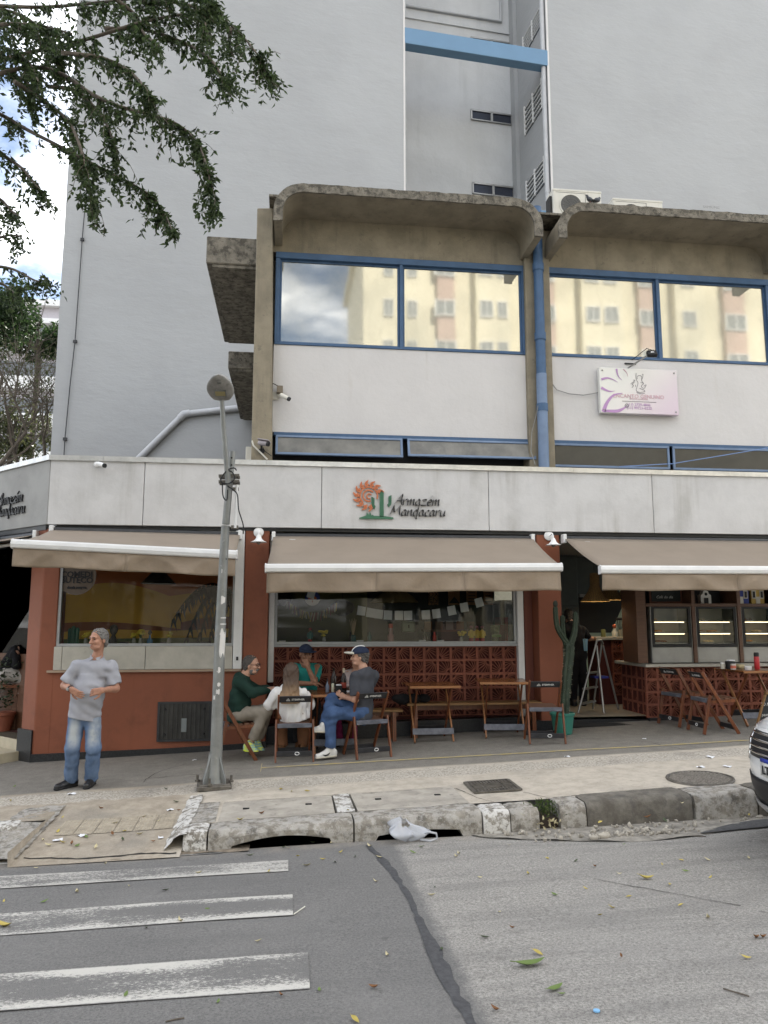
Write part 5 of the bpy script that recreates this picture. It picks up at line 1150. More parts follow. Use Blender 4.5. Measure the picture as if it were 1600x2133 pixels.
# ------------------------------------------------------------------ pavement furniture
def bmesh_build(mb, name, m, parent, bevel=.003): return mb.build(name, m, parent, bevel=bevel)
def make_chair(label, group, print_=True):
    t = thing('folding_chair', label, 'chair', (0, 0, 0), 0, group); w = .205
    for s in (-1, 1):
        mb = MB(); mb.bar((s * w, -.245, .80), (s * w, .215, .0), .022, .045, (0, 1, .5)); bmesh_build(mb, 'leg', M['wood'], t)           # long back post / front leg
        mb = MB(); mb.bar((s * (w + .024), -.165, .50), (s * (w + .026), -.275, .0), .022, .042, (0, 1, .2)); bmesh_build(mb, 'leg', M['wood_edge'] if False else M['wood'], t)
        mb = MB(); mb.bar((s * (w - .024), -.20, .408), (s * (w - .024), .20, .428), .022, .04); bmesh_build(mb, 'seat_rail', M['wood'], t)
    for k in range(5):
        y = -.165 + .085 * k; mb = MB(); mb.box(-w + .012, w - .012, y - .034, y + .034, .43 + .02 * (y + .2) / .4, .448 + .02 * (y + .2) / .4); bmesh_build(mb, 'seat_slat', M['wood_dark'] if k else M['grey_wood'], t)
    mb = MB(); mb.box(-w - .008, w + .008, -.222, -.203, .405, .455); bmesh_build(mb, 'rear_rail', M['grey_wood'], t)
    M3 = Matrix.Rotation(R(30), 3, 'X'); mb = MB(); mb.obox((0, -.228, .752), (2 * w - .02, .016, .088), M3); br_ = bmesh_build(mb, 'backrest', M['black_wood'], t)
    u, v = V((1, 0, 0)), M3 @ V((0, 0, 1)); nrm = M3 @ V((0, -1, 0)); o3 = V((0, -.228, .752)) + nrm * .0095
    text_mesh('STEMPHER', .034, M['print'], br_, o3 + u * .035 - v * .012, u, v, 'print', off=.001)
    mb = MB()
    for i in range(5): mb.obox(o3 + u * (-.105 + .009 * i) + v * (.012 - abs(i - 2) * .006 - .006), (.006, .001, .03 - abs(i - 2) * .008), M3)
    mb.obox(o3 + u * -.087 - v * .016, (.05, .001, .006), M3); mb.build('print', M['print'], br_)
    mb = MB(); mb.box(-w - .012, w + .012, -.272, -.255, .075, .135); lo = bmesh_build(mb, 'stretcher', M['black_wood'], t)
    mb = MB(); mb.tube([(.03 + .026 * math.cos(a * .449), -.274, .105 + .017 * math.sin(a * .449)) for a in range(15)], .0045, 6); mb.build('ring', M['white_metal'], lo)
    mb = MB(); mb.box(-w + .012, w - .012, .165, .182, .05, .11); bmesh_build(mb, 'stretcher', M['black_wood'], t)
    return t
CH = 'folding wooden chairs on the pavement'
def put(o, x, y, rz, dz=0.0): o.location = (x, y, zs(x, y) + .004 + dz); o.rotation_euler = (0, 0, rz); return o
ch0 = make_chair('folding chair under the woman in the white blouse, its back to the street', CH)
put(ch0, .09, 10.06, R(2))
def chair(x, y, rz, label): o = dup(ch0); o['label'] = label; return put(o, x, y, rz)
chair(.985, 9.99, R(19), 'folding chair under the man in the grey t-shirt and white-striped cap')
chair(-.62, 10.28, R(-80), 'folding chair under the man in the green sweater beside the lamp post')
chair(3.37, 10.17, R(-6), 'empty folding chair beside the cactus pot')
chair(5.72, 10.02, R(-93), 'empty folding chair nearest the street at the far right table')
chair(5.66, 10.72, R(-80), 'empty folding chair half behind another at the far right table')
def make_table(label, group):
    t = thing('folding_table', label, 'table', (0, 0, 0), 0, group)
    for k in range(7):
        y = -.30 + .1 * k; mb = MB(); mb.box(-.345, .345, y - .0485, y + .0485, .735, .755); bmesh_build(mb, 'top_slat', M['wood_top'], t)
    for y in (-.354, .354): mb = MB(); mb.box(-.35, .35, y - .008, y + .008, .722, .753); bmesh_build(mb, 'edge_strip', M['wood_edge'], t)
    for s in (-1, 1): mb = MB(); mb.bar((s * .25, -.33, .724), (s * .25, .33, .724), .03, .022); bmesh_build(mb, 'batten', M['wood'], t)
    for s in (-1, 1):
        mb = MB(); mb.bar((s * .265, .27, .715), (s * .265, -.25, 0), .022, .04, (0, 1, .4)); bmesh_build(mb, 'leg', M['wood_edge'], t)
        mb = MB(); mb.bar((s * .235, -.27, .715), (s * .235, .25, 0), .022, .04, (0, 1, -.4)); bmesh_build(mb, 'leg', M['wood'], t)
    mb = MB(); mb.obox((0, -.183, .135), (.57, .016, .085), Matrix.Rotation(R(-20), 3, 'X')); lo = bmesh_build(mb, 'stretcher', M['grey_wood'], t)
    mb = MB(); mb.obox((0, .183, .135), (.45, .016, .085), Matrix.Rotation(R(20), 3, 'X')); bmesh_build(mb, 'stretcher', M['black_wood'], t)
    return t
TG = 'folding wooden tables on the pavement'
tb0 = make_table('folding table full of bottles between the seated party', TG); put(tb0, .62, 10.42, R(1))
def table(x, y, rz, label, dz=0.0): o = dup(tb0); o['label'] = label; return put(o, x, y, rz, dz)
table(1.98, 10.80, 0, 'empty folding table in the middle of the breeze block wall')
table(3.0, 10.78, R(-8), 'empty folding table with crossed legs showing, left of the red pillar')
T4 = table(6.55, 10.45, R(2), 'folding table with jars and a red flask at the far right')
# bench along the wall
def bench(x0, x1, y, label):
    z = zs((x0 + x1) / 2, y); o = thing('bench', label, 'bench', ((x0 + x1) / 2, y, z), group='low wooden benches against the breeze blocks')
    for k in range(3): MB().box(x0, x1, y - .15 + .103 * k, y - .15 + .103 * k + .095, z + .425, z + .455).build('seat_plank', M['wood_pale'], o, bevel=.004)
    for x in (x0 + .12, x1 - .12):
        for s in (-1, 1): mb = MB(); mb.bar((x, y + s * .11, z + .42), (x, y + s * .13, z - .01), .05, .05); mb.build('leg', M['wood'], o)
    MB().box(x0 + .05, x1 - .05, y - .012, y + .012, z + .35, z + .422).build('rail', M['wood'], o)
bench(1.66, 3.60, 11.00, 'long low bench behind the two empty tables'); bench(-.15, 1.60, 11.0, 'low bench behind the seated party, end showing right of the grey t-shirt')
# cactus in its green pot
cx_, cy_ = 3.80, 10.60; cz_ = zs(cx_, cy_); potm = mat('green_plastic_pot', (0.045, 0.20, 0.155), 0.4, 0.08, 5, 0.05, spots=0.3, pscale=8, pcol=(0.12, 0.22, 0.18))
pot = thing('cactus_plant', 'tall branching cactus in a green plastic pot by the red pillar', 'cactus', (cx_, cy_, cz_))
mb = MB(); mb.lathe([(.11, 0), (.125, .01), (.15, .20), (.153, .21), (.157, .25), (.16, .255), (.17, .26), (.175, .29), (.165, .295), (.15, .275), (.14, .24)], (cx_, cy_, cz_), 26); mb.build('pot', potm, pot, auto=30)
mb = MB(); mb.lathe([(0, .245), (.145, .245)], (cx_, cy_, cz_), 20, caps=False); mb.build('soil', flat('soil', (0.04, 0.028, 0.02)), pot)
cacm = mat('cactus_skin', (0.030, 0.045, 0.027), 0.6, 0.25, 8, 0.2, 30, spots=0.4, pscale=12, pcol=(0.16, 0.15, 0.10))
def cactus_arm(pts, r0, r1, ribs=5):
    pts = [V(p) for p in pts]; k = len(pts); n = ribs * 4; vs_ = []; ref = V((1, 0, 0))
    for i, p in enumerate(pts):
        t = (pts[min(i + 1, k - 1)] - pts[max(i - 1, 0)]).normalized(); ref = (ref - t * ref.dot(t)).normalized(); bn = t.cross(ref); r_ = r0 + (r1 - r0) * i / (k - 1); r_ *= 1 + .06 * math.sin(i * 2.7)
        if i == k - 1: r_ *= .35
        for j in range(n): a = 2 * math.pi * j / n; rr_ = r_ * (.72 + .38 * abs(math.cos(ribs * a / 2)) ** .7); vs_.append(p + (ref * math.cos(a) + bn * math.sin(a)) * rr_)
    return MB().add(vs_, [(i * n + j, i * n + (j + 1) % n, (i + 1) * n + (j + 1) % n, (i + 1) * n + j) for i in range(k - 1) for j in range(n)] + [tuple(range(n)), tuple((k - 1) * n + j for j in range(n))])
cp = lambda L: [P(x, y, cy_ + d) for x, y, d in L]
def crv(L, k=5):
    p = [V(a) for a in L]; pe = [p[0] * 2 - p[1]] + p + [p[-1] * 2 - p[-2]]; out = []
    for i in range(1, len(pe) - 2):
        for t in range(k): t /= k; a, b, c, d = pe[i - 1:i + 3]; out.append(.5 * ((2 * b) + (c - a) * t + (2 * a - 5 * b + 4 * c - d) * t * t + (3 * b - a - 3 * c + d) * t ** 3))
    return out + [p[-1]]
cactus_arm(crv(cp([(1177, 1486, 0), (1178, 1450, 0), (1182, 1400, 0), (1186, 1360, 0), (1185, 1338, 0)])), .058, .072).build('stem', cacm, pot, auto=60)
cactus_arm(crv(cp([(1184, 1342, 0), (1173, 1328, 0), (1162, 1308, -.02), (1158, 1285, -.02), (1157, 1262, -.02)])), .04, .034).build('arm', cacm, pot, auto=60)
cactus_arm(crv(cp([(1180, 1345, 0), (1174, 1325, .03), (1172, 1300, .03), (1172, 1281, .03)])), .036, .034).build('arm', cacm, pot, auto=60)
cactus_arm(crv(cp([(1188, 1345, 0), (1196, 1322, .0), (1199, 1300, 0), (1199, 1274, 0)])), .044, .032).build('arm', cacm, pot, auto=60)
mb = MB(); q = P(1157, 1261, cy_ - .02); mb.ball(q + V((0, 0, .02)), (.036, .036, .05), 10, 8); mb.build('bud', flat('cactus_bud', (0.03, 0.035, 0.025)), pot, smooth=True)
rr = random.Random(4); mb = MB()
for _ in range(150):
    t = rr.random(); b_ = P(1177 + 8 * t, 1486 - 146 * t, cy_); a = rr.uniform(0, 6.28); d = V((math.cos(a), math.sin(a), rr.uniform(-.2, .5))).normalized(); p0 = b_ + V((d.x, d.y, 0)) * .055; mb.add([p0 + V((0, 0, .003)), p0 - V((0, 0, .003)), p0 + d * .03], [(0, 1, 2)])
s_ = mb.build('spines', flat('cactus_spine', (0.36, 0.33, 0.24)), pot); s_['kind'] = 'stuff'
# doormat on the step
mm = MB(); mm.prism([(4.0, 11.0), (5.05, 11.0), (5.0, 11.30), (4.05, 11.30)], (0, 0, zs(4.5, 11) + .005), (1, 0, 0), (0, 1, 0), (0, 0, .012)); rug = flat('black_mat', (0.022, 0.021, 0.02), 0.9)
dm = thing('doormat', 'black ribbed doormat on the pavement before the kitchen opening', 'doormat', (4.5, 11.1, zs(4.5, 11))); mm.build('mat', rug, dm)
for k in range(7): y = 11.02 + .04 * k; MB().box(4.03, 5.01, y, y + .012, zs(4.5, 11) + .0165, zs(4.5, 11) + .022).build('rib', rug, dm)
# things on tables
def bottle(c, prof, m, label, cat='bottle', cap=None, capm=None, name='bottle', group=None, lab=None, labm=None):
    c = V(c); o = thing(name, label, cat, c, 0, group)
    mb = MB(); mb.lathe(prof, c, 14); mb.build('body', m, o, auto=45)
    if cap: mb = MB(); mb.lathe(cap, c, 12); mb.build('cap', capm, o, auto=45)
    if lab: mb = MB(); mb.lathe([(lab[0], lab[1]), (lab[0], lab[2])], c, 14, caps=False); mb.build('label', labm, o, smooth=True)
    return o
tz = zs(.62, 10.42) + .004 + .757
def tp_(px_, py_): r = ray(px_, py_); t = (tz - CAM_H) / r.z; return V((r.x * t, r.y * t, tz))
BG = 'bottles and glasses on the party table'
brown = flat('brown_glass', (0.022, 0.012, 0.008), 0.12); yel = flat('mustard_yellow', (0.50, 0.38, 0.06), 0.4); redp = flat('ketchup_red', (0.42, 0.03, 0.02), 0.4)
beer = [(.036, 0), (.038, .01), (.038, .16), (.03, .20), (.015, .24), (.0135, .29), (.015, .292), (.014, .30)]
bottle((.74, 10.42, tz), beer, brown, 'tall dark beer bottle with foil neck in the middle of the party table', cap=[(.017, .25), (.0155, .303), (.004, .305)], capm=flat('foil', (0.5, 0.42, 0.30)), group=BG, lab=(.0385, .05, .12), labm=flat('beer_label', (0.30, 0.05, 0.03)))
bottle((.84, 10.36, tz), [(.026, 0), (.028, .01), (.028, .11), (.02, .135), (.011, .15)], yel, 'squat yellow mustard bottle beside the dark beer bottle', cap=[(.012, .15), (.013, .17), (.004, .185)], capm=yel, group=BG, lab=(.0285, .03, .09), labm=flat('pale_label', (0.6, 0.58, 0.45)))
bottle((.89, 10.46, tz), [(.026, 0), (.028, .01), (.028, .13), (.018, .155), (.010, .17)], redp, 'red ketchup bottle behind the mustard', cap=[(.012, .17), (.013, .19), (.004, .2)], capm=redp, group=BG)
bottle((.52, 10.36, tz), [(.024, 0), (.026, .01), (.026, .08), (.018, .10), (.010, .115), (.009, .14)], flat('clear_blue_plastic', (0.13, 0.16, 0.22), 0.2), 'small clear sauce bottle with pointed cap on the left of the party table', cap=[(.011, .14), (.009, .155), (.002, .18)], capm=M['black'], group=BG)
bottle((.595, 10.40, tz), [(.019, 0), (.02, .008), (.02, .10), (.012, .115)], flat('pale_label', (0.6, 0.58, 0.45)), 'pale spice bottle next to the napkin holder', cap=[(.014, .11), (.013, .135), (.0, .136)], capm=M['black'], group=BG)
bottle((1.02, 10.33, tz), [(.028, 0), (.03, .004), (.034, .115), (.032, .115), (.028, .06), (.0, .06)], flat('beer_glass', (0.42, 0.36, 0.24), 0.1), 'half full straight beer glass at the right of the party table', 'glass', name='glass', group=BG, lab=(.0322, .01, .06), labm=flat('lager', (0.42, 0.25, 0.05), 0.2))
bottle((.62, 10.62, tz), beer, brown, 'dark beer bottle half hidden at the back of the party table', group=BG)
nh = thing('napkin_holder', 'black napkin holder on the party table', 'holder', (.67, 10.36, tz)); MB().box(.625, .715, 10.34, 10.40, tz, tz + .085).build('box', M['black'], nh, bevel=.005); MB().box(.635, .705, 10.35, 10.39, tz + .086, tz + .10).build('napkins', M['paper'], nh)
rr = random.Random(9); mb = MB()
for k in range(5): mb.ball((.83 + rr.uniform(-.05, .05), 10.24 + rr.uniform(-.015, .015), tz + .014), (.026, .018, .015), 7, 5, Euler((rr.random(), rr.random(), rr.random())).to_matrix())
tag(mb.build('crumpled_napkin', M['paper']), 'crumpled white napkin on the edge of the party table', 'napkin')
# far right table: jars, bowls, red flask
t4 = zs(6.55, 10.45) + .004 + .757; SG = 'jars and bowls on the far right table'
def q4(px_, d=0): 
    y = 10.45 + d; return V((P(px_, 1415, y).x, y, t4))
jar = [(.034, 0), (.037, .008), (.037, .07), (.03, .085), (.03, .1)]
bottle(q4(1507, .08), [(.026, 0), (.028, .005), (.028, .075), (.024, .085)], flat('cream_jar', (0.6, 0.57, 0.48), 0.4), 'small cream jar at the left end of the far right table', 'jar', cap=[(.029, .07), (.029, .09), (0, .091)], capm=M['white'], name='jar', group=SG)
nh2 = thing('napkin_holder', 'dark napkin holder with white napkins on the far right table', 'holder', q4(1521, .05), group=None); c = q4(1521, .05); MB().box(c.x - .04, c.x + .06, c.y - .05, c.y + .04, t4, t4 + .11).build('box', M['black'], nh2, bevel=.006); MB().box(c.x - .02, c.x + .065, c.y - .045, c.y + .03, t4 + .112, t4 + .13).build('napkins', M['paper'], nh2)
bottle(q4(1529, -.12), jar, flat('clear_jar', (0.45, 0.42, 0.38), 0.2), 'glass jar with red label on the far right table', 'jar', cap=[(.033, .085), (.033, .11), (0, .112)], capm=M['dark_metal'], name='jar', group=SG, lab=(.0375, .02, .06), labm=flat('jar_label', (0.48, 0.12, 0.07)))
bottle(q4(1543, .12), [(.045, 0), (.062, .02), (.065, .05), (.06, .06), (.0, .062)], flat('butter_tub', (0.62, 0.52, 0.30), 0.5), 'pale yellow tub on the far right table', 'tub', name='tub', group=SG)
bottle(q4(1560, -.18), [(.04, 0), (.045, .005), (.05, .05), (.046, .05), (.04, .01), (0, .01)], M['white'], 'white bowl at the front of the far right table', 'bowl', name='bowl', group=SG)
bottle(q4(1579, -.08), [(.034, 0), (.037, .01), (.037, .17), (.03, .19)], flat('red_steel', (0.44, 0.025, 0.03), 0.3), 'tall red flask with black lid on the far right table', 'flask', cap=[(.034, .17), (.036, .215), (.03, .235), (0, .236)], capm=M['black'], name='flask', group=None)
# chalk board leaning at the right edge
cb = thing('chalk_board', 'black chalkboard sign leaning beside the white car at the right edge', 'chalkboard', (5.85, 9.45, zs(5.85, 9.4)))
u_ = V((.93, .0, 0)).normalized(); 
cY = 9.6; pA, pB, pC = P(1571, 1530, cY), P(1594, 1447, cY), P(1790, 1447, cY)
mb = MB(); mb.prism([(0, 0), (pB.x - pA.x, pB.z - pA.z), (.75, pB.z - pA.z), (.62, 0)], pA, (1, 0, 0), (0, .0, 1), (0, .025, 0)); mb.build('board', flat('chalk_black', (0.02, 0.024, 0.025), 0.7), cb)
mb = MB(); mb.bar(pA + V((0, -.004, 0)), pB + V((0, -.004, 0)), .02, .03, (0, 1, 0)); mb.bar(pB + V((0, -.004, .02)), pB + V((.6, -.004, .02)), .03, .05, (0, 1, 0)); mb.build('frame', M['wood_pale'], cb)
mb = MB(); mb.bar(pA + V((.02, .03, -.08)), pB + V((.02, .02, -.1)), .02, .03, (0, 1, 0)); mb.bar(pA + V((.5, .03, -.08)), pB + V((.5, .02, -.1)), .02, .03, (0, 1, 0)); mb.build('leg', M['wood_pale'], cb)
for k, (tx, s) in enumerate((('20 Menu', .06), ('pastel', .055), ('cafe', .05))): text_mesh(tx, s, M['print'], cb, pA + V((.12, -.004, .36 - .13 * k)), EX, EZ, 'chalk_writing', align='LEFT', shear=.2)
# ------------------------------------------------------------------ rooms behind the openings
def plane(name, m, pts, parent=bld): return MB().add(pts, [tuple(range(len(pts)))]).build(name, m, parent, recalc=False)
mural_o = mat('orange_mural_paint', (0.40, 0.12, 0.035), 0.8, 0.05); mural_y = mat('yellow_mural_paint', (0.52, 0.29, 0.035), 0.8, 0.05); mural_b = mat('brown_mural_paint', (0.20, 0.065, 0.025), 0.8, 0.05); mural_g = mat('green_mural_paint', (0.07, 0.09, 0.03), 0.8, 0.05)
fl_t = mat('beige_floor_tile', (0.30, 0.26, 0.20), 0.5, 0.08); ceil_ = mat('ceiling_paint', (0.35, 0.33, 0.30), 0.8, 0.04); olive = mat('olive_wall', (0.115, 0.115, 0.045), 0.8, 0.05); gdark = mat('charcoal_wall', (0.035, 0.036, 0.04), 0.7, 0.1)
lf, BW = .10, 13.4
plane('interior_floor', fl_t, [(-3.5, 11.15, lf), (-.4, 11.15, lf), (-.4, BW, lf), (-6, BW, lf), (-6, 13.7, lf)])
plane('interior_ceiling', ceil_, [(-3.5, 11.15, 2.97), (-.4, 11.15, 2.97), (-.4, BW, 2.97), (-6, BW, 2.97), (-6, 13.7, 2.97)])
plane('interior_wall', mural_o, [(-.4, BW, lf), (-6, BW, lf), (-6, BW, 3), (-.4, BW, 3)]); plane('interior_wall', mural_o, [(-.4, 11.2, lf), (-.4, BW, lf), (-.4, BW, 3), (-.4, 11.2, 3)]); plane('interior_wall', gdark, [(-6, BW, lf), (-6, 13.8, lf), (-4.2, 11.6, 3), (-6, BW, 3)])
def mural(pts, m, d): mb = MB(); mb.prism(pts, (0, BW - .004 * d, 0), (1, 0, 0), (0, 0, 1), (0, .002, 0)); mb.build('mural_shape', m, bld)
arc = lambda x0, x1, z0, h, n=14: [(x0 + (x1 - x0) * i / n, z0 + h * math.sin(math.pi * i / n)) for i in range(n + 1)]
mural([(-4.6, .1), (-.42, .1)] + [(-.42, 2.2)] + arc(-.42, -2.0, 2.1, .08) + arc(-2.0, -3.9, 2.1, .22) + [(-4.6, 1.9)], mural_y, 1)
mural([(-4.6, .1), (-.42, .1), (-.42, 1.72)] + arc(-.42, -1.8, 1.66, .1) + arc(-1.8, -4.6, 1.55, .12), mural_b, 2); mural([(-4.6, .1), (-.42, .1), (-.42, 1.58), (-2, 1.52), (-3, 1.55), (-4.6, 1.45)], mural_y, 3); mural([(-4.6, .1), (-.42, .1), (-.42, 1.42), (-4.6, 1.38)], mural_g, 4)
# window text sticker and heart
stt = thing('window_sticker', 'round window sticker with dark BUTECO lettering at the top left of the mural window', 'sticker', P(140, 1210, 11.03)); WG = 11.043
mb = MB(); mb.lathe([(0, 0), (.26, 0)], P(160, 1200, WG), 32, axis=(0, -1, 0), caps=False); mb.build('disc', flat('dull_sticker', (0.10, 0.075, 0.055)), stt)
for tx, y_, s in (('COMEDI', 1202, .11), ('BUTECO', 1214, .11), ('desde sempre', 1226, .045)): text_mesh(tx, s, M['black'], stt, P(160, y_, WG - .006), EX, EZ, off=.004)
def sill_item(px_, Y=11.27, z=1.352): return V((P(px_, 1335, Y).x, Y, z))
MB().box(-3.1, -.78, 11.14, 11.5, 1.30, 1.346).build('counter_top', M['wood_dark'], bld); MB().box(-.2, 3.4, 11.55, 11.85, 1.28, 1.346).build('counter_top', M['wood_dark'], bld)
vgl = flat('vase_glass', (0.30, 0.30, 0.26), 0.15); ylw = flat('yellow_petals', (0.62, 0.48, 0.05), 0.7); lgreen = flat('flower_stem', (0.06, 0.12, 0.04), 0.7)
def flowers(px_, label, r=.05, n=9, Y=11.27, h=.12, fm=None, group='vases of yellow flowers in the windows'):
    c = sill_item(px_, Y); o = thing('flower_vase', label, 'vase', c, 0, group); rr = random.Random(px_)
    mb = MB(); mb.lathe([(.022, 0), (.028, .01), (.03, .06), (.02, .085), (.024, .10)], c, 12); mb.build('vase', vgl, o, auto=40)
    mb = MB(); mf = MB()
    for k in range(n):
        a = rr.uniform(0, 6.28); q = c + V((math.cos(a) * r * rr.uniform(.2, 1), math.sin(a) * r * .6, h + rr.uniform(.0, r))); mb.tube([c + V((0, 0, .06)), q], .003, 4); mf.ball(q, (.026, .026, .017), 8, 5)
    mb.build('stems', lgreen, o); mf.build('flowers', fm or ylw, o)
flowers(179, 'yellow flowers in a small vase at the left of the mural window'); flowers(279, 'thin vase of yellow flowers left of the big yellow bunch in the mural window', .04, 7); flowers(293, 'round yellow flower bunch in the mural window', .055, 14, h=.15); flowers(352, 'loose yellow flowers right of the blue bottle in the mural window', .05, 7)
flowers(675, 'bright yellow flower bunch in the middle window', .07, 16, Y=11.62); flowers(961, 'yellow flowers beside the three figurines', .06, 12, Y=11.62)
WI = 'ornaments on the window counters'
bottle(sill_item(312), [(.03, 0), (.04, .02), (.038, .07), (.015, .10), (.012, .14), (.02, .16)], flat('blue_glass', (0.05, 0.18, 0.34), 0.15), 'blue glass bottle with dark stopper in the mural window', cap=[(.014, .14), (.03, .17), (.02, .2), (0, .21)], capm=M['black'], group=WI)
cs = thing('cactus_ornament', 'dark green cactus ornament in the lower left of the mural window', 'ornament', sill_item(152)); c = sill_item(152)
for dx, h, r_ in ((-.045, .24, .03), (0, .27, .034), (.05, .25, .03)): mb = MB(); mb.lathe([(r_ * .9, 0), (r_, .05), (r_, h * .85), (r_ * .7, h * .96), (0, h)], c + V((dx, 0, 0)), 10); mb.build('stem', flat('ornament_green', (0.02, 0.085, 0.055), 0.5), cs, auto=60)
fg = thing('figurine', 'dark lace figurine in the mural window behind the standing man', 'figurine', sill_item(236)); c = sill_item(236); mb = MB(); mb.lathe([(.06, 0), (.05, .08), (.025, .14), (.05, .18), (.06, .22), (.045, .27), (.0, .29)], c, 12); mb.build('body', mat('speckled_dark', (0.05, 0.045, 0.04), 0.6, 0.5, 60), fg, auto=60)
for px_, w in ((258, .12), (340, .08), (402, .14), (425, .12), (1120 - 380, .1)):
    if px_ < 480: q = sill_item(px_); tag(MB().box(q.x - w / 2, q.x + w / 2, 11.24, 11.34, q.z, q.z + .045).build('tray', M['dark_metal'], bevel=.01), {258: 'dark tray behind the standing man in the mural window', 340: 'small dark tray right of the blue bottle', 402: 'dark tray under the palm in the mural window', 425: 'dark tray beside the lamp post in the mural window'}[px_], 'tray')
# dark palm plant, pendant lamp
pm_ = thing('palm_plant', 'dark palm fronds arching down at the right side of the mural window', 'plant', (-.85, 12.0, lf)); darkleaf = flat('dark_palm_leaf', (0.008, 0.009, 0.007), 1.0, spec=.05)
MB().tube([(-.85, 12.0, lf), (-.87, 12.0, 1.3), (-.85, 12.0, 2.1)], .04, 8).build('trunk', M['wood_dark'], pm_); rr = random.Random(2)
for k, (tx, tz_, sp) in enumerate(((-1.75, 1.72, .2), (-1.55, 1.45, .3), (-1.35, 1.38, 0), (-1.15, 1.40, -.3), (-1.5, 2.0, -.3), (-.55, 1.5, .2), (-1.1, 1.55, .5))):
    a, m_, e = V((-.85, 12, 2.1)), V((-.85 + (tx + .85) * .5, 12 + sp * .6, 2.55 - .05 * k)), V((tx, 12 + sp, tz_)); mb = MB(); pts = [a * (1 - t) ** 2 + m_ * 2 * t * (1 - t) + e * t * t for t in [i / 14 for i in range(15)]]; mb.tube(pts, .008, 4)
    for i in range(2, 15):
        for s in (-1, 1): d = V((s * .05 + rr.uniform(-.03, .03), rr.uniform(-.1, .1), -.30 * (1 - .3 * i / 14))); p = pts[i]; w = V((.024, 0, .012)); mb.add([p - w, p + w, p + d], [(0, 1, 2)])
    mb.build('frond', darkleaf, pm_)
def pendant(c, r_, h, m, label, prof=None, cord=2.97, name='pendant_lamp', group=None, slats=False):
    c = V(c); o = thing(name, label, 'lamp', c, 0, group); mb = MB(); mb.tube([c + V((0, 0, h)), (c.x, c.y, cord)], .005, 4); mb.build('cord', M['black'], o); mb = MB(); mb.lathe(prof or [(r_, 0), (r_ * .3, h * .8), (.04, h)], c, 24, caps=False); mb.build('shade', m, o, auto=60)
    if slats:
        MB().ball(c + V((0, 0, .12)), .05, 10, 8).build('bulb', M['added_bulb_glow'], o); mb = MB(); pr = prof or [(r_, 0), (r_ * .3, h * .8), (.04, h)]  # glowing bulb added to throw fill light on the kitchen tiles
        for k in range(30):
            a = 2 * math.pi * k / 30; mb.tube([c + V((q[0] * 1.02 * math.cos(a), q[0] * 1.02 * math.sin(a), q[1])) for q in pr], .004, 4)
        mb.build('slats', M['wood_pale'], o)
pendant((P(330, 1215, 12.4).x, 12.4, P(330, 1216, 12.4).z), .27, .25, M['black'], 'dark conical pendant lamp in the mural room')
# corner doorway: steps, posts, plant pot
facet('step', M['steps'], .36, 3.2, -.6, -.045, -.02, .34, .006); facet('step', M['steps'], .36, 3.2, -.6, .10, -.34, -.02, .006)
facet('door_post', M['white_metal'], .86, .90, .1, 2.95, -.5, -.44); facet('door_post', M['terra_dark'], .62, .80, .1, 2.95, -.7, -.6); facet('door_glass', M['glass'], .95, 2.6, 1.2, 2.9, -.47, -.465); facet('low_wall', M['wood_dark'], .95, 2.6, .1, 1.2, -.5, -.44)
tag(plane('rug', flat('dark_red_rug', (0.07, 0.025, 0.02), .9), [tuple(c0 + e45 * .4 + n45 * -.3 + V((0, 0, .106))), tuple(c0 + e45 * 1.6 + n45 * -.3 + V((0, 0, .106))), tuple(c0 + e45 * 1.6 + n45 * -1.3 + V((0, 0, .106))), tuple(c0 + e45 * .4 + n45 * -1.3 + V((0, 0, .106)))], None), 'dark red rug at the top of the corner steps', 'rug')
q = P(8, 1492, 12.1); q.z = .106; pp_ = thing('potted_plant', 'terracotta pot with a dark bushy plant at the left edge on the corner step', 'plant', q); MB().lathe([(.10, 0), (.15, .22), (.165, .23), (.165, .27), (.14, .27)], q, 16).build('pot', flat('terracotta_pot', (0.22, 0.07, 0.04)), pp_, auto=40)
mb = MB(); rr = random.Random(8)
for _ in range(260):
    a = rr.uniform(0, 6.28); p = q + V((math.cos(a) * rr.uniform(0, .2), math.sin(a) * .2, .3 + rr.uniform(0, .75))); d = V((rr.uniform(-1, 1), rr.uniform(-1, 1), rr.uniform(-.6, .6))) * .07; w = V((rr.uniform(-1, 1), rr.uniform(-1, 1), rr.uniform(-1, 1))) * .02; mb.add([p, p + d * .5 + w, p + d, p + d * .5 - w], [(0, 1, 2, 3)])
mb.build('foliage', flat('dark_shrub_leaf', (0.03, 0.045, 0.02)), pp_)

# middle room
mf = .27; B2 = 14.2
plane('interior_floor', fl_t, [(-.36, 11.5, mf), (3.8, 11.5, mf), (3.8, B2, mf), (-.36, B2, mf)]); plane('interior_ceiling', ceil_, [(-.36, 11.5, 2.96), (3.8, 11.5, 2.96), (3.8, B2, 2.96), (-.36, B2, 2.96)])
xg = P(765, 1290, B2).x
plane('interior_wall', olive, [(-.36, B2, mf), (xg, B2, mf), (xg, B2, 3), (-.36, B2, 3)]); plane('interior_wall', gdark, [(xg, B2, mf), (3.8, B2, mf), (3.8, B2, 3), (xg, B2, 3)])
plane('interior_wall', olive, [(-.36, 11.5, mf), (-.36, B2, mf), (-.36, B2, 3), (-.36, 11.5, 3)]); plane('interior_wall', gdark, [(3.8, 11.5, mf), (3.8, B2, mf), (3.8, B2, 3), (3.8, 11.5, 3)])
bpx = flat('brown_board', (0.25, 0.115, 0.05))
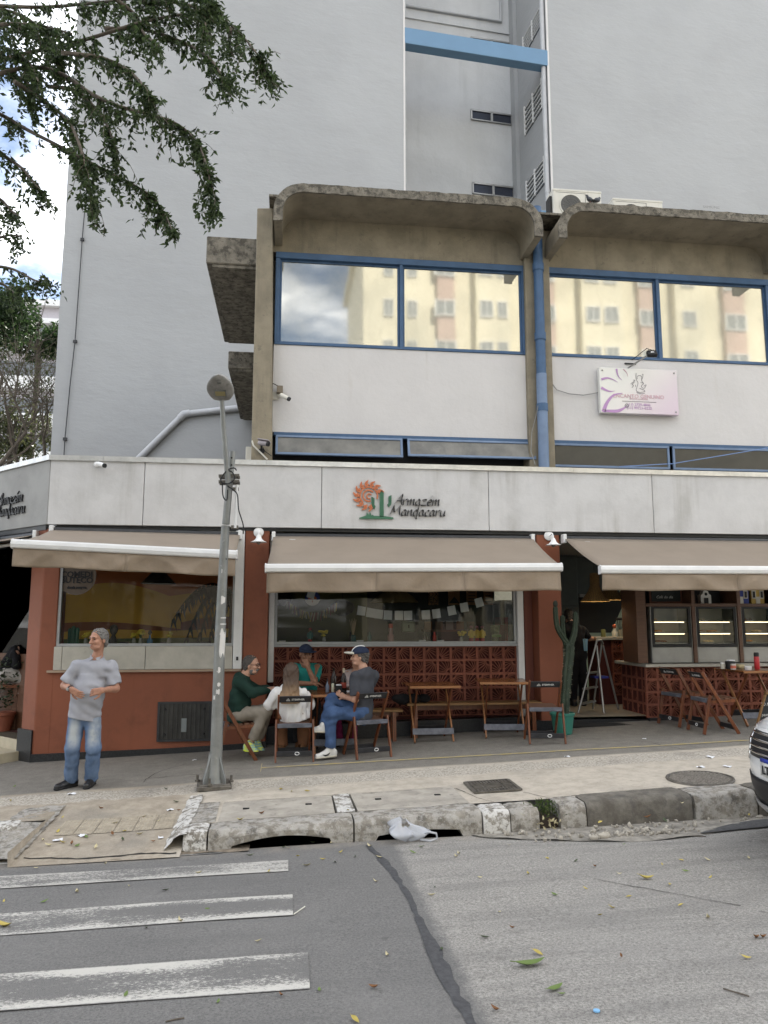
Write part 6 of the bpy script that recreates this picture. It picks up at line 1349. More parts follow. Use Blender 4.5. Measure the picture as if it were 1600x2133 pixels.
for k, (px_, w, lab) in enumerate(((903, 21, 'brown poster reading OX EN TE at the top of the middle window'), (946, 24, 'brown poster with a dark mountain drawing'), (983, 22, 'brown poster third from the left'), (1017, 20, 'plain brown poster nearest the fridge'))):
    a = P(px_ - w / 2, 1228, 13.9); b = P(px_ + w / 2, 1260, 13.9); o = thing('poster', lab, 'poster', ((a.x + b.x) / 2, 13.9, b.z), 0, 'brown posters on the back wall'); MB().box(a.x, b.x, 13.9, 13.93, b.z, a.z + .05).build('sheet', bpx, o)
    if k == 0:
        for i, tx in enumerate(('OX', 'EN', 'TE')): text_mesh(tx, .13, M['black'], o, (o.location.x, 13.893, a.z - .13 - .095 * i), EX, EZ)
    elif k == 1: mb = MB(); mb.prism([(-.1, 0), (.1, 0), (.05, .07), (0, .12), (-.05, .06)], (o.location.x, 13.895, b.z + .03), EX, EZ, (0, .003, 0)); mb.build('drawing', M['black'], o)
    else:
        for i in range(4): MB().box(a.x + .03, b.x - .03, 13.895, 13.898, b.z + .05 + .055 * i, b.z + .065 + .055 * i).build('print_line', M['black'], o)
fr_x0, fr_x1 = P(1051, 1300, 12.3).x, P(1089, 1300, 12.3).x + .12; fz = thing('drinks_fridge', 'white and red drinks fridge with lit header at the right of the middle window', 'fridge', (fr_x0 + .2, 12.5, mf)); fzt = P(1060, 1247, 12.3).z
MB().box(fr_x0 + .06, fr_x1, 12.3, 12.9, mf, fzt - .30 - .12).build('body', flat('fridge_white', (0.62, 0.61, 0.58)), fz, bevel=.02); MB().box(fr_x0, fr_x0 + .058, 12.29, 12.9, mf, fzt - .3).build('side', flat('fridge_red', (0.30, 0.02, 0.02)), fz); MB().box(fr_x0, fr_x1, 12.28, 12.9, fzt - .02, fzt + .3).build('header', emit('fridge_header', (1.0, .93, .72), .07), fz, bevel=.01); text_mesh('Uai', .15, flat('fridge_red', (0.3, .02, .02)), fz, (fr_x0 + .30, 12.272, fzt + .02), EX, EZ, off=.004); MB().box(fr_x0, fr_x1, 12.5, 12.9, fzt - .42, fzt - .02).build('shelf_back', gdark, fz); MB().box(fr_x0, fr_x0 + .03, 12.3, 12.5, fzt - .42, fzt - .02).build('door_frame', M['cream_plastic'], fz)
for k in range(5): mb = MB(); mb.lathe([(.03, 0), (.032, .16), (.014, .2), (.014, .24)], (fr_x0 + .10 + .068 * k, 12.40, fzt - .418), 10); mb.build('bottle', flat('pale_bottle', (0.42, 0.46, 0.50), 0.2), fz, auto=40)
# bunting of white paper, fringe garland, round flag emblem, dark bowl lamp
YB = 12.1
bt_ = thing('paper_bunting', 'string of blank white paper sheets hanging across the middle window', 'bunting', P(870, 1285, YB)); ln = [(748, 1261), (770, 1266), (800, 1271), (835, 1272), (870, 1272), (905, 1269), (940, 1262), (975, 1253), (1003, 1243)]
MB().tube([P(x, y, YB) for x, y in ln], .004, 4).build('string', M['black'], bt_)
import bisect
for x, dy, rot in ((753, 0, -.12), (772, 0, -.15), (789, 0, -.12), (808, 0, -.05), (831, 0, .0), (850, 0, .03), (887, 0, .06), (909, 0, .12), (941, 0, .2), (967, 0, .15), (998, 0, .28)):
    ys = np.interp(x, [p[0] for p in ln], [p[1] for p in ln]); c = P(x, ys + 10, YB); w = .066; h = .072; cs_, sn = math.cos(rot), math.sin(rot); mb = MB(); mb.grid(lambda u, v: (c.x + (u - .5) * 2 * w * cs_ - (v - .5) * 2 * h * sn, YB - .006 + .012 * math.sin(u * 3 + x) * v, c.z + (u - .5) * 2 * w * sn + (v - .5) * 2 * h * cs_), 3, 3); mb.build('paper_sheet', M['paper'], bt_, solid=.0015)
gl_ = thing('fringe_garland', 'dark and yellow fringe garland draped below the round emblem', 'garland', P(652, 1280, 12.4)); rr = random.Random(11); gcs = [flat('fringe_yellow', (0.45, 0.33, 0.08)), flat('fringe_red', (0.16, 0.03, 0.03)), flat('fringe_black', (0.03, 0.03, 0.03)), flat('fringe_cream', (0.45, 0.42, 0.33))]
for k in range(44):
    t = k / 43; px_ = 598 + 108 * t; py_ = 1252 + 24 * math.sin(math.pi * min(1, t * 1.0)) ** 1.0; a = P(px_, py_, 12.4); l = rr.uniform(.09, .16); d = rr.uniform(-.03, .03); MB().add([a + V((-.012, 0, 0)), a + V((.012, 0, 0)), a + V((.010 + d, 0, -l)), a + V((-.008 + d, 0, -l))], [(0, 1, 2, 3)]).build('strip', rr.choice(gcs), gl_, solid=.002)
em = thing('round_emblem', 'round blue and cream emblem hanging above the garland in the middle window', 'emblem', P(651, 1248, 12.3)); c = P(651, 1246, 12.3); r_ = .118
hc = lambda a0, a1: [(r_ * math.cos(R(a)), r_ * math.sin(R(a))) for a in range(a0, a1 + 1, 12)]
mb = MB(); mb.prism(hc(-12, 192), c, EX, EZ, (0, .02, 0)); mb.build('upper_half', flat('emblem_blue', (0.03, 0.05, 0.20)), em); mb = MB(); mb.prism(hc(192, 348), c, EX, EZ, (0, .02, 0)); mb.build('lower_half', flat('emblem_cream', (0.55, 0.48, 0.36)), em); mb = MB(); mb.prism([(.07 * math.cos(R(a)), .06 * math.sin(R(a)) - .02) for a in range(0, 181, 15)], c + V((0, -.003, 0)), EX, EZ, (0, .002, 0)); mb.build('arch', flat('emblem_red', (0.42, 0.10, 0.04)), em); mb = MB(); mb.box(c.x - .004, c.x + .004, c.y - .004, c.y - .002, c.z - .07, c.z - .03); mb.box(c.x - .014, c.x + .014, c.y - .0045, c.y - .002, c.z - .05, c.z - .042); mb.build('cross', flat('emblem_red', (.42, .1, .04)), em)
pc = P(648, 1238, 12.28); tag(MB().obox(pc, (.12, .004, .12), Matrix.Rotation(.25, 3, 'Y')).build('paper_sheet', M['paper']), 'single blank sheet hanging over the round emblem', 'paper')
pendant(P(713, 1283, 12.9), .20, .27, flat('dark_bowl', (0.022, 0.018, 0.018)), 'dark round bowl lamp in the middle window', [(.05, 0), (.17, .06), (.2, .14), (.19, .2), (.06, .26)]); pendant(P(585, 1262, 13.2), .19, .25, flat('dark_bowl', (.02, .02, .02)), 'dark round lamp at the left end of the middle window', [(.05, 0), (.17, .06), (.2, .14), (.19, .2), (.06, .26)]); pendant(P(822, 1255, 13.3), .42, .3, mat('woven_shade', (0.16, 0.11, 0.05), 0.8, 0.2, 20), 'wide woven pendant lamp at the centre of the middle window', [(.42, 0), (.30, .12), (.1, .25), (.04, .3)])
def figurine(px_, label, dress, skin=(0.12, 0.05, 0.03), scarf=None, group='three women figurines in yellow', h=.27, Y=11.64):
    c = sill_item(px_, Y); o = thing('figurine', label, 'figurine', c, 0, group); s = h / .27
    MB().lathe([(.04 * s, 0), (.038 * s, .03 * s), (.03 * s, .08 * s)], c, 10).build('base', flat('figurine_red', (0.30, 0.03, 0.03)), o, auto=50); mb = MB(); mb.lathe([(.04 * s, .078 * s), (.036 * s, .15 * s), (.03 * s, .19 * s), (.012 * s, .205 * s)], c, 10); mb.tube([c + V((-.035 * s, 0, .18 * s)), c + V((-.045 * s, -.01, .11 * s))], .012 * s, 6); mb.tube([c + V((.035 * s, 0, .18 * s)), c + V((.045 * s, -.01, .11 * s))], .012 * s, 6); mb.build('dress', dress, o, auto=50)
    MB().ball(c + V((0, 0, .225 * s)), .024 * s, 10, 8).build('head', flat('figurine_skin', skin), o, smooth=True); MB().ball(c + V((0, .006, .238 * s)), (.028 * s, .026 * s, .024 * s), 10, 8).build('scarf', scarf or flat('figurine_scarf', (0.25, 0.05, 0.10)), o, smooth=True)
for px_, l in ((982, 'left'), (994, 'middle'), (1005, 'right')): figurine(px_, l + ' of three figurines of women in yellow dresses', flat('figurine_yellow', (0.50, 0.33, 0.04)))
figurine(646, 'figurine with a red head and teal dress in the left of the middle window', flat('figurine_teal', (0.03, 0.12, 0.10)), group=None, h=.24, scarf=flat('figurine_red', (.3, .03, .03)))
og = thing('ornament', 'green pot ornament with a bow tie beside the three figurines', 'ornament', sill_item(1032, 11.64)); c = sill_item(1032, 11.64); MB().lathe([(.03, 0), (.055, .05), (.05, .10), (.06, .14), (.075, .24), (.08, .27), (.05, .26)], c, 14).build('body', mat('mottled_green', (0.10, 0.11, 0.05), 0.6, 0.5, 30), og, auto=50); MB().obox(c + V((0, -.07, .11)), (.15, .02, .04)).build('bow', flat('bow_green', (0.10, 0.16, 0.04)), og, bevel=.008)
bottle(sill_item(814, 11.66), [(.05, 0), (.05, .12), (.03, .15), (.035, .2), (.03, .23)], flat('pink_bottle', (0.32, 0.16, 0.16), .3), 'dispenser bottle with a red cap in the middle window', cap=[(.032, .23), (.034, .29), (0, .3)], capm=redp, group=WI)
bottle(sill_item(736, 11.64), [(.035, 0), (.04, .1), (.025, .13)], flat('teal_jar', (.03, .1, .1)), 'jar of dry sticks in the middle window', 'jar', name='stick_jar', group=WI); c = sill_item(736, 11.64); mb = MB(); rr = random.Random(6)
for k in range(14): mb.tube([c + V((0, 0, .1)), c + V((rr.uniform(-.07, .07), rr.uniform(-.03, .03), rr.uniform(.25, .38)))], .004, 4)
tag(mb.build('dry_sticks', flat('straw', (0.42, 0.30, 0.18))), 'dry straw sticks standing in the jar', 'sticks', WI)
for k, (px_, lab) in enumerate(((905, 'small red sauce bottle left of the yellow flowers'), (770, 'dark vase right of the dry sticks'), (885, 'tall dark bottle left of the red sauce bottle'), (1048 - 318, 'dark mug beside the dry sticks'))): bottle(sill_item(px_, 11.62 + .05 * k), [(.028, 0), (.03, .1), (.016, .14), (.014, .17)], (redp, flat('teal_jar', (.03, .1, .1)), brown, M['black'])[k], lab, group=WI)
for px_ in (588, 750, 918, 880): q = sill_item(px_, 11.6); tag(MB().box(q.x - .05, q.x + .05, 11.58, 11.64, q.z, q.z + .05).build('card_holder', M['paper'] if px_ != 588 else M['cream_plastic']), {588: 'cream card holder at the left end of the middle window', 750: 'white card by the dark vase', 918: 'white card right of the red sauce bottle', 880: 'small white card near the tall dark bottle'}[px_], 'card holder', bevel=None) if False else tag(MB().box(q.x - .05, q.x + .05, 11.58, 11.64, q.z, q.z + .05).build('card_holder', M['paper'] if px_ != 588 else M['cream_plastic']), {588: 'cream card holder at the left end of the middle window', 750: 'white card by the dark vase', 918: 'white card right of the red sauce bottle', 880: 'small white card near the tall dark bottle'}[px_], 'card holder')
q = P(851, 1305, 14.1); sdp = thing('soap_dispenser', 'pale green soap dispenser on the back wall of the middle room', 'dispenser', q); MB().box(q.x - .12, q.x + .12, 14.06, 14.17, q.z - .10, q.z + .10).build('body', flat('pale_green_plastic', (0.36, 0.42, 0.30)), sdp, bevel=.02); MB().box(q.x - .01, q.x + .01, 14.055, 14.06, q.z - .03, q.z + .03).build('slot', M['black'], sdp)
q = P(940, 1305, 14.1); sh = thing('wall_shelf', 'wooden shelf with framed pictures on the dark back wall', 'shelf', q); MB().box(q.x - .55, q.x + .55, 14.0, 14.19, q.z - .09, q.z - .06).build('board', M['wood_dark'], sh)
for k in range(5): MB().box(q.x - .5 + .2 * k, q.x - .36 + .2 * k, 14.1, 14.12, q.z - .058, q.z + .09).build('picture_frame', (bpx, M['wood_dark'], ceil_)[k % 3], sh)
# chairs and a table in the dark middle room are out of sight; a shrub standing on the bench
sb_ = thing('black_bag', 'black bag lying on the low bench behind the folding table', 'bag', (1.62, 11.0, .52)); mb = MB(); rr = random.Random(5)
for dx, r_ in ((0, .10), (.16, .09), (.30, .08), (-.08, .07)): mb.ball((1.62 + dx, 11.0, .58 + rr.uniform(-.01, .03)), (r_ * 1.2, .09, r_ * .8), 10, 8)
mb.build('body', flat('black_cloth', (.008, .008, .009), .9), sb_, smooth=True)

# kitchen and cake counter
kf = .27; BK = 15.6; ktile = mat('pale_green_tile', (0.42, 0.50, 0.36), 0.35, 0.04)
plane('interior_floor', fl_t, [(3.86, 11.33, kf), (11, 11.33, kf), (11, BK, kf), (3.86, BK, kf)]); plane('interior_ceiling', ceil_, [(3.86, 11.33, 2.96), (11, 11.33, 2.96), (11, BK, 2.96), (3.86, BK, 2.96)]); plane('interior_wall', gdark, [(3.86, 11.5, kf), (3.86, BK, kf), (3.86, BK, 3), (3.86, 11.5, 3)])
tx0 = P(1225, 1300, BK).x
kt = plane('interior_wall', ktile, [(3.86, BK, kf), (11, BK, kf), (11, BK, 3), (3.86, BK, 3)])
for i in range(11):
    for j in range(5): x = tx0 + .02 + .31 * i; MB().box(x, x + .304, BK - .012, BK - .002, 1.15 + .36 * j, 1.15 + .36 * j + .352).build('tile', ktile, kt) if x < 9.3 else None
kc = thing('cupboard', 'tall dark grey cupboard at the left of the kitchen opening', 'cupboard', (4.35, 14.6, kf)); a = P(1168, 1300, 14.4).x; b = P(1207, 1300, 14.4).x; cbm = flat('grey_green_laminate', (0.085, 0.10, 0.095), .5); MB().box(a - .4, b, 14.4, 15.5, kf, 2.95).build('carcass', cbm, kc)
for z0, z1 in ((.35, 1.1), (1.12, 1.95), (1.97, 2.9)): MB().box(a - .38, b - .02, 14.375, 14.398, z0, z1).build('door', cbm, kc, bevel=.005)
hd_ = thing('range_hood', 'black range hood over the stove in the kitchen', 'range hood', P(1245, 1300, 14.6)); h0, h1 = P(1208, 1270, 14.5), P(1300, 1255, 14.5); hb0, hb1 = P(1205, 1318, 14.5), P(1273, 1318, 14.5); mb = MB(); mb.prism([(hb0.x, hb0.z), (hb1.x, hb1.z), (h1.x, h1.z), (h1.x, h1.z + .1), (h0.x, h1.z + .1)], (0, 14.5, 0), EX, EZ, (0, .9, 0)); mb.build('hood', mat('black_steel', (0.02, 0.02, 0.02), .3), hd_); MB().box(h0.x, h1.x - .05, 14.48, 15.4, h1.z + .102, h1.z + .16).build('rim', M['alu'], hd_); MB().box(h0.x, h1.x, 14.7, 15.4, h1.z + .17, 2.95).build('duct', cbm, hd_)
M['added_bulb_glow'] = emit('added_bulb_glow', (1, .86, .62), 26); wv_ = mat('woven_straw', (0.34, 0.22, 0.085), 0.8, 0.3, 40); PG = 'woven pendant lamps over the kitchen pass'  # added glow for the woven lamps, brightens the tile wall
for k, (px_, Y, l) in enumerate(((1240, 12.2, 'woven bell lamp nearest the street in the kitchen opening'), (1272, 12.9, 'middle woven lamp cut by the right awning'), (1309, 13.5, 'farthest woven lamp, only its rim below the right awning'))): c = P(px_, (1253, 1250, 1246)[k], Y); pendant(c, .235, .5, wv_, l, [(.235, 0), (.16, .09), (.10, .18), (.075, .25), (.07, .46), (.02, .47)], group=PG, slats=True)
# counter with breeze blocks
CY_ = 11.20; xc = P(1350, 1440, CY_).x; zc_t = P(1450, 1383, CY_).z; s_ = .186
cc = thing('cake_counter', 'breeze block counter with pale stone top under the cake displays', 'counter', (xc + 2, CY_, kf))
bm2 = block_mesh(s_).mesh('breeze_block', M['block']); z0b = zc_t - .045 - 4 * s_
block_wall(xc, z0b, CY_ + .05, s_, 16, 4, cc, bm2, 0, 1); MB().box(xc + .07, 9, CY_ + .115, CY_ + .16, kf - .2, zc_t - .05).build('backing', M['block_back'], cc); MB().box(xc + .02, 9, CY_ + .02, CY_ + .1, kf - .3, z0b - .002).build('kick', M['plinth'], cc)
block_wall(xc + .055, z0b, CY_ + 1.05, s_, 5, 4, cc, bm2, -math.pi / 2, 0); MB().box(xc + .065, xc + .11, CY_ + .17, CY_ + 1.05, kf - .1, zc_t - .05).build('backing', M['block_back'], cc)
mb = MB(); mb.prism([(xc - .03, CY_ - .03), (9, CY_ - .03), (9, CY_ + .75), (xc + .2, CY_ + .75), (xc + .2, CY_ + 1.1), (xc - .03, CY_ + 1.1)], (0, 0, zc_t - .043), EX, (0, 1, 0), (0, 0, .045)); mb.build('top', M['marble'], cc, bevel=.005)
ra = P(1240, 1327, 12.9); rb = P(1312, 1327, 12.9); rc_ = thing('raised_counter', 'higher stone counter with breeze block base at the back of the kitchen pass', 'counter', ((ra.x + rb.x) / 2, 13, kf)); MB().box(ra.x, rb.x + .25, 12.85, 13.5, ra.z - .05, ra.z).build('top', M['marble'], rc_, bevel=.004); block_wall(ra.x + .3, ra.z - .06 - 5 * s_, 12.9, s_, 3, 5, rc_, bm2); MB().box(ra.x + .05, rb.x + .2, 12.96, 13.4, kf, ra.z - .055).build('base', M['block_back'], rc_); MB().box(rb.x - .12, rb.x + .25, 12.84, 12.858, .95, ra.z - .052).build('end_panel', M['marble'], rc_)
KI = 'kitchen things on the raised counter'
def kit(px_, prof, m, lab, cap=None, capm=None, cat='bottle', name='bottle'): c = V((P(px_, 1327, 13.0).x, 13.0, ra.z)); return bottle(c, prof, m, lab, cat, cap, capm, name, KI)
kit(1281, [(.045, 0), (.05, .08), (.02, .13), (.018, .15)], flat('clear_spray', (0.6, 0.6, 0.56), .3), 'clear spray bottle with orange trigger in the kitchen', [(.02, .15), (.03, .17), (.035, .2), (0, .22)], flat('trigger_orange', (.55, .14, .07))); kit(1257, [(.04, 0), (.04, .12), (.03, .13)], flat('olive_jar', (.16, .17, .06)), 'olive green jar on the kitchen counter', cat='jar', name='jar'); kit(1300, [(.05, 0), (.055, .13), (.05, .13), (.045, .02), (0, .02)], vgl, 'clear tumbler beside the spray bottle', cat='glass', name='glass')
c = V((P(1293, 1327, 13.05).x, 13.05, ra.z)); ut = thing('utensil_jar', 'jar of dark kitchen utensils behind the tumbler', 'utensils', c, 0, KI); MB().lathe([(.04, 0), (.045, .12)], c, 10).build('jar', vgl, ut)
for k in range(4): mb = MB(); mb.tube([c, c + V((-.05 + .035 * k, 0, .3))], .006, 5); mb.ball(c + V((-.05 + .035 * k, 0, .31)), (.02, .012, .03), 8, 6); mb.build('utensil', M['black'], ut)
cmx = P(1320, 1370, 12.0).x; cm_ = thing('cup_stack', 'dark stacks of cups and holders beside the cake display', 'cups', (cmx, 11.9, zc_t)); rr = random.Random(3)
MB().box(cmx + .02, cmx + .2, 11.95, 12.2, zc_t, zc_t + .62).build('machine', M['black'], cm_, bevel=.01)
for i in range(3):
    for j in range(4): mb = MB(); c = V((cmx - .16 + .12 * i, 11.75 + .04 * i, zc_t + .003 + .12 * j)); mb.lathe([(.035, 0), (.05, .1), (.045, .1), (.03, .01)], c, 10); mb.build('cup', (M['black'], flat('teal_jar', (.03, .1, .1)), M['white'], M['black'])[(i + 2 * j) % 4 if j < 2 else 3], cm_)
# cake displays in a wooden frame
dYF = CY_ + .12; dz0 = zc_t + .012; dzt = P(1400, 1262, dYF).z; edges = [(1355, 1440), (1449, 1535), (1544, 1630), (1639, 1725)]
sf = thing('display_frame', 'dark wooden frame and shelf holding the cake displays', 'shelf', (P(1450, 1300, dYF).x, dYF, zc_t)); zsh = P(1400, 1254, dYF).z; xR = P(1730, 1300, dYF).x; xL = P(1346, 1300, dYF).x
MB().box(xL, xR, dYF - .02, dYF + .5, zsh - .07, zsh - .02).build('shelf', M['wood_dark'], sf, bevel=.004); MB().box(xL, xR, dYF + .45, dYF + .5, zsh - .02, 2.6).build('back_panel', gdark, sf); MB().box(xL - .16, xL - .005, dYF - .02, dYF + .5, dz0, 2.6).build('post', M['wood_dark'], sf)
for px_ in (1444.5, 1539.5, 1634.5): x = P(px_, 1300, dYF).x; MB().box(x - .028, x + .028, dYF - .03, dYF + .45, dz0, 2.6).build('post', M['wood_dark'], sf)
steel = mat('brushed_steel', (0.30, 0.30, 0.29), 0.4, 0.12, 4, 0.1, metal=0.4); strip_e = emit('case_light', (1.0, 0.80, 0.48), 1.1); pastry = [mat('golden_pastry', (0.50, 0.25, 0.07), .6, .3, 20), mat('brown_cake', (0.16, 0.07, 0.03), .6, .3, 20), mat('cream_cake', (0.62, 0.48, 0.28), .6, .2, 20)]
DL = ['left cake display with two lit shelves of pastries', 'second cake display from the left, behind the folding chairs', 'third cake display, cut by the right edge', 'cake display beyond the right edge']
for k, (a, b) in enumerate(edges):
    x0, x1 = P(a, 1300, dYF).x, P(b, 1300, dYF).x; o = thing('cake_display', DL[k], 'display case', ((x0 + x1) / 2, dYF, dz0), 0, 'glass fronted cake displays on the counter'); zb_ = P(1400, 1347, dYF).z; rr = random.Random(20 + k)
    MB().box(x0 + .012, x1 - .012, dYF - .005, dYF + .40, dz0, zb_ - .004).build('base', steel, o, bevel=.008); mb = MB(); mb.box(x0, x0 + .011, dYF - .01, dYF + .4, dz0, dzt); mb.build('side', steel, o); MB().box(x1 - .011, x1, dYF - .01, dYF + .4, dz0, dzt).build('side', steel, o)
    f_ = frame(x0 + .013, x1 - .013, zb_, dzt, dYF, .042, .03).build('door_frame', M['black'], o); MB().add([(x0 + .055, dYF, zb_ + .042), (x1 - .055, dYF, zb_ + .042), (x1 - .055, dYF, dzt - .042), (x0 + .055, dYF, dzt - .042)], [(0, 1, 2, 3)]).build('pane', M['glass'], f_, recalc=False)
    mb = MB(); mb.box(x0 + .012, x1 - .012, dYF + .38, dYF + .4, zb_, dzt); mb.build('back', flat('case_back', (0.50, 0.46, 0.36)), o); MB().box(x0 + .012, x1 - .012, dYF + .02, dYF + .4, dzt, dzt + .02).build('roof', M['black'], o)
    for j, fz_ in enumerate((.02, .30, .62)):
        z = zb_ + .03 + (dzt - zb_ - .06) * fz_; MB().box(x0 + .02, x1 - .02, dYF + .05, dYF + .37, z, z + .012).build('shelf', M['alu'], o)
        if j: MB().box(x0 + .05, x1 - .09, dYF + .05, dYF + .062, z - .013, z - .001).build('light_strip', strip_e, o)
        for q in range(rr.choice((1, 2)) if j < 2 else 1): 
            cx2 = rr.uniform(x0 + .14, x1 - .18); mb = MB(); mb.lathe([(0, 0), (.10, .002), (.11, .012), (.10, .012)], (cx2, dYF + .2, z + .0125), 16); mb.build('plate', M['white'], o); mb = MB()
            for w in range(5): mb.ball((cx2 + rr.uniform(-.06, .06), dYF + .2 + rr.uniform(-.05, .05), z + .03), (.045, .035, .022), 8, 6)
            mb.build('pastry', pastry[rr.randrange(3)], o, smooth=True)
x = P(1400, 1240, dYF).x; z = zsh - .018; bd = thing('chalk_board', 'small chalkboard in a wooden frame above the left cake display', 'chalkboard', (x, dYF + .2, z)); MB().box(x - .27, x + .27, dYF + .2, dYF + .22, z, z + .3).build('frame', mat('red_brown_wood', (.13, .05, .03)), bd); MB().box(x - .24, x + .24, dYF + .194, dYF + .199, z + .03, z + .27).build('slate', flat('chalk_black', (.02, .024, .025), .7), bd); text_mesh('Café do dia', .06, M['print'], bd, (x - .03, dYF + .19, z + .08), EX, EZ, shear=.3)
def toy_house(px_, w, h, col, label, gable=False):
    x = P(px_, 1240, dYF + .1).x; o = thing('model_house', label, 'model house', (x, dYF + .15, z), 0, 'painted model houses on the shelf'); wall = flat('toy_' + label.split()[0], col); poly = [(-w / 2, 0), (w / 2, 0), (w / 2, h * .62), (w * .3, h * .72), (w * .22, h * .92), (0, h), (-w * .22, h * .92), (-w * .3, h * .72), (-w / 2, h * .62)] if gable else [(-w / 2, 0), (w / 2, 0), (w / 2, h), (-w / 2, h)]
    mb = MB(); mb.prism(poly, (x, dYF + .15, z), EX, EZ, (0, .1, 0)); mb.build('wall', wall, o); fmw = M['cream_plastic'] if not gable else wall
    for dx in ((-w * .3, w * .3) if not gable else ()): MB().box(x + dx - .035, x + dx + .035, dYF + .142, dYF + .149, z + h * .3, z + h * .8).build('window', fmw, o); MB().box(x + dx - .02, x + dx + .02, dYF + .138, dYF + .141, z + h * .36, z + h * .74).build('pane', M['black'], o)
    MB().box(x - .035, x + .035, dYF + .142, dYF + .149, z, z + h * .42).build('door', M['black'] if gable else fmw, o)
    if gable: mb = MB(); mb.lathe([(0, 0), (.025, 0)], (x, dYF + .146, z + h * .7), 10, axis=(0, -1, 0), caps=False); mb.build('round_window', M['black'], o)
toy_house(1474, .17, .21, (.66, .66, .62), 'white model church with curved gable above the second cake display', True); toy_house(1547, .26, .26, (.02, .045, .26), 'blue model house with cream windows on the shelf'); toy_house(1582, .22, .26, (.52, .36, .08), 'yellow model house at the right end of the shelf')
# stepladder
ld = thing('stepladder', 'aluminium stepladder standing open in the kitchen opening', 'ladder', (P(1245, 1470, 11.9).x, 11.9, kf)); lY = 11.75; lt = lambda x, y, Y: P(x, y, Y)
fA, fB = lt(1204, 1474, lY), lt(1258, 1480, lY - .1); rA, rB = lt(1235, 1470, lY + .45), lt(1288, 1474, lY + .4); tA, tB = lt(1241, 1338, lY + .15), lt(1255, 1340, lY + .2)
for p_ in (fA, fB, rA, rB): p_.z = kf + .01
for a, b in ((fA, lt(1243, 1336, lY + .1)), (rA, lt(1254, 1336, lY + .3)), (fB, lt(1243, 1345, lY + .1)), (rB, lt(1256, 1345, lY + .3))): mb = MB(); mb.tube([a, a.lerp(b, .75), b], .017, 8); mb.build('rail', M['alu'], ld, auto=50)
mb = MB(); mb.tube([lt(1240, 1345, lY + .1), lt(1243, 1334, lY + .12), lt(1252, 1333, lY + .25), lt(1256, 1342, lY + .3)], .017, 8); mb.build('top_hoop', M['alu'], ld, auto=50)
for t, u in ((.12, .12), (.33, .33), (.55, .55)): a = fA.lerp(lt(1243, 1336, lY + .1), t); b = rA.lerp(lt(1254, 1336, lY + .3), u); mb = MB(); mb.bar(a, b, .07, .025); mb.build('step', M['alu'], ld)
q = fB.lerp(lt(1243, 1345, lY + .1), .52); mb = MB(); mb.obox(q + V((.05, .15, 0)), (.22, .2, .03)); mb.build('tray', flat('blue_plastic', (.02, .03, .22)), ld)
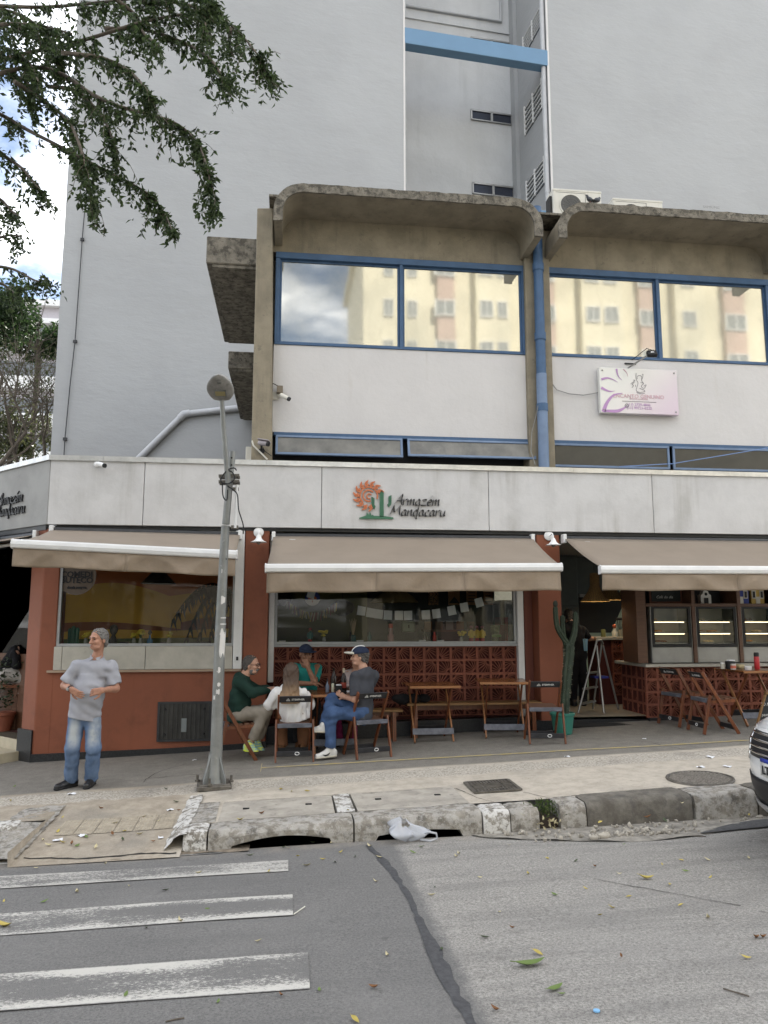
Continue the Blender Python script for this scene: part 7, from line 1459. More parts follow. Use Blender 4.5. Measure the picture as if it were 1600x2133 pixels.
# ------------------------------------------------------------------ people: smooth-blended distance fields turned into one surface per body / garment
class SDF:
    def __init__(s): s.pr = []; s.cuts = []; s.wr = None
    def cap(s, a, b, ra, rb=None, k=.03, fl=None, ends=False, op='u'):
        s.pr.append(('c', np.array(a, float), np.array(b, float), ra, ra if rb is None else rb, k, fl, ends, op)); return s
    def ell(s, c, r, M3=None, k=.03, op='u'):
        s.pr.append(('e', np.array(c, float), np.array(r, float), np.array(M3 if M3 is not None else Matrix.Identity(3)), None, k, None, None, op)); return s
    def cut(s, p, n): s.cuts.append((np.array(p, float), np.array(V(n).normalized(), float))); return s
    def mesh(s, h, name, m, parent, amp=0.0, freq=14.0, seed=0):
        lo = np.full(3, 1e9); hi = -lo
        for p in s.pr:
            if p[8] != 'u': continue
            if p[0] == 'c': r_ = max(p[3], p[4]); a = np.minimum(p[1], p[2]) - r_; b = np.maximum(p[1], p[2]) + r_
            else: r_ = max(p[2]); a = p[1] - r_; b = p[1] + r_
            lo = np.minimum(lo, a); hi = np.maximum(hi, b)
        lo -= .04; hi += .04; n = np.ceil((hi - lo) / h).astype(int) + 1
        F = np.full(n, .08, np.float32); ax = [lo[i] + h * np.arange(n[i]) for i in range(3)]
        for p in s.pr:
            if p[0] == 'c': r_ = max(p[3], p[4]) + .05; a = np.minimum(p[1], p[2]) - r_; b = np.maximum(p[1], p[2]) + r_
            else: r_ = max(p[2]) + .05; a = p[1] - r_; b = p[1] + r_
            i0 = np.clip(((a - lo) / h).astype(int), 0, n); i1 = np.clip(((b - lo) / h).astype(int) + 2, 0, n)
            if np.any(i1 <= i0): continue
            sl = tuple(slice(i0[i], i1[i]) for i in range(3)); X = np.stack(np.meshgrid(*[ax[i][sl[i]] for i in range(3)], indexing='ij'), -1)
            if p[0] == 'c':
                A, B = p[1], p[2]; sc = 1.0
                if p[6] is not None:
                    nv = np.array(p[6][0], float); nv /= np.linalg.norm(nv); f_ = p[6][1]; X = X + ((X - A) @ nv)[..., None] * nv * (1 / f_ - 1); B = B + nv * ((B - A) @ nv) * (1 / f_ - 1); sc = f_
                pa = X - A; ba = B - A; L2 = max(ba @ ba, 1e-9); t = (pa @ ba) / L2; tt = np.clip(t, 0, 1); d = (np.linalg.norm(pa - tt[..., None] * ba, axis=-1) - (p[3] + (p[4] - p[3]) * tt)) * sc
                if p[7]: L = L2 ** .5; d = np.maximum(d, (t - 1) * L)
            else:
                q = (X - p[1]) @ p[3]; kk = np.linalg.norm(q / p[2], axis=-1); d = (kk - 1) * min(p[2]) if min(p[2]) > .4 * max(p[2]) else (kk - 1) * min(p[2]) * 1.0
            k = p[5]; cur = F[sl]
            if p[8] == 'u': hh = np.maximum(k - np.abs(cur - d), 0) / k; F[sl] = np.minimum(cur, d) - hh * hh * k * .25
            else: hh = np.maximum(k - np.abs(cur + d), 0) / k; F[sl] = np.maximum(cur, -d) + hh * hh * k * .25
        if amp or s.cuts:
            X = np.stack(np.meshgrid(*ax, indexing='ij'), -1)
            if amp:
                rr = np.random.RandomState(seed); w = 0
                for o in range(5): dv = rr.randn(3) * freq * (1 + .35 * o); w = w + np.sin(X @ dv + rr.rand() * 6.3 + 1.3 * np.sin(X @ (rr.randn(3) * freq * .5)))
                F += (amp * (w / 2.2)).astype(np.float32)
            for p, nv in s.cuts: F = np.maximum(F, (X - p) @ nv)
        I = F < 0; c = np.zeros([n[0] - 1, n[1] - 1, n[2] - 1], np.int8)
        off = [(i, j, k) for i in (0, 1) for j in (0, 1) for k in (0, 1)]
        for i, j, k in off: c += I[i:n[0] - 1 + i, j:n[1] - 1 + j, k:n[2] - 1 + k]
        act = np.argwhere((c > 0) & (c < 8)); ids = np.full(c.shape, -1, np.int32); ids[tuple(act.T)] = np.arange(len(act)); acc = np.zeros((len(act), 3)); cnt = np.zeros(len(act))
        for a in off:
            for d in range(3):
                if a[d]: continue
                b = list(a); b[d] = 1; f0 = F[tuple((act + a).T)]; f1 = F[tuple((act + b).T)]; mk = (f0 < 0) != (f1 < 0); t = np.where(mk, f0 / np.where(f0 == f1, 1, f0 - f1), 0); q = np.array(a, float) + 0 * acc; q[:, d] += t; acc += q * mk[:, None]; cnt += mk
        v = lo + h * (act + acc / np.maximum(cnt, 1)[:, None]); fs = []
        for d in range(3):
            e, g = [(1, 2), (2, 0), (0, 1)][d]; s0 = [slice(1, -1)] * 3; s0[d] = slice(0, -1); s1 = list(s0); s1[d] = slice(1, None)
            A = I[tuple(s0)]; B = I[tuple(s1)]
            for flip, mk in ((0, A & ~B), (1, B & ~A)):
                w = np.argwhere(mk)
                if not len(w): continue
                w[:, e] += 1; w[:, g] += 1; qd = []
                for de, dg in ((-1, -1), (0, -1), (0, 0), (-1, 0)): t = w.copy(); t[:, e] += de; t[:, g] += dg; qd.append(ids[tuple(t.T)])
                fs.append(np.stack(qd[::-1] if flip else qd, 1))
        fs = np.concatenate(fs); fs = fs[(fs >= 0).all(1)]
        Mi = np.array((wm(parent).inverted() if parent else Matrix.Identity(4))); v = v @ Mi[:3, :3].T + Mi[:3, 3]
        me = bpy.data.meshes.new(name); me.vertices.add(len(v)); me.vertices.foreach_set('co', v.astype(np.float32).ravel()); me.loops.add(len(fs) * 4); me.loops.foreach_set('vertex_index', fs.astype(np.int32).ravel()); me.polygons.add(len(fs)); me.polygons.foreach_set('loop_start', np.arange(len(fs), dtype=np.int32) * 4)
        me.polygons.foreach_set('use_smooth', [True] * len(fs)); me.materials.append(m); me.update(); me.validate(); return link(name, me, parent)
def skin_mat(name, col):
    t = NT(name); c = t.coord(); f = t.rng(t.noise(c, 30, 5), .3, .7); b = t.bsdf(t.mix(f, sc3(col, .85), sc3(col, 1.1)), .55, 0, .4, t.noise(c, 200, 4), .15, .002); return t.m
def cloth(name, col, var=.10, sc=9, **k): return mat(name, col, .9, var, sc, .35, 240, .0015, spec=.2, **k)
skA, skB, skC = skin_mat('tanned_skin', (.40, .205, .135)), skin_mat('light_skin', (.46, .26, .18)), skin_mat('brown_skin', (.25, .125, .075))
jean = NT('faded_jeans'); jc = jean.coord(); jz = jean.n('SeparateXYZ'); jean.l(jc, jz.inputs[0])
jx = [jean.rng(jean.math('ABSOLUTE', jean.math('SUBTRACT', jz.outputs[0], P(x_, 1530, 9.1).x)), .015, .085, 1, 0) for x_ in (156, 198)]
fade = jean.math('MULTIPLY', jean.math('MULTIPLY', jean.math('MAXIMUM', *jx), jean.rng(jean.noise(jc, 6, 6), .3, .6, .35, 1)), jean.math('MULTIPLY', jean.rng(jz.outputs[2], .26, .40), jean.rng(jz.outputs[2], .50, .70, 1, .25))); jbase = jean.mix(jean.rng(jean.noise(jc, 8, 6), .3, .7), (.085, .135, .235), (.14, .20, .31)); jean.bsdf(jean.mix(jean.math('MULTIPLY', fade, .85), jbase, (.44, .46, .45)), .9, 0, .2, jean.noise(jc, 220, 4), .35, .0015)
jean2 = cloth('blue_jeans', (.052, .09, .18), .25, 7)
def head(S, c, f, u, k=.02, s=1.0, ear=True):
    r = f.cross(u).normalized(); M3 = Matrix((r, f, u)).transposed(); q = lambda a, b, d: c + (r * a + f * b + u * d) * s; e = lambda x, y, z, rad, kk=k, op='u': S.ell(q(x, y, z), [w * s for w in rad], M3, kk, op)
    e(0, -.008, .038, (.076, .097, .090)); e(0, .022, -.035, (.061, .068, .078)); e(0, .055, -.088, (.030, .028, .024)); e(-.033, .052, -.078, (.026, .03, .02)); e(.033, .052, -.078, (.026, .03, .02))
    S.cap(q(0, .090, .022), q(0, .112, -.026), .009 * s, .0145 * s, .012); e(-.014, .100, -.028, (.009, .01, .008), .008); e(.014, .100, -.028, (.009, .01, .008), .008)
    S.cap(q(-.036, .078, .030), q(.036, .078, .030), .015 * s, k=.015); e(-.040, .066, -.022, (.024, .022, .022)); e(.040, .066, -.022, (.024, .022, .022)); e(0, .086, -.056, (.026, .012, .007), .008); e(0, .084, -.068, (.022, .013, .008), .008)
    e(-.031, .100, .010, (.014, .016, .009), .012, 's'); e(.031, .100, .010, (.014, .016, .009), .012, 's')
    if ear:
        for x in (-1, 1): e(x * .079, -.008, -.005, (.010, .020, .033), .008)
    return q, M3
def hand(S, w, d, nrm, side, curl=.5, s=1.0, spread=.12):
    d = V(d).normalized(); nrm = V(nrm); nrm = (nrm - d * nrm.dot(d)).normalized(); ac = d.cross(nrm) * side; w = V(w)
    for t in (-.027, -.009, .009, .027): S.cap(w + ac * t * .7 * s, w + d * .085 * s + ac * t * s, .0155 * s, .0125 * s, .012)
    for i, (t, L) in enumerate(((.030, .068), (.010, .078), (-.010, .072), (-.029, .056))):
        p = w + d * .085 * s + ac * t * s; dd = (d + ac * t * spread * 8).normalized(); a = curl * (.55 + .12 * i)
        for seg, fr in enumerate((.45, .32, .26)):
            a2 = a * (1 + .8 * seg); q = p + (dd * math.cos(a2) + nrm * math.sin(a2)) * L * fr * s; S.cap(p, q, (.0092 - .0009 * seg) * s, (.0085 - .001 * seg) * s, .005); p = q
    p = w + d * .022 * s + ac * .026 * s
    for dd, L, r0, r1 in (((d * .55 + ac * .75 + nrm * .25), .042, .013, .011), ((d * .8 + ac * .35 + nrm * .35), .032, .011, .0095), ((d * .95 + ac * .1 + nrm * .3), .024, .0095, .008)): q = p + dd.normalized() * L * s; S.cap(p, q, r0 * s, r1 * s, .008); p = q
def person(label, loc, J, c, h=.0085):
    o = thing('person', label, 'person', loc); J = {k: V(v) for k, v in J.items()}; fb = V(c['fb']).normalized(); fh = V(c.get('fh', c['fb'])).normalized(); uh = V(c.get('uh', (0, 0, 1))).normalized(); uh = (uh - fh * uh.dot(fh)).normalized(); w = c.get('w', 1.0); S = SDF(); flb = (fb, c.get('fl', .70)); sk = c['skin']; pel, ch, nk, hc = J['pel'], J['ch'], J['nk'], J['hd']
    spine = (ch - pel).normalized(); rv = (J['shL'] - J['shR']).normalized()
    # body: one surface, slimmer than the clothes where they cover it
    S.cap(pel, ch, .085, .095, fl=flb); S.cap(ch, nk, .07, .055); S.cap(nk, hc - uh * .03 - fh * .015, .054 * c.get('neck', 1), .052); q, M3 = head(S, hc, fh, uh, s=c.get('hs', 1.0))
    for s_ in 'LR':
        sh, el, wr = J['sh' + s_], J['el' + s_], J['wr' + s_]; S.cap(ch, sh, .05, .045); S.cap(sh, el, .046 * w, .040 * w); S.cap(el, wr, .041 * w, .026); d, nrm, cu = c['hand' + s_]; hand(S, wr, d, nrm, 1 if s_ == 'L' else -1, cu, c.get('hand', 1.0))
        if 'hip' + s_ in J: S.cap(pel, J['hip' + s_], .06); S.cap(J['hip' + s_], J['kn' + s_], .06, .045); S.cap(J['kn' + s_], J['an' + s_], .045, .032)
    S.mesh(c.get('hb', .0072), 'body', sk, o)
    # face details: eyes, brows, lips
    mb = MB(); z = lambda x, y, t: q(x, y, t)
    for x in (-.031, .031): mb.ball(z(x, .083, .009), (.0115, .009, .0065), 8, 6, M3)
    mb.build('eyes', flat('eye_dark', (.035, .025, .02), .3), o, smooth=True)
    if c.get('brow'): mb = MB(); [mb.obox(z(x, .094, .031), (.034, .012, .007), M3) for x in (-.032, .032)]; mb.build('eyebrows', c['brow'], o, bevel=.002)
    mb = MB(); mb.ball(z(0, .096, -.060), (.021, .006, .005), 10, 6, M3); mb.build('lips', flat('lip', (.23, .085, .07)), o, smooth=True)
    # shirt
    T = SDF(); th = c.get('loose', .0); T.cap(pel + spine * c.get('hemz', -.06), pel.lerp(ch, .55), (.150 + th) * w, (.152 + th) * w, fl=flb); T.cap(pel.lerp(ch, .5), ch, .152 * w, .150 * w, fl=flb)
    if c.get('belly'): bz, br, bf = c['belly']; T.ell(pel.lerp(ch, bz) + fb * bf, (br, br * .8, br * 1.15), Matrix((rv, fb, spine)).transposed(), .07)
    T.cap(J['shL'].lerp(ch, .1), J['shR'].lerp(ch, .1), .066 * w, k=.05); T.cap(ch + spine * .04, nk, .085 * w, .066, k=.04)
    for s_ in 'LR':
        sh, el, wr = J['sh' + s_], J['el' + s_], J['wr' + s_]
        if c['sleeve'] == 'short': T.cap(sh, sh.lerp(el, .82), .066 * w, (.064 + th * .4) * w, ends=True)
        else: T.cap(sh, el, .064 * w, (.054 + th * .5) * w); T.cap(el, el.lerp(wr, .96), (.054 + th * .5) * w, (.038 + th * .4) * w, ends=True)
    T.cut(nk + uh * .012 + fb * -.02, (uh * .9 + fb * .45)); T.cut(pel + spine * (c.get('hemz', -.06) - .03), -spine); T.mesh(h, 'shirt', c['shirt'], o, c.get('fold', .006), 15, len(label))
    if c.get('collar'):
        mb = MB(); b0 = nk + uh * .015
        for s_ in (-1, 1): mb.add([b0 + rv * s_ * .062 - fb * .03 + uh * .025, b0 + rv * s_ * .062 + fb * .035 + uh * .006, b0 + rv * s_ * .045 + fb * .085 - uh * .055, b0 + rv * s_ * .012 + fb * .072 - uh * .022, b0 + rv * s_ * .045 + fb * .052 + uh * .0], [(0, 1, 4), (1, 2, 3, 4)])
        mb.build('collar', c['shirt'], o, solid=.006)
    # trousers
    if 'hipL' in J:
        T = SDF(); T.cap(J['hipL'], J['hipR'], c.get('hip', .098) * w, k=.05); T.cap(pel + spine * .07, pel, .120 * w, .13 * w, fl=(fb, .8), k=.05); lg = c.get('leg', (.090, .070, .062))
        for s_ in 'LR': T.cap(J['hip' + s_], J['kn' + s_], lg[0] * w, lg[1] * w, k=.02); T.cap(J['kn' + s_], J['kn' + s_].lerp(J['an' + s_], c.get('cuff', 1.0)), lg[1] * w, lg[2] * w, k=.03, ends=True)
        T.mesh(h, 'trousers', c['pants'], o, c.get('pfold', .006), 17, len(label) + 3)
        for s_ in 'LR':
            an, to = J['an' + s_], J['to' + s_]; f_ = (to - an); f_.z = 0; f_.normalize(); up = V(c.get('up' + s_, (0, 0, 1))).normalized(); he = an - f_ * .045 - up * .045; tz_ = to; so = SDF(); so.cap(he, to, .041, .036, fl=(up, .95)); so.cap(an, an.lerp(to, .55) - up * .01, .044, .034); so.cap(he + up * .03, an + up * .02, .04, .042); so.cut(he - up * .036, -up); x_ = so.mesh(.006, 'shoe', c['shoe'], o)
            sl_ = SDF(); sl_.cap(he - up * .020, to - up * .020, .045, .040, fl=(up, .5)); sl_.cut(he - up * .040, -up); sl_.mesh(.006, 'sole', c.get('sole', M['rubber']), x_)
            if c.get('sock'): mb = MB(); mb.tube([J['kn' + s_].lerp(an, .90), an + V((0, 0, -.01))], [.045, .042], 12); mb.build('sock', c['sock'], o, smooth=True)
    hr = c.get('hair')
    if hr:
        T = SDF(); T.ell(q(0, -.013, .044), (.0805, .101, .090), M3, .02)
        for x in (-1, 1): T.cap(q(x * .068, -.012, .02), q(x * .066, -.055, -.045), .020, .02)
        T.cap(q(0, -.07, .02), q(0, -.078, -.06), .045, .03); p0 = c.get('hairline', (.072, .050)); T.cut(q(0, p0[0], p0[1]), (M3 @ V((0, .88, -.55 if p0[1] > 0 else -.3)))); T.mesh(.006, 'hair', hr, o, .0045, 80, 5)
    if c.get('beard'): T = SDF(); T.ell(q(0, .028, -.062), (.062, .066, .058), M3, .02); T.cap(q(-.02, .098, -.046), q(.02, .098, -.046), .009); T.cut(q(0, 0, -.040), M3 @ V((0, .0, 1))); T.cut(q(0, .01, 0), M3 @ V((0, -1, .2))); T.mesh(.006, 'beard', c['beard'], o, .002, 70)
    if c.get('cap'):
        T = SDF(); T.ell(q(0, -.010, .052), (.091, .112, .090), M3, .02); T.cut(q(0, 0, .048), M3 @ V((0, -.12, -1))); T.mesh(.007, 'cap', c['cap'], o); T = SDF(); T.cap(q(-.03, .085, .055), q(.03, .085, .055), .062, fl=(M3 @ V((0, -.1, 1)), .16)); T.cap(q(-.02, .125, .050), q(.02, .125, .050), .052, fl=(M3 @ V((0, -.1, 1)), .16)); T.cut(q(0, .07, .05), M3 @ V((0, -1, 0))); T.mesh(.006, 'brim', c.get('brim', c['cap']), o)
        if c.get('stripe'): mb = MB(); pts = [q(0, -.010 + .1145 * math.cos(a), .052 + .0925 * math.sin(a)) for a in [i * .25 + .05 for i in range(9)]]; mb.tube(pts, .009, 6); mb.build('stripe', c['stripe'], o, smooth=True)
    if c.get('glasses'):
        mb = MB()
        for x in (-.033, .033): mb.tube([q(x + .026 * math.cos(a * .524), .108, .008 + .019 * math.sin(a * .524)) for a in range(13)], .0028, 5); 
        for x in (-1, 1): mb.tube([q(x * .058, .105, .012), q(x * .079, .0, .012)], .0028, 5)
        mb.tube([q(-.008, .110, .012), q(.008, .110, .012)], .0025, 5); mb.build('glasses', c['glasses'], o)
    return o, q, M3
hairg = mat('grey_hair', (.145, .136, .125), .8, .3, 24, .2, 60, .003); hairb = mat('dark_hair', (.022, .017, .014), .7, .3, 60, .6, 160, .004); hairs = mat('short_greying_hair', (.07, .062, .055), .8, .4, 60, .5, 160, .004); white_s = flat('white_shoe', (.66, .65, .62), .5)
# standing man
g = lambda x, y: zs(x, y)
Yb = 9.15; a_ = lambda px_, py_, d=0.0: P(px_, py_, Yb + d); fL, fR = G(182, 1640), G(133, 1640)
o, q, M3 = person('standing man in grey polo shirt and faded jeans looking left by the lamp post', (P(168, 1640, Yb).x, Yb, g(-2.2, Yb)), dict(pel=a_(177, 1480), ch=a_(196, 1398), nk=a_(203, 1369), hd=a_(206, 1333, -.04), shR=a_(161, 1387), shL=a_(232, 1389), elR=a_(135, 1428, -.02), elL=a_(241, 1434, -.02), wrR=a_(149, 1436, -.22), wrL=a_(213, 1438, -.25),
    hipR=a_(161, 1497), hipL=a_(192, 1498), knR=a_(151, 1557, -.06), knL=a_(195, 1557, -.05), anR=V((P(143, 1620, Yb).x, 9.25, fR.z + .085)), anL=V((P(186, 1620, Yb).x, 9.25, fL.z + .085)), toR=V((P(121, 1640, Yb).x, 9.12, fR.z + .036)), toL=V((P(183, 1640, Yb).x, 9.09, fL.z + .036))),
    dict(fb=(-.22, -.97, 0), fh=(-.62, -.76, -.03), skin=skA, shirt=cloth('grey_pique', (.33, .335, .365), .06), sleeve='short', pants=jean.m, shoe=flat('black_leather', (.02, .02, .021), .35), hair=hairg, brow=hairs, hairline=(.068, .085), collar=True, belly=(.45, .135, .065), w=1.0, hemz=-.06, fl=.74, loose=.034, hb=.006, h=.008, leg=(.094, .078, .070), cuff=1.02, pfold=.005, fold=.006,
    handR=((.75, -.25, -.45), (.3, .8, .1), .55), handL=((-.95, -.1, -.18), (0, .9, -.1), .75)))
w0 = a_(149, 1436, -.22); e0 = a_(135, 1428, -.02); dd = (w0 - e0).normalized(); mb = MB(); mb.lathe([(.033, -.012), (.036, -.012), (.036, .012), (.033, .012)], w0 - dd * .03, 14, axis=dd); mb.build('watch_strap', M['black'], o); mb = MB(); mb.lathe([(.018, 0), (.018, .009), (.0, .01)], w0 - dd * .03 + V((-.02, -.032, 0)), 12, axis=(-.4, -1, 0)); mb.build('watch', M['alu'], o)
mb = MB(); mb.box(q(.0, .1, 0).x - .25, q(.0, .1, 0).x - .25, 0, 0, 0, 0) if False else None
# woman in white, back to the street
Yw = 10.04; a_ = lambda px_, py_, d=0.0: P(px_, py_, Yw + d); ombre = NT('ombre_hair'); oc = ombre.coord(); oz = ombre.n('SeparateXYZ'); ombre.l(oc, oz.inputs[0]); on = ombre.noise(ombre.coord('pos', (60, 60, 2.5)), 2, 4); hz_ = ombre.mix(ombre.rng(ombre.math('ADD', oz.outputs[2], ombre.math('MULTIPLY', on, .12)), .78, 1.02), (.30, .19, .10), (.075, .046, .03)); ombre.bsdf(ombre.mix(ombre.rng(on, .35, .65), hz_, (.05, .03, .02), 'MIX') if False else hz_, .5, 0, .4, on, .8, .01)
sand = flat('brown_boot', (.16, .075, .03), .6)
wo_, q, M3 = person('woman in white blouse with long brown hair, seated with her back to the street', (.07, 10.05, g(0, 10)), dict(pel=(.08, 10.08, .56), ch=a_(604, 1446, .02), nk=a_(606, 1425, .02), hd=a_(607, 1403, .03), shL=a_(577, 1443), shR=a_(630, 1445), elL=a_(560, 1468, .06), elR=a_(642, 1466, .10), wrL=a_(585, 1450, .34), wrR=a_(635, 1450, .36), hipL=(-.01, 10.1, .52), hipR=(.17, 10.1, .52), knL=(-.07, 10.46, .49), knR=(.22, 10.46, .49), anL=(-.06, 10.36, .09), anR=(.22, 10.36, .09), toL=(-.07, 10.52, .03), toR=(.23, 10.52, .03)),
    dict(fb=(0, 1, 0), fh=(.05, 1, 0), skin=skB, shirt=cloth('white_blouse', (.72, .71, .70), .03), sleeve='long', pants=cloth('brown_trousers', (.20, .095, .05)), shoe=sand, loose=.05, hip=.08, w=.93, hemz=-.10, fold=.011, hs=.95, leg=(.10, .085, .08), handL=((.6, .7, 0), (0, 0, -1), .4), handR=((-.5, .8, 0), (0, 0, -1), .4)), .009)
T = SDF(); T.ell(q(0, -.014, .046), (.086, .106, .095), M3, .02); T.cap(q(0, -.075, .03), q(-.005, -.13, -.33), .075, .125, fl=((0, 1, 0), .42), k=.05); T.cap(q(.05, -.04, .0), q(.05, -.10, -.22), .045, .04); T.cap(q(-.05, -.04, .0), q(-.05, -.10, -.22), .045, .04); T.cut(q(0, .045, .05), M3 @ V((0, 1, -.3))); T.cut(q(0, 0, -.38), (0, 0, -1)); T.mesh(.008, 'hair', ombre.m, wo_, .004, 40, 3)
# man in the green sweater
Yg = 10.28; a_ = lambda px_, py_, d=0.0: P(px_, py_, Yg + d); trn = NT('neon_trainer'); tcr = trn.coord(); trn.bsdf(trn.mix(trn.rng(trn.noise(trn.coord('pos', (9, 9, 22)), 2.2, 2), .46, .54), (.62, .70, .12), (.24, .44, .46)), .5)
person('bearded man in dark green sweater and glasses, seated in profile beside the lamp post', (-.62, Yg, g(-.6, Yg)), dict(pel=a_(494, 1488), ch=a_(502, 1424), nk=a_(511, 1405), hd=a_(523, 1386), shR=a_(497, 1421, -.17), shL=a_(509, 1419, .17), elR=a_(527, 1443, -.20), elL=a_(535, 1438, .2), wrR=a_(562, 1435, -.05), wrL=a_(570, 1434, .15), hipR=a_(497, 1489, -.08), hipL=a_(497, 1488, .09), knR=a_(552, 1482, -.13), knL=a_(556, 1479, .14), anR=a_(521, 1551, -.12), anL=a_(536, 1549, .08), toR=V((a_(544, 1560, -.14).x, Yg - .17, g(-.3, 10.2) + .035)), toL=V((a_(553, 1560, .06).x, Yg + .04, g(-.3, 10.3) + .035))),
    dict(fb=(.93, -.05, 0), fh=(.97, -.22, -.05), skin=skB, shirt=cloth('dark_green_knit', (.014, .036, .028)), sleeve='long', pants=cloth('taupe_trousers', (.235, .21, .175)), shoe=trn.m, sole=flat('neon_sole', (.55, .68, .06)), hair=hairs, brow=hairs, hairline=(.045, .075), beard=hairg, glasses=M['black'], sock=flat('grey_sock', (.18, .18, .18)), belly=(.4, .12, .06), w=1.06, loose=.012, hemz=-.06, cuff=.86, handR=((.9, .3, -.1), (0, 0, -1), .5), handL=((.9, -.3, -.1), (0, 0, -1), .5), leg=(.092, .074, .058)), .009)
# man in teal with a navy cap, hand on chin
Yt = 10.92; a_ = lambda px_, py_, d=0.0: P(px_, py_, Yt + d); navy = cloth('navy_cap', (.022, .03, .058)); hdT = a_(637, 1363, -.08)
person('man in teal t-shirt and navy cap resting his chin on his hand behind the table', (.3, Yt, g(.3, Yt)), dict(pel=a_(636, 1462), ch=a_(637, 1404), nk=a_(637, 1386, -.02), hd=hdT, shR=a_(613, 1391), shL=a_(661, 1391), elR=a_(617, 1424, -.2), elL=a_(655, 1420, -.26), wrR=a_(650, 1424, -.36), wrL=a_(640, 1387, -.26), hipR=a_(624, 1466), hipL=a_(648, 1466), knR=a_(618, 1470, -.42), knL=a_(656, 1468, -.42), anR=a_(622, 1545, -.35), anL=a_(655, 1543, -.35), toR=a_(620, 1556, -.5), toL=a_(657, 1554, -.5)),
    dict(fb=(.02, -1, 0), fh=(.25, -.95, -.12), skin=skC, shirt=cloth('teal_tee', (.022, .20, .175)), sleeve='short', pants=cloth('charcoal_trousers', (.03, .03, .032)), shoe=sand, cap=navy, brow=hairb, handR=((.9, -.1, 0), (0, 0, -1), .5), handL=((-.35, .15, .9), (.0, 1, 0), 1.2)), .009)
# man in the grey t-shirt, legs crossed
Yk = 9.96; a_ = lambda px_, py_, d=0.0: P(px_, py_, Yk + d); zk = g(.75, Yk)
o, q, M3 = person('man in charcoal t-shirt and navy cap with white stripe, legs crossed, looking left', (1.0, Yk, zk), dict(pel=a_(757, 1487), ch=a_(759, 1412), nk=a_(757, 1394), hd=a_(750, 1369, .02), shL=a_(739, 1408, -.13), shR=a_(779, 1406, .10), elL=a_(740, 1457, -.16), elR=a_(757, 1462, .26), wrL=a_(718, 1452, .02), wrR=a_(718, 1450, .2), hipL=a_(745, 1487, -.08), hipR=a_(752, 1487, .10), knL=a_(690, 1484, -.06), knR=a_(691, 1457, .12), anL=V((a_(688, 1548, -.08).x, Yk - .08, zk + .10)), toL=V((a_(662, 1560, -.12).x, Yk - .12, zk + .036)), anR=a_(675, 1512, -.02), toR=a_(657, 1520, .0)),
    dict(fb=(-.82, .52, 0), fh=(-.97, .16, .0), skin=skB, shirt=cloth('charcoal_tee', (.055, .058, .068)), sleeve='short', pants=jean2, shoe=white_s, sole=flat('cream_sole', (.60, .57, .48)), cap=navy, brim=flat('cream_cloth', (.62, .59, .50), .9), stripe=flat('white_stripe', (.70, .70, .68)), hair=hairs, brow=hairs, hairline=(.02, .02), sock=flat('white_sock', (.6, .6, .6)), cuff=.93, hemz=-.09, handL=((-.8, .4, .5), (.1, .9, .1), .6), handR=((-.7, -.5, .3), (0, -.9, 0), .5), leg=(.092, .076, .068), w=1.0, pfold=.008, fold=.007), .0085)
for s_, an, to in (('L', V((a_(688, 1548, -.08).x, Yk - .08, zk + .10)), V((a_(662, 1560, -.12).x, Yk - .12, zk + .036))), ): mb = MB(); d = (to - an).normalized(); pts = [an.lerp(to, t) + V((0, -.0445, z)) for t, z in ((.02, -.02), (.2, -.033), (.4, -.028), (.62, .0))]; mb.tube(pts, [.003, .011, .010, .002], 6); mb.build('side_flash', M['black'], o)
tag((lambda mb: (mb.obox(a_(712, 1449, .06), (.08, .012, .15), Euler((.5, .3, .4)).to_matrix()), mb)[-1])(MB()).build('phone', M['black'], bevel=.004), 'black phone held by the man in the charcoal t-shirt', 'phone')
# woman mostly hidden behind him
Yh = 10.95; a_ = lambda px_, py_, d=0.0: P(px_, py_, Yh + d)
person('dark haired woman in pink top mostly hidden behind the man in charcoal', (.85, Yh, g(.8, Yh)), dict(pel=a_(738, 1462), ch=a_(741, 1410), nk=a_(743, 1396), hd=a_(745, 1376), shR=a_(724, 1405), shL=a_(762, 1405), elR=a_(726, 1426, -.12), elL=a_(762, 1430, -.1), wrR=a_(715, 1428, -.3), wrL=a_(745, 1430, -.3), hipR=a_(728, 1466), hipL=a_(748, 1466), knR=a_(700, 1458, -.42), knL=a_(735, 1466, -.42), anR=a_(706, 1540, -.35), anL=a_(735, 1542, -.35), toR=a_(704, 1550, -.5), toL=a_(735, 1552, -.5)),
    dict(fb=(-.1, -1, 0), fh=(-.5, -.85, 0), skin=skB, shirt=cloth('pale_pink_top', (.44, .36, .34)), sleeve='long', pants=cloth('plum_trousers', (.13, .012, .05)), shoe=sand, hair=hairb, hairline=(.05, .06), w=.9, hs=.95, handR=((-.7, -.5, 0), (0, 0, -1), .5), handL=((-.7, -.5, 0), (0, 0, -1), .5)), .010)
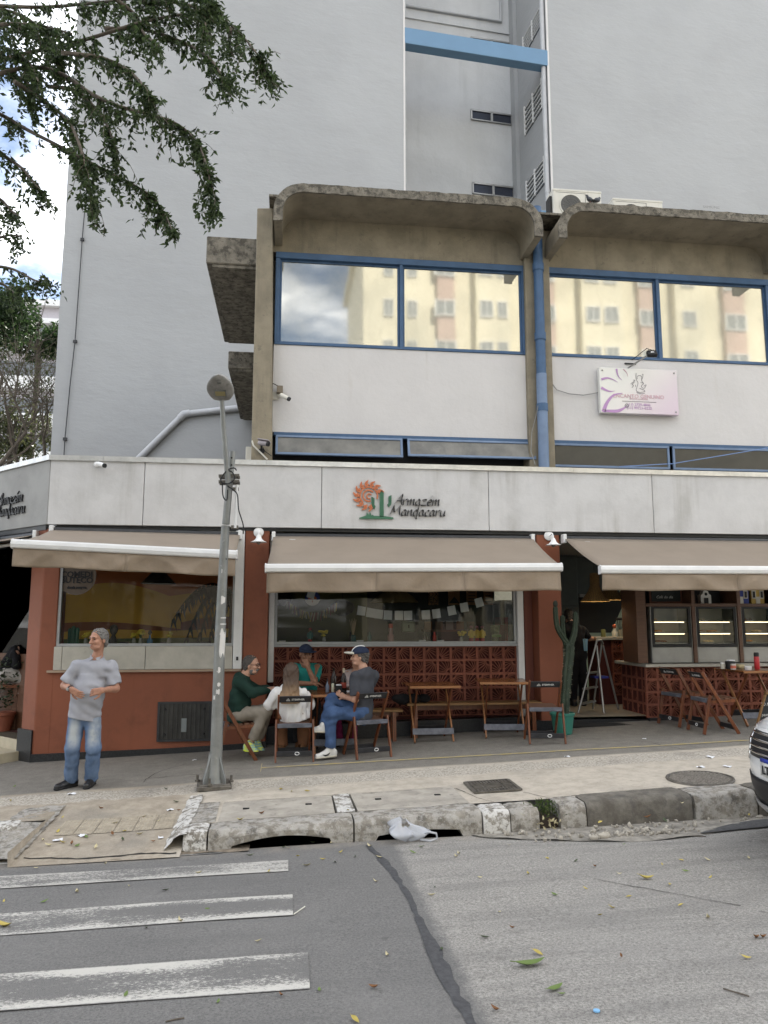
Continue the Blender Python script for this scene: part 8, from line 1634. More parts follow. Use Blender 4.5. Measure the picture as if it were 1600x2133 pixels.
# person inside the corner doorway
Yd = 12.35; a_ = lambda px_, py_, d=0.0: P(px_, py_, Yd + d)
dk = cloth('black_top', (.012, .012, .014))
person('person in black top and pale grey trousers bent over a phone inside the corner doorway', (-4.3, Yd, lf), dict(pel=a_(14, 1402), ch=a_(34, 1364), nk=a_(44, 1352), hd=a_(56, 1340), shR=a_(33, 1362, -.15), shL=a_(40, 1360, .16), elR=a_(35, 1388, -.2), elL=a_(45, 1385, .2), wrR=a_(54, 1383, -.08), wrL=a_(58, 1383, .1), hipR=a_(17, 1404, -.09), hipL=a_(17, 1404, .09), knR=a_(58, 1412, -.1), knL=a_(62, 1408, .12), anR=a_(42, 1477, -.1), anL=a_(52, 1476, .1), toR=V((a_(54, 1490, -.12).x, Yd - .12, lf + .04)), toL=V((a_(62, 1488, .1).x, Yd + .1, lf + .04))),
    dict(fb=(.9, -.3, 0), fh=(.75, -.35, -.45), uh=(.5, 0, .85), skin=skB, shirt=dk, sleeve='long', pants=cloth('pale_grey_trousers', (.36, .34, .31)), shoe=flat('tan_sandal', (.30, .19, .12)), hair=hairb, hairline=(.05, .05), leg=(.11, .095, .06), cuff=.92, handR=((.8, 0, .2), (0, .8, .2), .6), handL=((.8, 0, .2), (0, -.8, .2), .6)), .010)
b0 = P(14, 1425, Yd); bo = thing('bench', 'dark wooden bench under the person inside the corner doorway', 'bench', (b0.x, Yd, lf)); MB().box(b0.x - .6, b0.x + .22, Yd - .2, Yd + .25, b0.z - .04, b0.z).build('seat', M['wood'], bo)
for x in (-.5, .15): MB().box(b0.x + x, b0.x + x + .06, Yd - .15, Yd + .2, lf, b0.z - .042).build('leg', M['wood_dark'], bo)
# cook in black seen from behind
Yc = 12.75; a_ = lambda px_, py_, d=0.0: P(px_, py_, Yc + d)
o, q, M3 = person('cook in black with pale blue cloth, seen from behind in the kitchen', (4.75, Yc, kf), dict(pel=a_(1204, 1362), ch=a_(1194, 1311), nk=a_(1190, 1298), hd=a_(1185, 1284, .04), shL=a_(1176, 1310), shR=a_(1213, 1311), elL=a_(1170, 1340, .05), elR=a_(1228, 1330, .15), wrL=a_(1180, 1350, .3), wrR=a_(1245, 1331, .32), hipL=a_(1197, 1366), hipR=a_(1211, 1366), knL=a_(1195, 1418), knR=a_(1214, 1418), anL=V((a_(1194, 1465).x, Yc, kf + .09)), anR=V((a_(1215, 1465).x, Yc, kf + .09)), toL=V((a_(1192, 1465).x, Yc + .16, kf + .04)), toR=V((a_(1218, 1465).x, Yc + .16, kf + .04))),
    dict(fb=(.25, .95, 0), fh=(.3, .9, -.25), skin=skB, shirt=dk, sleeve='short', pants=dk, shoe=M['black'], hair=hairb, hairline=(.06, .06), handL=((.5, .8, 0), (0, 0, -1), .5), handR=((.5, .8, 0), (0, 0, -1), .5)), .010)
c = a_(1220, 1342, -.12); mb = MB(); mb.grid(lambda u, v: (c.x + (u - .5) * .09 * (1 - .3 * v), c.y + .01 * math.sin(u * 8), c.z + .09 - .2 * v), 5, 4); mb.build('cloth', flat('pale_blue_cloth', (.16, .30, .42), .9), o, solid=.004)
# ------------------------------------------------------------------ trees
def leaf_mat(name, a, b, tr=.5):
    t = NT(name); c = t.coord(); f = t.rng(t.noise(c, 22, 2), .35, .65); col = t.mix(f, a, b); p = t.n('BsdfPrincipled'); t.l(col, p.inputs['Base Color']); p.inputs['Roughness'].default_value = .45
    tl = t.n('BsdfTranslucent'); t.l(col, tl.inputs[0]); mx = t.n('MixShader'); mx.inputs[0].default_value = tr; t.l(p.outputs[0], mx.inputs[1]); t.l(tl.outputs[0], mx.inputs[2]); t.l(mx.outputs[0], t.out.inputs[0]); return t.m
bark = mat('grey_bark', (.12, .10, .08), .9, .25, 14, .6, 60, .01)
rt_ = random.Random(21)
def leaf(mb, p, d, L, W, rr):
    d = d.normalized(); s = d.cross(V((rr.uniform(-1, 1), rr.uniform(-1, 1), rr.uniform(-1, 1)))).normalized(); n = d.cross(s); m = p + d * L * .45 + n * L * .08
    mb.add([p, m + s * W * .5, p + d * L - n * L * .1, m - s * W * .5], [(0, 1, 2), (0, 2, 3)])
def rnd(rr): return V((rr.uniform(-1, 1), rr.uniform(-1, 1), rr.uniform(-1, 1)))
ft = thing('ficus_tree', 'dark leafy tree whose drooping branches overhang the upper left of the street', 'tree', (-5.6, 6.6, zs(-5.6, 7.4)))
base = V((-5.6, 6.6, zs(-5.6, 7.4) - .1)); fork = V((-5.3, 6.5, 5.2))
MB().tube([base, base.lerp(fork, .35) + V((.1, .05, 0)), base.lerp(fork, .7) + V((-.05, 0, 0)), fork], [.26, .21, .19, .16], 12).build('trunk', bark, ft, auto=50)
limbs = [([(-60, 140), (60, 110), (130, 95), (200, 76), (290, 48), (380, 30), (440, 30), (490, 60), (530, 105), (553, 140), (567, 165)], 6.6, 1.0), ([(-60, 170), (60, 140), (130, 155), (190, 195), (250, 222), (320, 240), (375, 262), (412, 300), (432, 350), (440, 400), (446, 440)], 6.3, 1.15),
    ([(-40, 220), (10, 243), (60, 272), (150, 318), (200, 345), (260, 375), (310, 405), (340, 440), (358, 478)], 6.7, .9), ([(30, 170), (90, 210), (140, 250), (165, 300), (178, 350), (190, 400), (200, 440)], 6.2, 1.1), ([(-30, 290), (10, 325), (45, 350), (75, 385), (92, 405)], 6.8, .8), ([(130, 110), (210, 120), (265, 145), (300, 180), (322, 215)], 6.0, 1.1),
    ([(220, 60), (300, 62), (390, 92), (440, 125), (462, 160), (472, 178)], 6.4, .9), ([(-50, 10), (80, 15), (180, 8), (300, -5), (420, -12), (445, 15)], 6.6, 1.5), ([(-50, 60), (20, 50), (90, 55), (150, 70)], 6.1, 1.1), ([(-50, 110), (10, 100), (60, 130), (80, 170)], 6.3, 1.2), ([(-50, 30), (0, 20), (60, 40), (110, 90), (130, 140)], 6.9, 1.1), ([(100, 180), (160, 190), (210, 240), (235, 290), (245, 335)], 6.6, .9),
    ([(-60, 480), (-10, 495), (20, 490), (46, 492)], 7.4, .35), ([(-60, 560), (-10, 555), (30, 562), (75, 585), (98, 582)], 7.6, .5), ([(-60, 590), (0, 590), (30, 610), (45, 600)], 7.8, .5), ([(-40, 400), (0, 415), (25, 440), (40, 450)], 7.2, .6), ([(-30, 120), (20, 150), (60, 175), (70, 200)], 6.6, 1.1), ([(300, 5), (370, 5), (420, 25), (430, 70)], 6.4, 1.0), ([(230, -10), (280, 30), (300, 70), (330, 95)], 6.2, .9), ([(480, 60), (478, 95), (488, 120)], 6.5, .6)]
lv = MB()
for pts, Y, den in limbs:
    p3 = crv([P(x, y, Y + .25 * math.sin(i * 1.3)) for i, (x, y) in enumerate(pts)], 5); n = len(p3); L = sum((p3[i + 1] - p3[i]).length for i in range(n - 1))
    MB().tube([fork.lerp(p3[0], .0), fork.lerp(p3[0], .5) + V((0, 0, .1))] + p3 if pts[0][0] < 0 else p3, ([.05, .025] if pts[0][0] < 0 else []) + [.017 * (1 - .85 * i / n) + .003 for i in range(n)], 6).build('branch', bark, ft, auto=60)
    nt_ = int(L * 39 * den); tw_ = MB()
    for k in range(nt_):
        t = (rt_.random() ** .75) * (n - 1.01); i = int(t); p = p3[i].lerp(p3[i + 1], t - i); dr = (p3[i + 1] - p3[i]).normalized(); d = (rnd(rt_) * .8 + dr * .7 + V((0, 0, -.8))).normalized(); Lt = rt_.uniform(.08, .38) * (1.0 if t / n < .85 else .6); q_ = p
        seg = [p]
        for j in range(4): d = (d + V((0, 0, -.16)) + rnd(rt_) * .35).normalized(); q_ = q_ + d * Lt / 4; seg.append(q_)
        if k % 3 == 0: tw_.tube(seg, .0022, 3, caps=False)
        for j in range(int(6 + Lt * 30)): u = rt_.random() * 3.99; s0 = seg[int(u)].lerp(seg[int(u) + 1], u % 1); leaf(lv, s0, d * .4 + rnd(rt_) + V((0, 0, -.25)), rt_.uniform(.032, .078), rt_.uniform(.018, .036), rt_)
    x_ = tw_.build('twigs', bark, ft); x_['kind'] = 'stuff'
lo_ = lv.build('foliage', leaf_mat('ficus_leaf', (.024, .042, .016), (.085, .125, .045)), ft, recalc=False); lo_['kind'] = 'stuff'
# background trees at the left, beyond the tower
def tree(name, label, base, top, spread, depth, leaves, lm, Ls=.12, seed=1, r0=.22, droop=.0, up=.35, nb=(3, 4), group=None):
    rr = random.Random(seed); o = thing(name, label, 'tree', base, 0, group); tk = MB(); br_ = MB(); lf_ = MB(); base = V(base)
    def grow(p, d, L, r_, lev):
        pts = [p]; k = 4
        for i in range(k): d = (d + rnd(rr) * .22 + V((0, 0, up * .2 - droop * .1 * lev))).normalized(); p = p + d * L / k; pts.append(p)
        (tk if lev == 0 else br_).tube(pts, [r_ * (1 - .45 * i / k) for i in range(k + 1)], 7 if lev < 2 else 4, caps=False)
        if lev >= depth - 1:
            for i in range(leaves): q_ = pts[rr.randrange(1, k + 1)] + rnd(rr) * L * .35; leaf(lf_, q_, rnd(rr) + V((0, 0, -.3)), Ls * rr.uniform(.6, 1.2), Ls * rr.uniform(.35, .55), rr)
        if lev < depth:
            for b in range(rr.randint(*nb)): nd = (d * .6 + rnd(rr) * spread + V((0, 0, up))).normalized(); grow(pts[rr.randint(2, k)], nd, L * rr.uniform(.62, .82), r_ * .55, lev + 1)
    grow(base, V((0, 0, 1)), top, r0, 0)
    tk.build('trunk', bark, o, auto=60); x_ = br_.build('branches', bark, o, auto=60); x_['kind'] = 'stuff'
    if leaves: x_ = lf_.build('crown', lm, o, recalc=False); x_['kind'] = 'stuff'
dull = leaf_mat('dull_leaf', (.055, .075, .030), (.13, .13, .06)); deep = leaf_mat('deep_green_leaf', (.018, .042, .014), (.05, .085, .028)); BT = 'trees behind the grey tower'
q1 = P(22, 960, 25); tree('bare_tree', 'nearly bare tree with fine tangled twigs at the left, before the lilac block', (q1.x - .3, 25, q1.z - 3.0), 3.3, 1.0, 5, 3, dull, .12, 4, .16, nb=(3, 3), up=.25, group=BT)
q1 = P(90, 960, 28); tree('bare_tree', 'second thin bare tree with a few olive leaves close to the tower edge', (q1.x, 28, q1.z - 3.2), 3.4, .9, 5, 3, dull, .13, 9, .15, nb=(3, 3), up=.25, group=BT)
def crown_tree(label, c, r3, n, lm, Ls, seed, ground, BT=BT):
    rr = random.Random(seed); o = thing('evergreen_tree', label, 'tree', (c.x, c.y, ground), 0, BT); mb = MB(); MB().tube([(c.x, c.y, ground), (c.x + .1, c.y, c.z - r3[2] * .3), (c.x, c.y, c.z + r3[2] * .3)], [.16, .11, .04], 8).build('trunk', bark, o, auto=60); cl = []
    bm_ = MB()
    for k in range(46):
        d = rnd(rr).normalized(); cl.append((c + V((d.x * r3[0], d.y * r3[1], d.z * r3[2])) * rr.uniform(.45, 1.0), rr.uniform(.22, .40) * r3[2]))
        if k % 4 == 0: bm_.tube([V((c.x, c.y, c.z - r3[2] * .5)), cl[-1][0].lerp(c, .5) + rnd(rr) * .1, cl[-1][0]], [.07, .04, .015], 5)
    bm_.build('branches', bark, o)
    for k in range(n):
        cc_, r_ = rr.choice(cl); d = rnd(rr).normalized(); leaf(mb, cc_ + d * r_ * rr.random() ** .4, d * .5 + rnd(rr) * .7 + V((0, 0, -.3)), Ls * rr.uniform(.7, 1.3), Ls * rr.uniform(.4, .6), rr)
    x_ = mb.build('crown', lm, o, recalc=False); x_['kind'] = 'stuff'
crown_tree('dark dense evergreen crown above the bare trees at the left', P(78, 700, 34), (2.4, 1.5, 1.25), 9000, deep, .20, 31, -.5); crown_tree('dark green tree cut by the left edge below the drooping fronds', P(-8, 665, 30), (1.2, 1.2, 1.7), 5000, deep, .19, 32, -.5)
crown_tree('low olive shrubby tree behind the corner parapet at the left edge', P(20, 900, 31), (2.2, 1.5, 1.2), 3000, dull, .20, 33, -.5)
for k, (x, y, z, r_) in enumerate(((-5.5, -7, 6.5, 3.4), (-12, -9, 8, 4.2), (-20, -10, 8, 4.5), (-9.5, -16, 10, 4.5), (6.5, -12, 4.2, 2.6), (14, -13, 4.4, 2.8), (22, -13, 4.4, 2.8))):
    crown_tree('street tree ' + ('nearest the crosswalk', 'second from the crosswalk', 'third from the crosswalk', 'tallest behind the crosswalk', 'low before the yellow block', 'low mid-street before the yellow block', 'low at the far end before the yellow block')[k] + ', behind the camera', V((x, y, z)), (r_, r_, r_ * .8), 1500, deep, .7, 50 + k, -.4, 'street trees across the road')
# ------------------------------------------------------------------ fallen leaves, litter, gutter
lm_ = [flat('leaf_yellow', (.46, .37, .10), .7), flat('leaf_green', (.13, .19, .05), .55), flat('leaf_brown', (.20, .095, .04), .8), flat('leaf_pale', (.50, .44, .27), .8), flat('leaf_dark', (.05, .07, .03), .6)]
def leaf_mesh(L, W, curl, fold, m, name='fallen_leaf'):
    mb = MB(); n = 6; rows = []
    for i in range(n + 1): t = i / n; w = W * math.sin(math.pi * min(1, t * .96 + .02)) ** .8 * (1 - .25 * t); zc_ = curl * L * (t - .5) ** 2 * 2; rows += [((t - .5) * L, -w / 2, zc_ + fold * w), ((t - .5) * L, 0, zc_), ((t - .5) * L, w / 2, zc_ + fold * w)]
    fs = []
    for i in range(n): a = 3 * i; fs += [(a, a + 1, a + 4, a + 3), (a + 1, a + 2, a + 5, a + 4)]
    mb.add(rows, fs); mb.tube([(-L * .5, 0, curl * L * .5), (-L * .66, 0, curl * L * .5 + .003)], .0012, 4); return mb.mesh(name, m, True)
lms = [leaf_mesh(.075, .034, c_, f_, lm_[k]) for k, c_, f_ in ((0, .5, .35), (1, .3, .2), (2, .6, .5), (3, .5, .4), (4, .3, .3), (0, .25, .5), (3, .7, .2))]
LG = 'fallen leaves scattered on the asphalt'
spots = [(1105, 2012, 1, 2.3, 'big fresh green leaf lying on the asphalt at the lower right'), (1157, 2062, 1, 1.3, 'mid-sized green leaf just below the big green leaf'), (1347, 1832, 0, 1.4, 'long pale leaf on the asphalt right of the middle'), (8, 1932, 0, 1.6, 'yellow-green leaf cut by the left edge between two crosswalk stripes')]
for x, y, k, s_, lab in spots:
    c = G(x, y, road_z); o = link('fallen_leaf', lms[k]); tag(o, lab, 'leaf', LG); o.location = c + V((0, 0, .006)); o.rotation_euler = (rt_.uniform(-.1, .1), rt_.uniform(-.1, .1), rt_.uniform(-.5, .5)); o.scale = (s_,) * 3
LCN = ('yellow curled', 'fresh green', 'brown', 'pale dry', 'dark', 'folded yellow', 'crisp pale')
small = [(1275, 1893), (1040, 1902), (1067, 1935), (1418, 1888), (1476, 1914), (1575, 1956), (1295, 1995), (1120, 1988), (1240, 1807), (950, 1786), (878, 1765), (1140, 1790), (1380, 1803), (1420, 1794), (1474, 1793), (1428, 1816), (1290, 1822), (1100, 1822), (955, 1780), (906, 1850), (900, 1867), (1010, 1955), (1250, 1908), (1310, 1870), (1155, 1865), (1220, 1853), (807, 1992), (1170, 2073), (1031, 2106), (1555, 1998), (1590, 1955), (455, 2089), (585, 2076), (665, 2065), (778, 2060), (262, 2075), (538, 1963), (415, 1820), (305, 1935), (375, 1920), (432, 1895), (75, 1810), (160, 1860), (345, 1856), (92, 1880), (8, 1880), (269, 1848), (220, 1801), (560, 1817), (640, 1805), (698, 1798), (740, 1786), (710, 1777), (620, 1785), (672, 1792), (783, 1838), (790, 1788), (520, 1783), (590, 1767), (600, 1768), (652, 1757), (690, 1757), (770, 1764), (1395, 1845), (860, 1777), (1200, 1795), (1480, 1830), (1560, 1790), (1060, 1762), (1300, 1760), (740, 2128), (920, 1980), (1000, 1830)]
for i, (x, y) in enumerate(small):
    kx = rt_.randrange(7); me = lms[kx]; c = G(x, y, road_z); o = link('fallen_leaf', me); tag(o, 'small ' + LCN[kx] + ' leaf on the road ' + ('left of the seam, ' if x < 790 + (y - 1770) * .65 else 'right of the seam, ') + ('along the kerb' if y < 1800 else 'by the far stripes' if y < 1860 else 'level with the middle stripe' if y < 1950 else 'level with the nearest stripe'), 'leaf', 'small dry leaves on the road'); o.location = c + V((0, 0, .006)); o.rotation_euler = (rt_.uniform(-.3, .3), rt_.uniform(-.3, .3), rt_.uniform(0, 6.3)); o.scale = (rt_.uniform(.4, .85),) * 3
for x, y in [(180, 1745), (235, 1740), (60, 1760), (100, 1763), (130, 1757), (150, 1760), (200, 1768), (255, 1750), (290, 1740), (320, 1755), (350, 1765), (30, 1640), (22, 1670), (130, 1705), (210, 1686), (240, 1717), (300, 1703), (330, 1712), (366, 1672), (372, 1690), (420, 1605), (345, 1645), (585, 1646), (608, 1651), (640, 1650), (725, 1690), (545, 1697), (90, 1752), (160, 1764), (260, 1733), (1090, 1700), (1420, 1675), (1350, 1705), (1385, 1712), (1560, 1700), (1250, 1716), (500, 1710), (120, 1735), (1180, 1700)]:
    kx = rt_.randrange(7); c = G(x, y, pave_z); o = link('fallen_leaf', lms[kx]); tag(o, 'small ' + LCN[kx] + ' leaf ' + ('at the foot of the kerb ramp' if y > 1730 and x < 400 else 'on the kerb ramp' if x < 400 else 'on the drain slabs and pavement beside them' if x < 760 else 'along the right kerb'), 'leaf', 'small dry leaves on the pavement'); o.location = c + V((0, 0, .008)); o.rotation_euler = (rt_.uniform(-.3, .3), rt_.uniform(-.3, .3), rt_.uniform(0, 6.3)); o.scale = (rt_.uniform(.5, 1.0),) * 3
ppr = MB(); ppr.grid(lambda u, v: ((u - .5) * .09, (v - .5) * .06, .008 + .012 * math.sin(u * 5) * math.sin(v * 4)), 4, 3); pme = ppr.mesh('paper_scrap', M['paper'], True)
SCR = 'largest white scrap in the gutter above the crosswalk|white scrap left of centre on the kerb ramp|white scrap at the left flank of the kerb ramp|thin white scrap low on the kerb ramp|tiny white scrap at the foot of the red wall|white scrap on the pavement nearest the car|white scrap on the pavement beyond the manhole|scrap at the right end of the tactile tiles|tiny white scrap on the yellow line|tiny white scrap before the far right chairs|white scrap below the standing man|white scrap just left of the car'.split('|')
for ks, (x, y, s_) in enumerate(((240, 1773, 1.3), (170, 1742, .9), (120, 1752, .9), (335, 1746, .7), (405, 1584, .6), (1460, 1599, .9), (1480, 1578, 1.0), (355, 1688, .7), (1182, 1577, .7), (1342, 1540, .6), (150, 1655, .9), (1515, 1598, .9))):
    c = G(x, y, pave_z if y < 1765 else road_z); o = link('paper_scrap', pme); tag(o, SCR[ks], 'paper', 'white paper scraps on the ground'); o.location = c + V((0, 0, .004)); o.rotation_euler = (0, 0, rt_.uniform(0, 6)); o.scale = (s_,) * 3
c = G(1243, 2108, road_z); o = link('plastic_scrap', MB().lathe([(.016, 0), (.016, .006), (.0, .007)], (0, 0, 0), 10).mesh('plastic_scrap', flat('sky_plastic', (.22, .45, .70)))); tag(o, 'light blue plastic scrap near the bottom edge of the road', 'scrap'); o.location = c + V((0, 0, .003))
for pts in ([(1507, 2062), (1540, 2072), (1561, 2078)], [(345, 2131), (365, 2126), (384, 2123)], [(1434, 1742), (1452, 1743), (1471, 1744)]): tag((lambda mb: (mb.tube([G(x, y, road_z) + V((0, 0, .006)) for x, y in pts], .004, 5), mb)[-1])(MB()).build('twig', bark), 'thin dry twig lying on the road', 'twig', 'twigs on the road')
mb = MB(); mb.tube([G(x, y, road_z) + V((0, 0, .008)) for x, y in ((612, 1907), (622, 1900), (635, 1891))], .004, 5); tag(mb.build('straw', flat('pale_straw', (.6, .58, .5))), 'pale straw at the end of the middle crosswalk stripe', 'straw')
# crumpled plastic bag at the second drain opening
bgm = NT('thin_plastic'); b1 = bgm.bsdf((.62, .64, .68), .25, 0, .5, bgm.noise(bgm.coord('obj'), 14, 5), .6, .02); tr_ = bgm.n('BsdfTransparent'); mx_ = bgm.n('MixShader'); mx_.inputs[0].default_value = .55; bgm.l(tr_.outputs[0], mx_.inputs[1]); bgm.l(b1.outputs[0], mx_.inputs[2]); bgm.l(mx_.outputs[0], bgm.out.inputs[0])
bc = V((1.03, 6.93, road_z(1.03, 6.93))); bag = thing('plastic_bag', 'crumpled clear plastic bag lying at the right drain opening', 'bag', bc); rb_ = random.Random(3); ph = [rb_.uniform(0, 6) for _ in range(6)]
def bagp(u, v): a = 2 * math.pi * u; r_ = (.15 + .035 * math.sin(3 * a + ph[0]) + .022 * math.sin(7 * a + ph[1] + 3 * v) + .012 * math.sin(13 * a + 5 * v)) * math.sin(math.pi * (.02 + .5 * v + .48 * v * v * .98)) ** .7; return bc + V((r_ * 1.15 * math.cos(a) + .03 * v, r_ * .62 * math.sin(a), .003 + .155 * (1 - v) ** .7 * (1 - .25 * math.cos(a + 1)) + .012 * math.sin(5 * a + ph[2])))
mb = MB(); n, m_ = 40, 14; mb.add([bagp(i / n, .03 + .97 * j / m_) for i in range(n) for j in range(m_ + 1)], [(i * (m_ + 1) + j, ((i + 1) % n) * (m_ + 1) + j, ((i + 1) % n) * (m_ + 1) + j + 1, i * (m_ + 1) + j + 1) for i in range(n) for j in range(m_)]); mb.build('body', bgm.m, bag, smooth=True)
mb = MB(); mb.tube([bc + V((.12, -.03, .05)), bc + V((.2, -.05, .085)), bc + V((.27, -.05, .07)), bc + V((.28, -.05, .03)), bc + V((.22, -.06, .012)), bc + V((.13, -.04, .02))], .010, 6); mb.build('handle', bgm.m, bag, smooth=True)
# broken gutter: grit, stones, dust; weed in the kerb gap
gut = thing('broken_gutter', None, None); gut['kind'] = 'structure'; gutm = mat('gutter_concrete', (.27, .25, .215), .92, .3, 9, .8, 60, .012, spots=.6, pscale=10, prange=(.52, .66)); patch = mat('fresh_asphalt_patch', (.075, .075, .076), .85, .3, 30, .5, 180)
mb = MB(); mb.grid(lambda u, v: (lambda x, y: (x, y, road_z(x, y) + .008 + .01 * math.sin(x * 9) * math.sin(y * 21) * (1 - v)))(1.62 + 4.4 * u, 6.52 + .22 * math.sin(u * 3.2 + .6) * (1 if u < .55 else .55) * 0 + (.18 * math.sin(u * 14) * .2) + (.50 - (.52 * math.sin(min(1, u * 1.5) * math.pi) ** .6 if u < .62 else .18)) * 1.0 * (1 - v) + v * .53), 60, 8); mb.build('gutter_bed', gutm, gut, smooth=True)
stn = mat('broken_stone', (.36, .33, .28), .9, .3, 30, .4, 90, rand=.25, coord='obj'); rr = random.Random(17); sme = []
for k in range(4): mb = MB(); mb.ball((0, 0, 0), (1, .75, .55), 7, 5); mb.v = [tuple(V(p) * rr.uniform(.75, 1.15)) for p in mb.v]; sme.append(mb.mesh('stone', stn))
for k in range(190):
    x = rr.gauss(2.95, .34) if k < 150 else rr.uniform(1.9, 4.3); y = 6.60 + abs(rr.gauss(0, .13)) if k < 150 else rr.uniform(6.85, 7.0); s_ = rr.uniform(.008, .026) * (1.25 if rr.random() < .2 else 1)
    if not 1.8 < x < 4.5: continue
    o = link('stone', sme[k % 4], gut); o.location = (x, y, road_z(x, y) + .012 + s_ * .35); o.scale = (s_,) * 3; o.rotation_euler = (rr.random() * 3, rr.random() * 3, rr.random() * 6)
for x, y, s_ in ((4.52, 6.93, .07), (4.35, 6.95, .04), (2.72, 6.64, .055), (2.62, 6.62, .045)): o = link('stone', sme[1], gut); o.location = (x, y, road_z(x, y) + s_ * .4); o.scale = (s_,) * 3
mb = MB(); mb.grid(lambda u, v: (lambda x, y: (x, y, road_z(x, y) + .014))(3.55 + 2.6 * u, 6.55 + .24 * v * math.sin(math.pi * min(1, u * 3 + .05) / 2) + .12 * math.sin(u * 3)), 20, 4); mb.build('asphalt_patch', patch, gut, smooth=True)
mb = MB(); mb.grid(lambda u, v: (lambda x, y: (x, y, road_z(x, y) + .009 + .006 * math.sin(x * 17) * math.sin(y * 23)))(-2.6 + 2.3 * u, 6.98 + .04 * math.sin(u * 9) + (.20 + .1 * (1 - u)) * v - .1 * u), 30, 5); mb.build('dusty_gutter', mat('gutter_dust', (.20, .165, .125), .95, .3, 12, .6, 90), gut, smooth=True)
wd = thing('weed', 'green weeds and trapped litter in the gap between two kerb stones', 'weed', (2.37, 7.1, zs(2.37, 7.1) - .1)); mb = MB(); rr = random.Random(12)
for k in range(170): p = V((2.37 + rr.gauss(0, .075), 7.13 + rr.gauss(0, .05), zs(2.37, 7.1) - .10 + rr.uniform(0, .11))); leaf(mb, p, rnd(rr) + V((0, -.3, .6)), rr.uniform(.03, .06), .014, rr)
x_ = mb.build('leaves', leaf_mat('weed_leaf', (.05, .09, .02), (.12, .16, .05)), wd, recalc=False); x_['kind'] = 'stuff'; MB().box(2.28, 2.46, 7.06, 7.3, zr(2.37, 7.1) - .02, zs(2.37, 7.1) - .11).build('soil', flat('soil', (.04, .028, .02)), wd); mb = MB()
for k in range(26): p = V((2.37 + rr.gauss(0, .06), 7.03 + rr.gauss(0, .03), zr(2.37, 7.1) + .03 + rr.uniform(0, .06))); leaf(mb, p, rnd(rr), .05, .025, rr)
x_ = mb.build('dry_leaves', lm_[3], wd, recalc=False); x_['kind'] = 'stuff'
# ------------------------------------------------------------------ white car parked at the kerb, cut by the right edge
CXF, CYC, HWC = 3.77, 5.74, .89; zg = zr(5.5, 5.7); car = thing('parked_car', 'white car cut by the right edge, parked at the kerb with its grille facing left', 'car', (5.8, CYC, zg)); wp = NT('white_car_paint'); wp.bsdf((.74, .74, .73), .22, 0, .5, Coat_Weight=.6); wp = wp.m; gp = flat('black_car_plastic', (.018, .018, .02), .45); chrome = flat('chrome', (.75, .75, .75), .12, metal=1.0)
fx = lambda y, z: CXF + .40 * abs((y - CYC) / HWC) ** 2.6 + np.interp(z, (.15, .25, .42, .58, .78, .88), (.20, .08, .02, .0, .03, .09))
def fpatch(name, m, y0, y1, z0, z1, off=0.0, nu=12, nv=6, parent=car, zf=None):
    mb = MB(); mb.grid(lambda u, v: (lambda y, z: (fx(y, z) - off, y, zg + z))(CYC + y0 + (y1 - y0) * u, z0 + (z1 - z0) * v), nu, nv); return mb.build(name, m, parent, smooth=True, solid=.012)
fpatch('bumper', wp, -HWC, HWC, .395, .88, 0, 30, 12)
mb = MB(); mb.grid(lambda u, v: (lambda y: (fx(y, .88) * (1 - v) + 4.98 * v, y, zg + .88 + (.20 * v ** .6 - .05 * abs((y - CYC) / HWC) ** 3 * min(1, v * 3))))(CYC - HWC * .985 + 2 * HWC * .985 * u), 24, 10); mb.build('bonnet', wp, car, smooth=True, solid=.01)
st = [(4.36, .885, .86, .88), (4.6, .89, .98, .99), (4.95, .89, 1.06, 1.08), (5.1, .89, 1.07, 1.15), (5.65, .89, 1.08, 1.62), (6.4, .89, 1.09, 1.70), (7.2, .89, 1.09, 1.67), (7.75, .88, 1.08, 1.50), (7.95, .85, 1.05, 1.06)]
mb = MB(); sec = []
for x, hw, zb, zt in st: hr_ = hw * (.98 if zt - zb < .1 else .74); sec.append([(x, CYC - hw, zg + .30), (x, CYC - hw * 1.01, zg + .7), (x, CYC - hw * .97, zg + zb), (x, CYC - hr_ * .97, zg + zt - .03), (x, CYC - hr_ * .7, zg + zt + .03), (x, CYC + hr_ * .7, zg + zt + .03), (x, CYC + hr_ * .97, zg + zt - .03), (x, CYC + hw * .97, zg + zb), (x, CYC + hw * 1.01, zg + .7), (x, CYC + hw, zg + .30)])
ns = 10; mb.add([p for s_ in sec for p in s_], [(i * ns + j, i * ns + j + 1, (i + 1) * ns + j + 1, (i + 1) * ns + j) for i in range(len(st) - 1) for j in range(ns - 1)] + [tuple(range(ns - 1, -1, -1)), tuple((len(st) - 1) * ns + j for j in range(ns))]); mb.build('body', wp, car, auto=40)
for s_ in (-1, 1):
    for x0, x1 in ((5.35, 6.3), (6.36, 7.4)): mb = MB(); y = CYC + s_ * .775; mb.add([(x0, y + s_ * .10, zg + 1.12), (x1, y + s_ * .10, zg + 1.12), (x1 - .06, y - s_ * .06, zg + 1.58), (x0 + .25, y - s_ * .06, zg + 1.55)], [(0, 1, 2, 3)]); mb.build('side_window', flat('car_glass', (.02, .022, .025), .08), car, solid=.01)
mb = MB(); mb.add([(5.02, CYC - .74, zg + 1.14), (5.02, CYC + .74, zg + 1.14), (5.60, CYC + .60, zg + 1.60), (5.60, CYC - .60, zg + 1.60)], [(0, 1, 2, 3)]); mb.build('windscreen', flat('car_glass', (.02, .022, .025), .08), car, solid=.012)
fpatch('grille', gp, -.50, .50, .66, .86, .010, 20, 6)
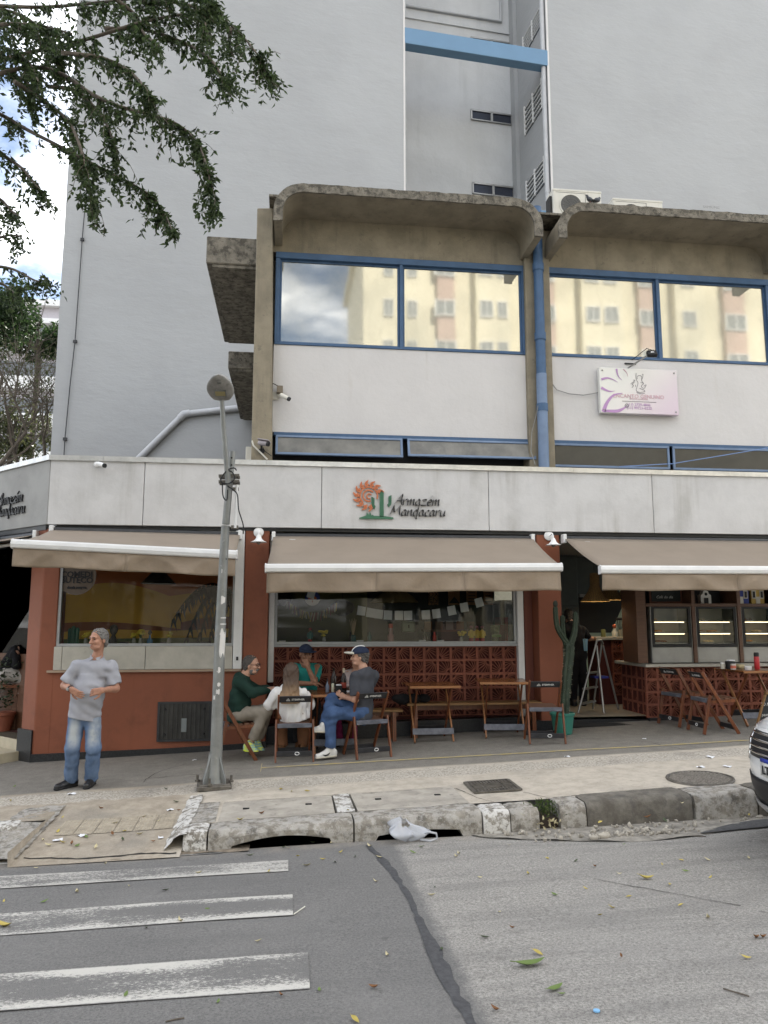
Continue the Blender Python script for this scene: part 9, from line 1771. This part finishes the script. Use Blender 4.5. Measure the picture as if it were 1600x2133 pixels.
for z in (.69, .74, .79, .84): fpatch('grille_bar', chrome, -.49, .49, z, z + .014, .022, 16, 1)
for s_ in (-1, 1): fpatch('grille_trim', chrome, s_ * .50, s_ * .55, .62, .86, .014, 3, 6); fpatch('headlight', flat('lamp_lens', (.66, .68, .70), .1), s_ * .70, s_ * .84, .76, .84, .006, 5, 3)
fpatch('lower_grille', gp, -.62, .62, .30, .50, .012, 20, 5); fpatch('bumper_skirt', gp, -HWC, HWC, .20, .40, .004, 24, 4); fpatch('skid_plate', mat('satin_silver', (.5, .5, .5), .35, .05, metal=.7), -.62, .62, .22, .29, .03, 16, 2)
for s_ in (-1, 1): fpatch('corner_blade', flat('grey_plastic', (.14, .14, .15), .5), s_ * .66, s_ * .72, .28, .50, .016, 3, 4)
pl_ = fpatch('number_plate', flat('plate_white', (.66, .66, .63), .4), -.20, .20, .545, .675, .026, 6, 2); fpatch('plate_band', flat('plate_blue', (.03, .05, .30), .4), -.20, .20, .647, .676, .032, 6, 1, pl_); text_mesh('LTR4E18', .085, M['black'], pl_, (fx(CYC, .59) - .036, CYC, zg + .565), (0, -1, 0), EZ, 'plate_text', off=.003)
for x in (4.74, 7.15):
    for s_ in (-1, 1):
        c = V((x, CYC + s_ * (HWC - .10), zg + .34)); w = MB(); w.lathe([(.20, -.10), (.32, -.10), (.34, -.07), (.34, .07), (.32, .10), (.20, .10)], c, 26, axis=(0, 1, 0)); w = w.build('wheel', M['rubber'], car, auto=40); mb = MB(); mb.lathe([(.215, -.06), (.215, .095)], c, 20, axis=(0, s_, 0)); [mb.bar(c + V((0, s_ * .09, 0)), c + V((.2 * math.cos(a), s_ * .085, .2 * math.sin(a))), .05, .02, (0, 1, 0)) for a in [k * 1.2566 for k in range(5)]]; mb.build('rim', M['alu'], w, auto=40)
        mb = MB(); mb.tube([c + V((.39 * math.cos(R(a)), s_ * .095, .39 * math.sin(R(a)))) for a in range(-5, 186, 15)], .035, 6); mb.build('wheel_arch', gp, car, smooth=True)
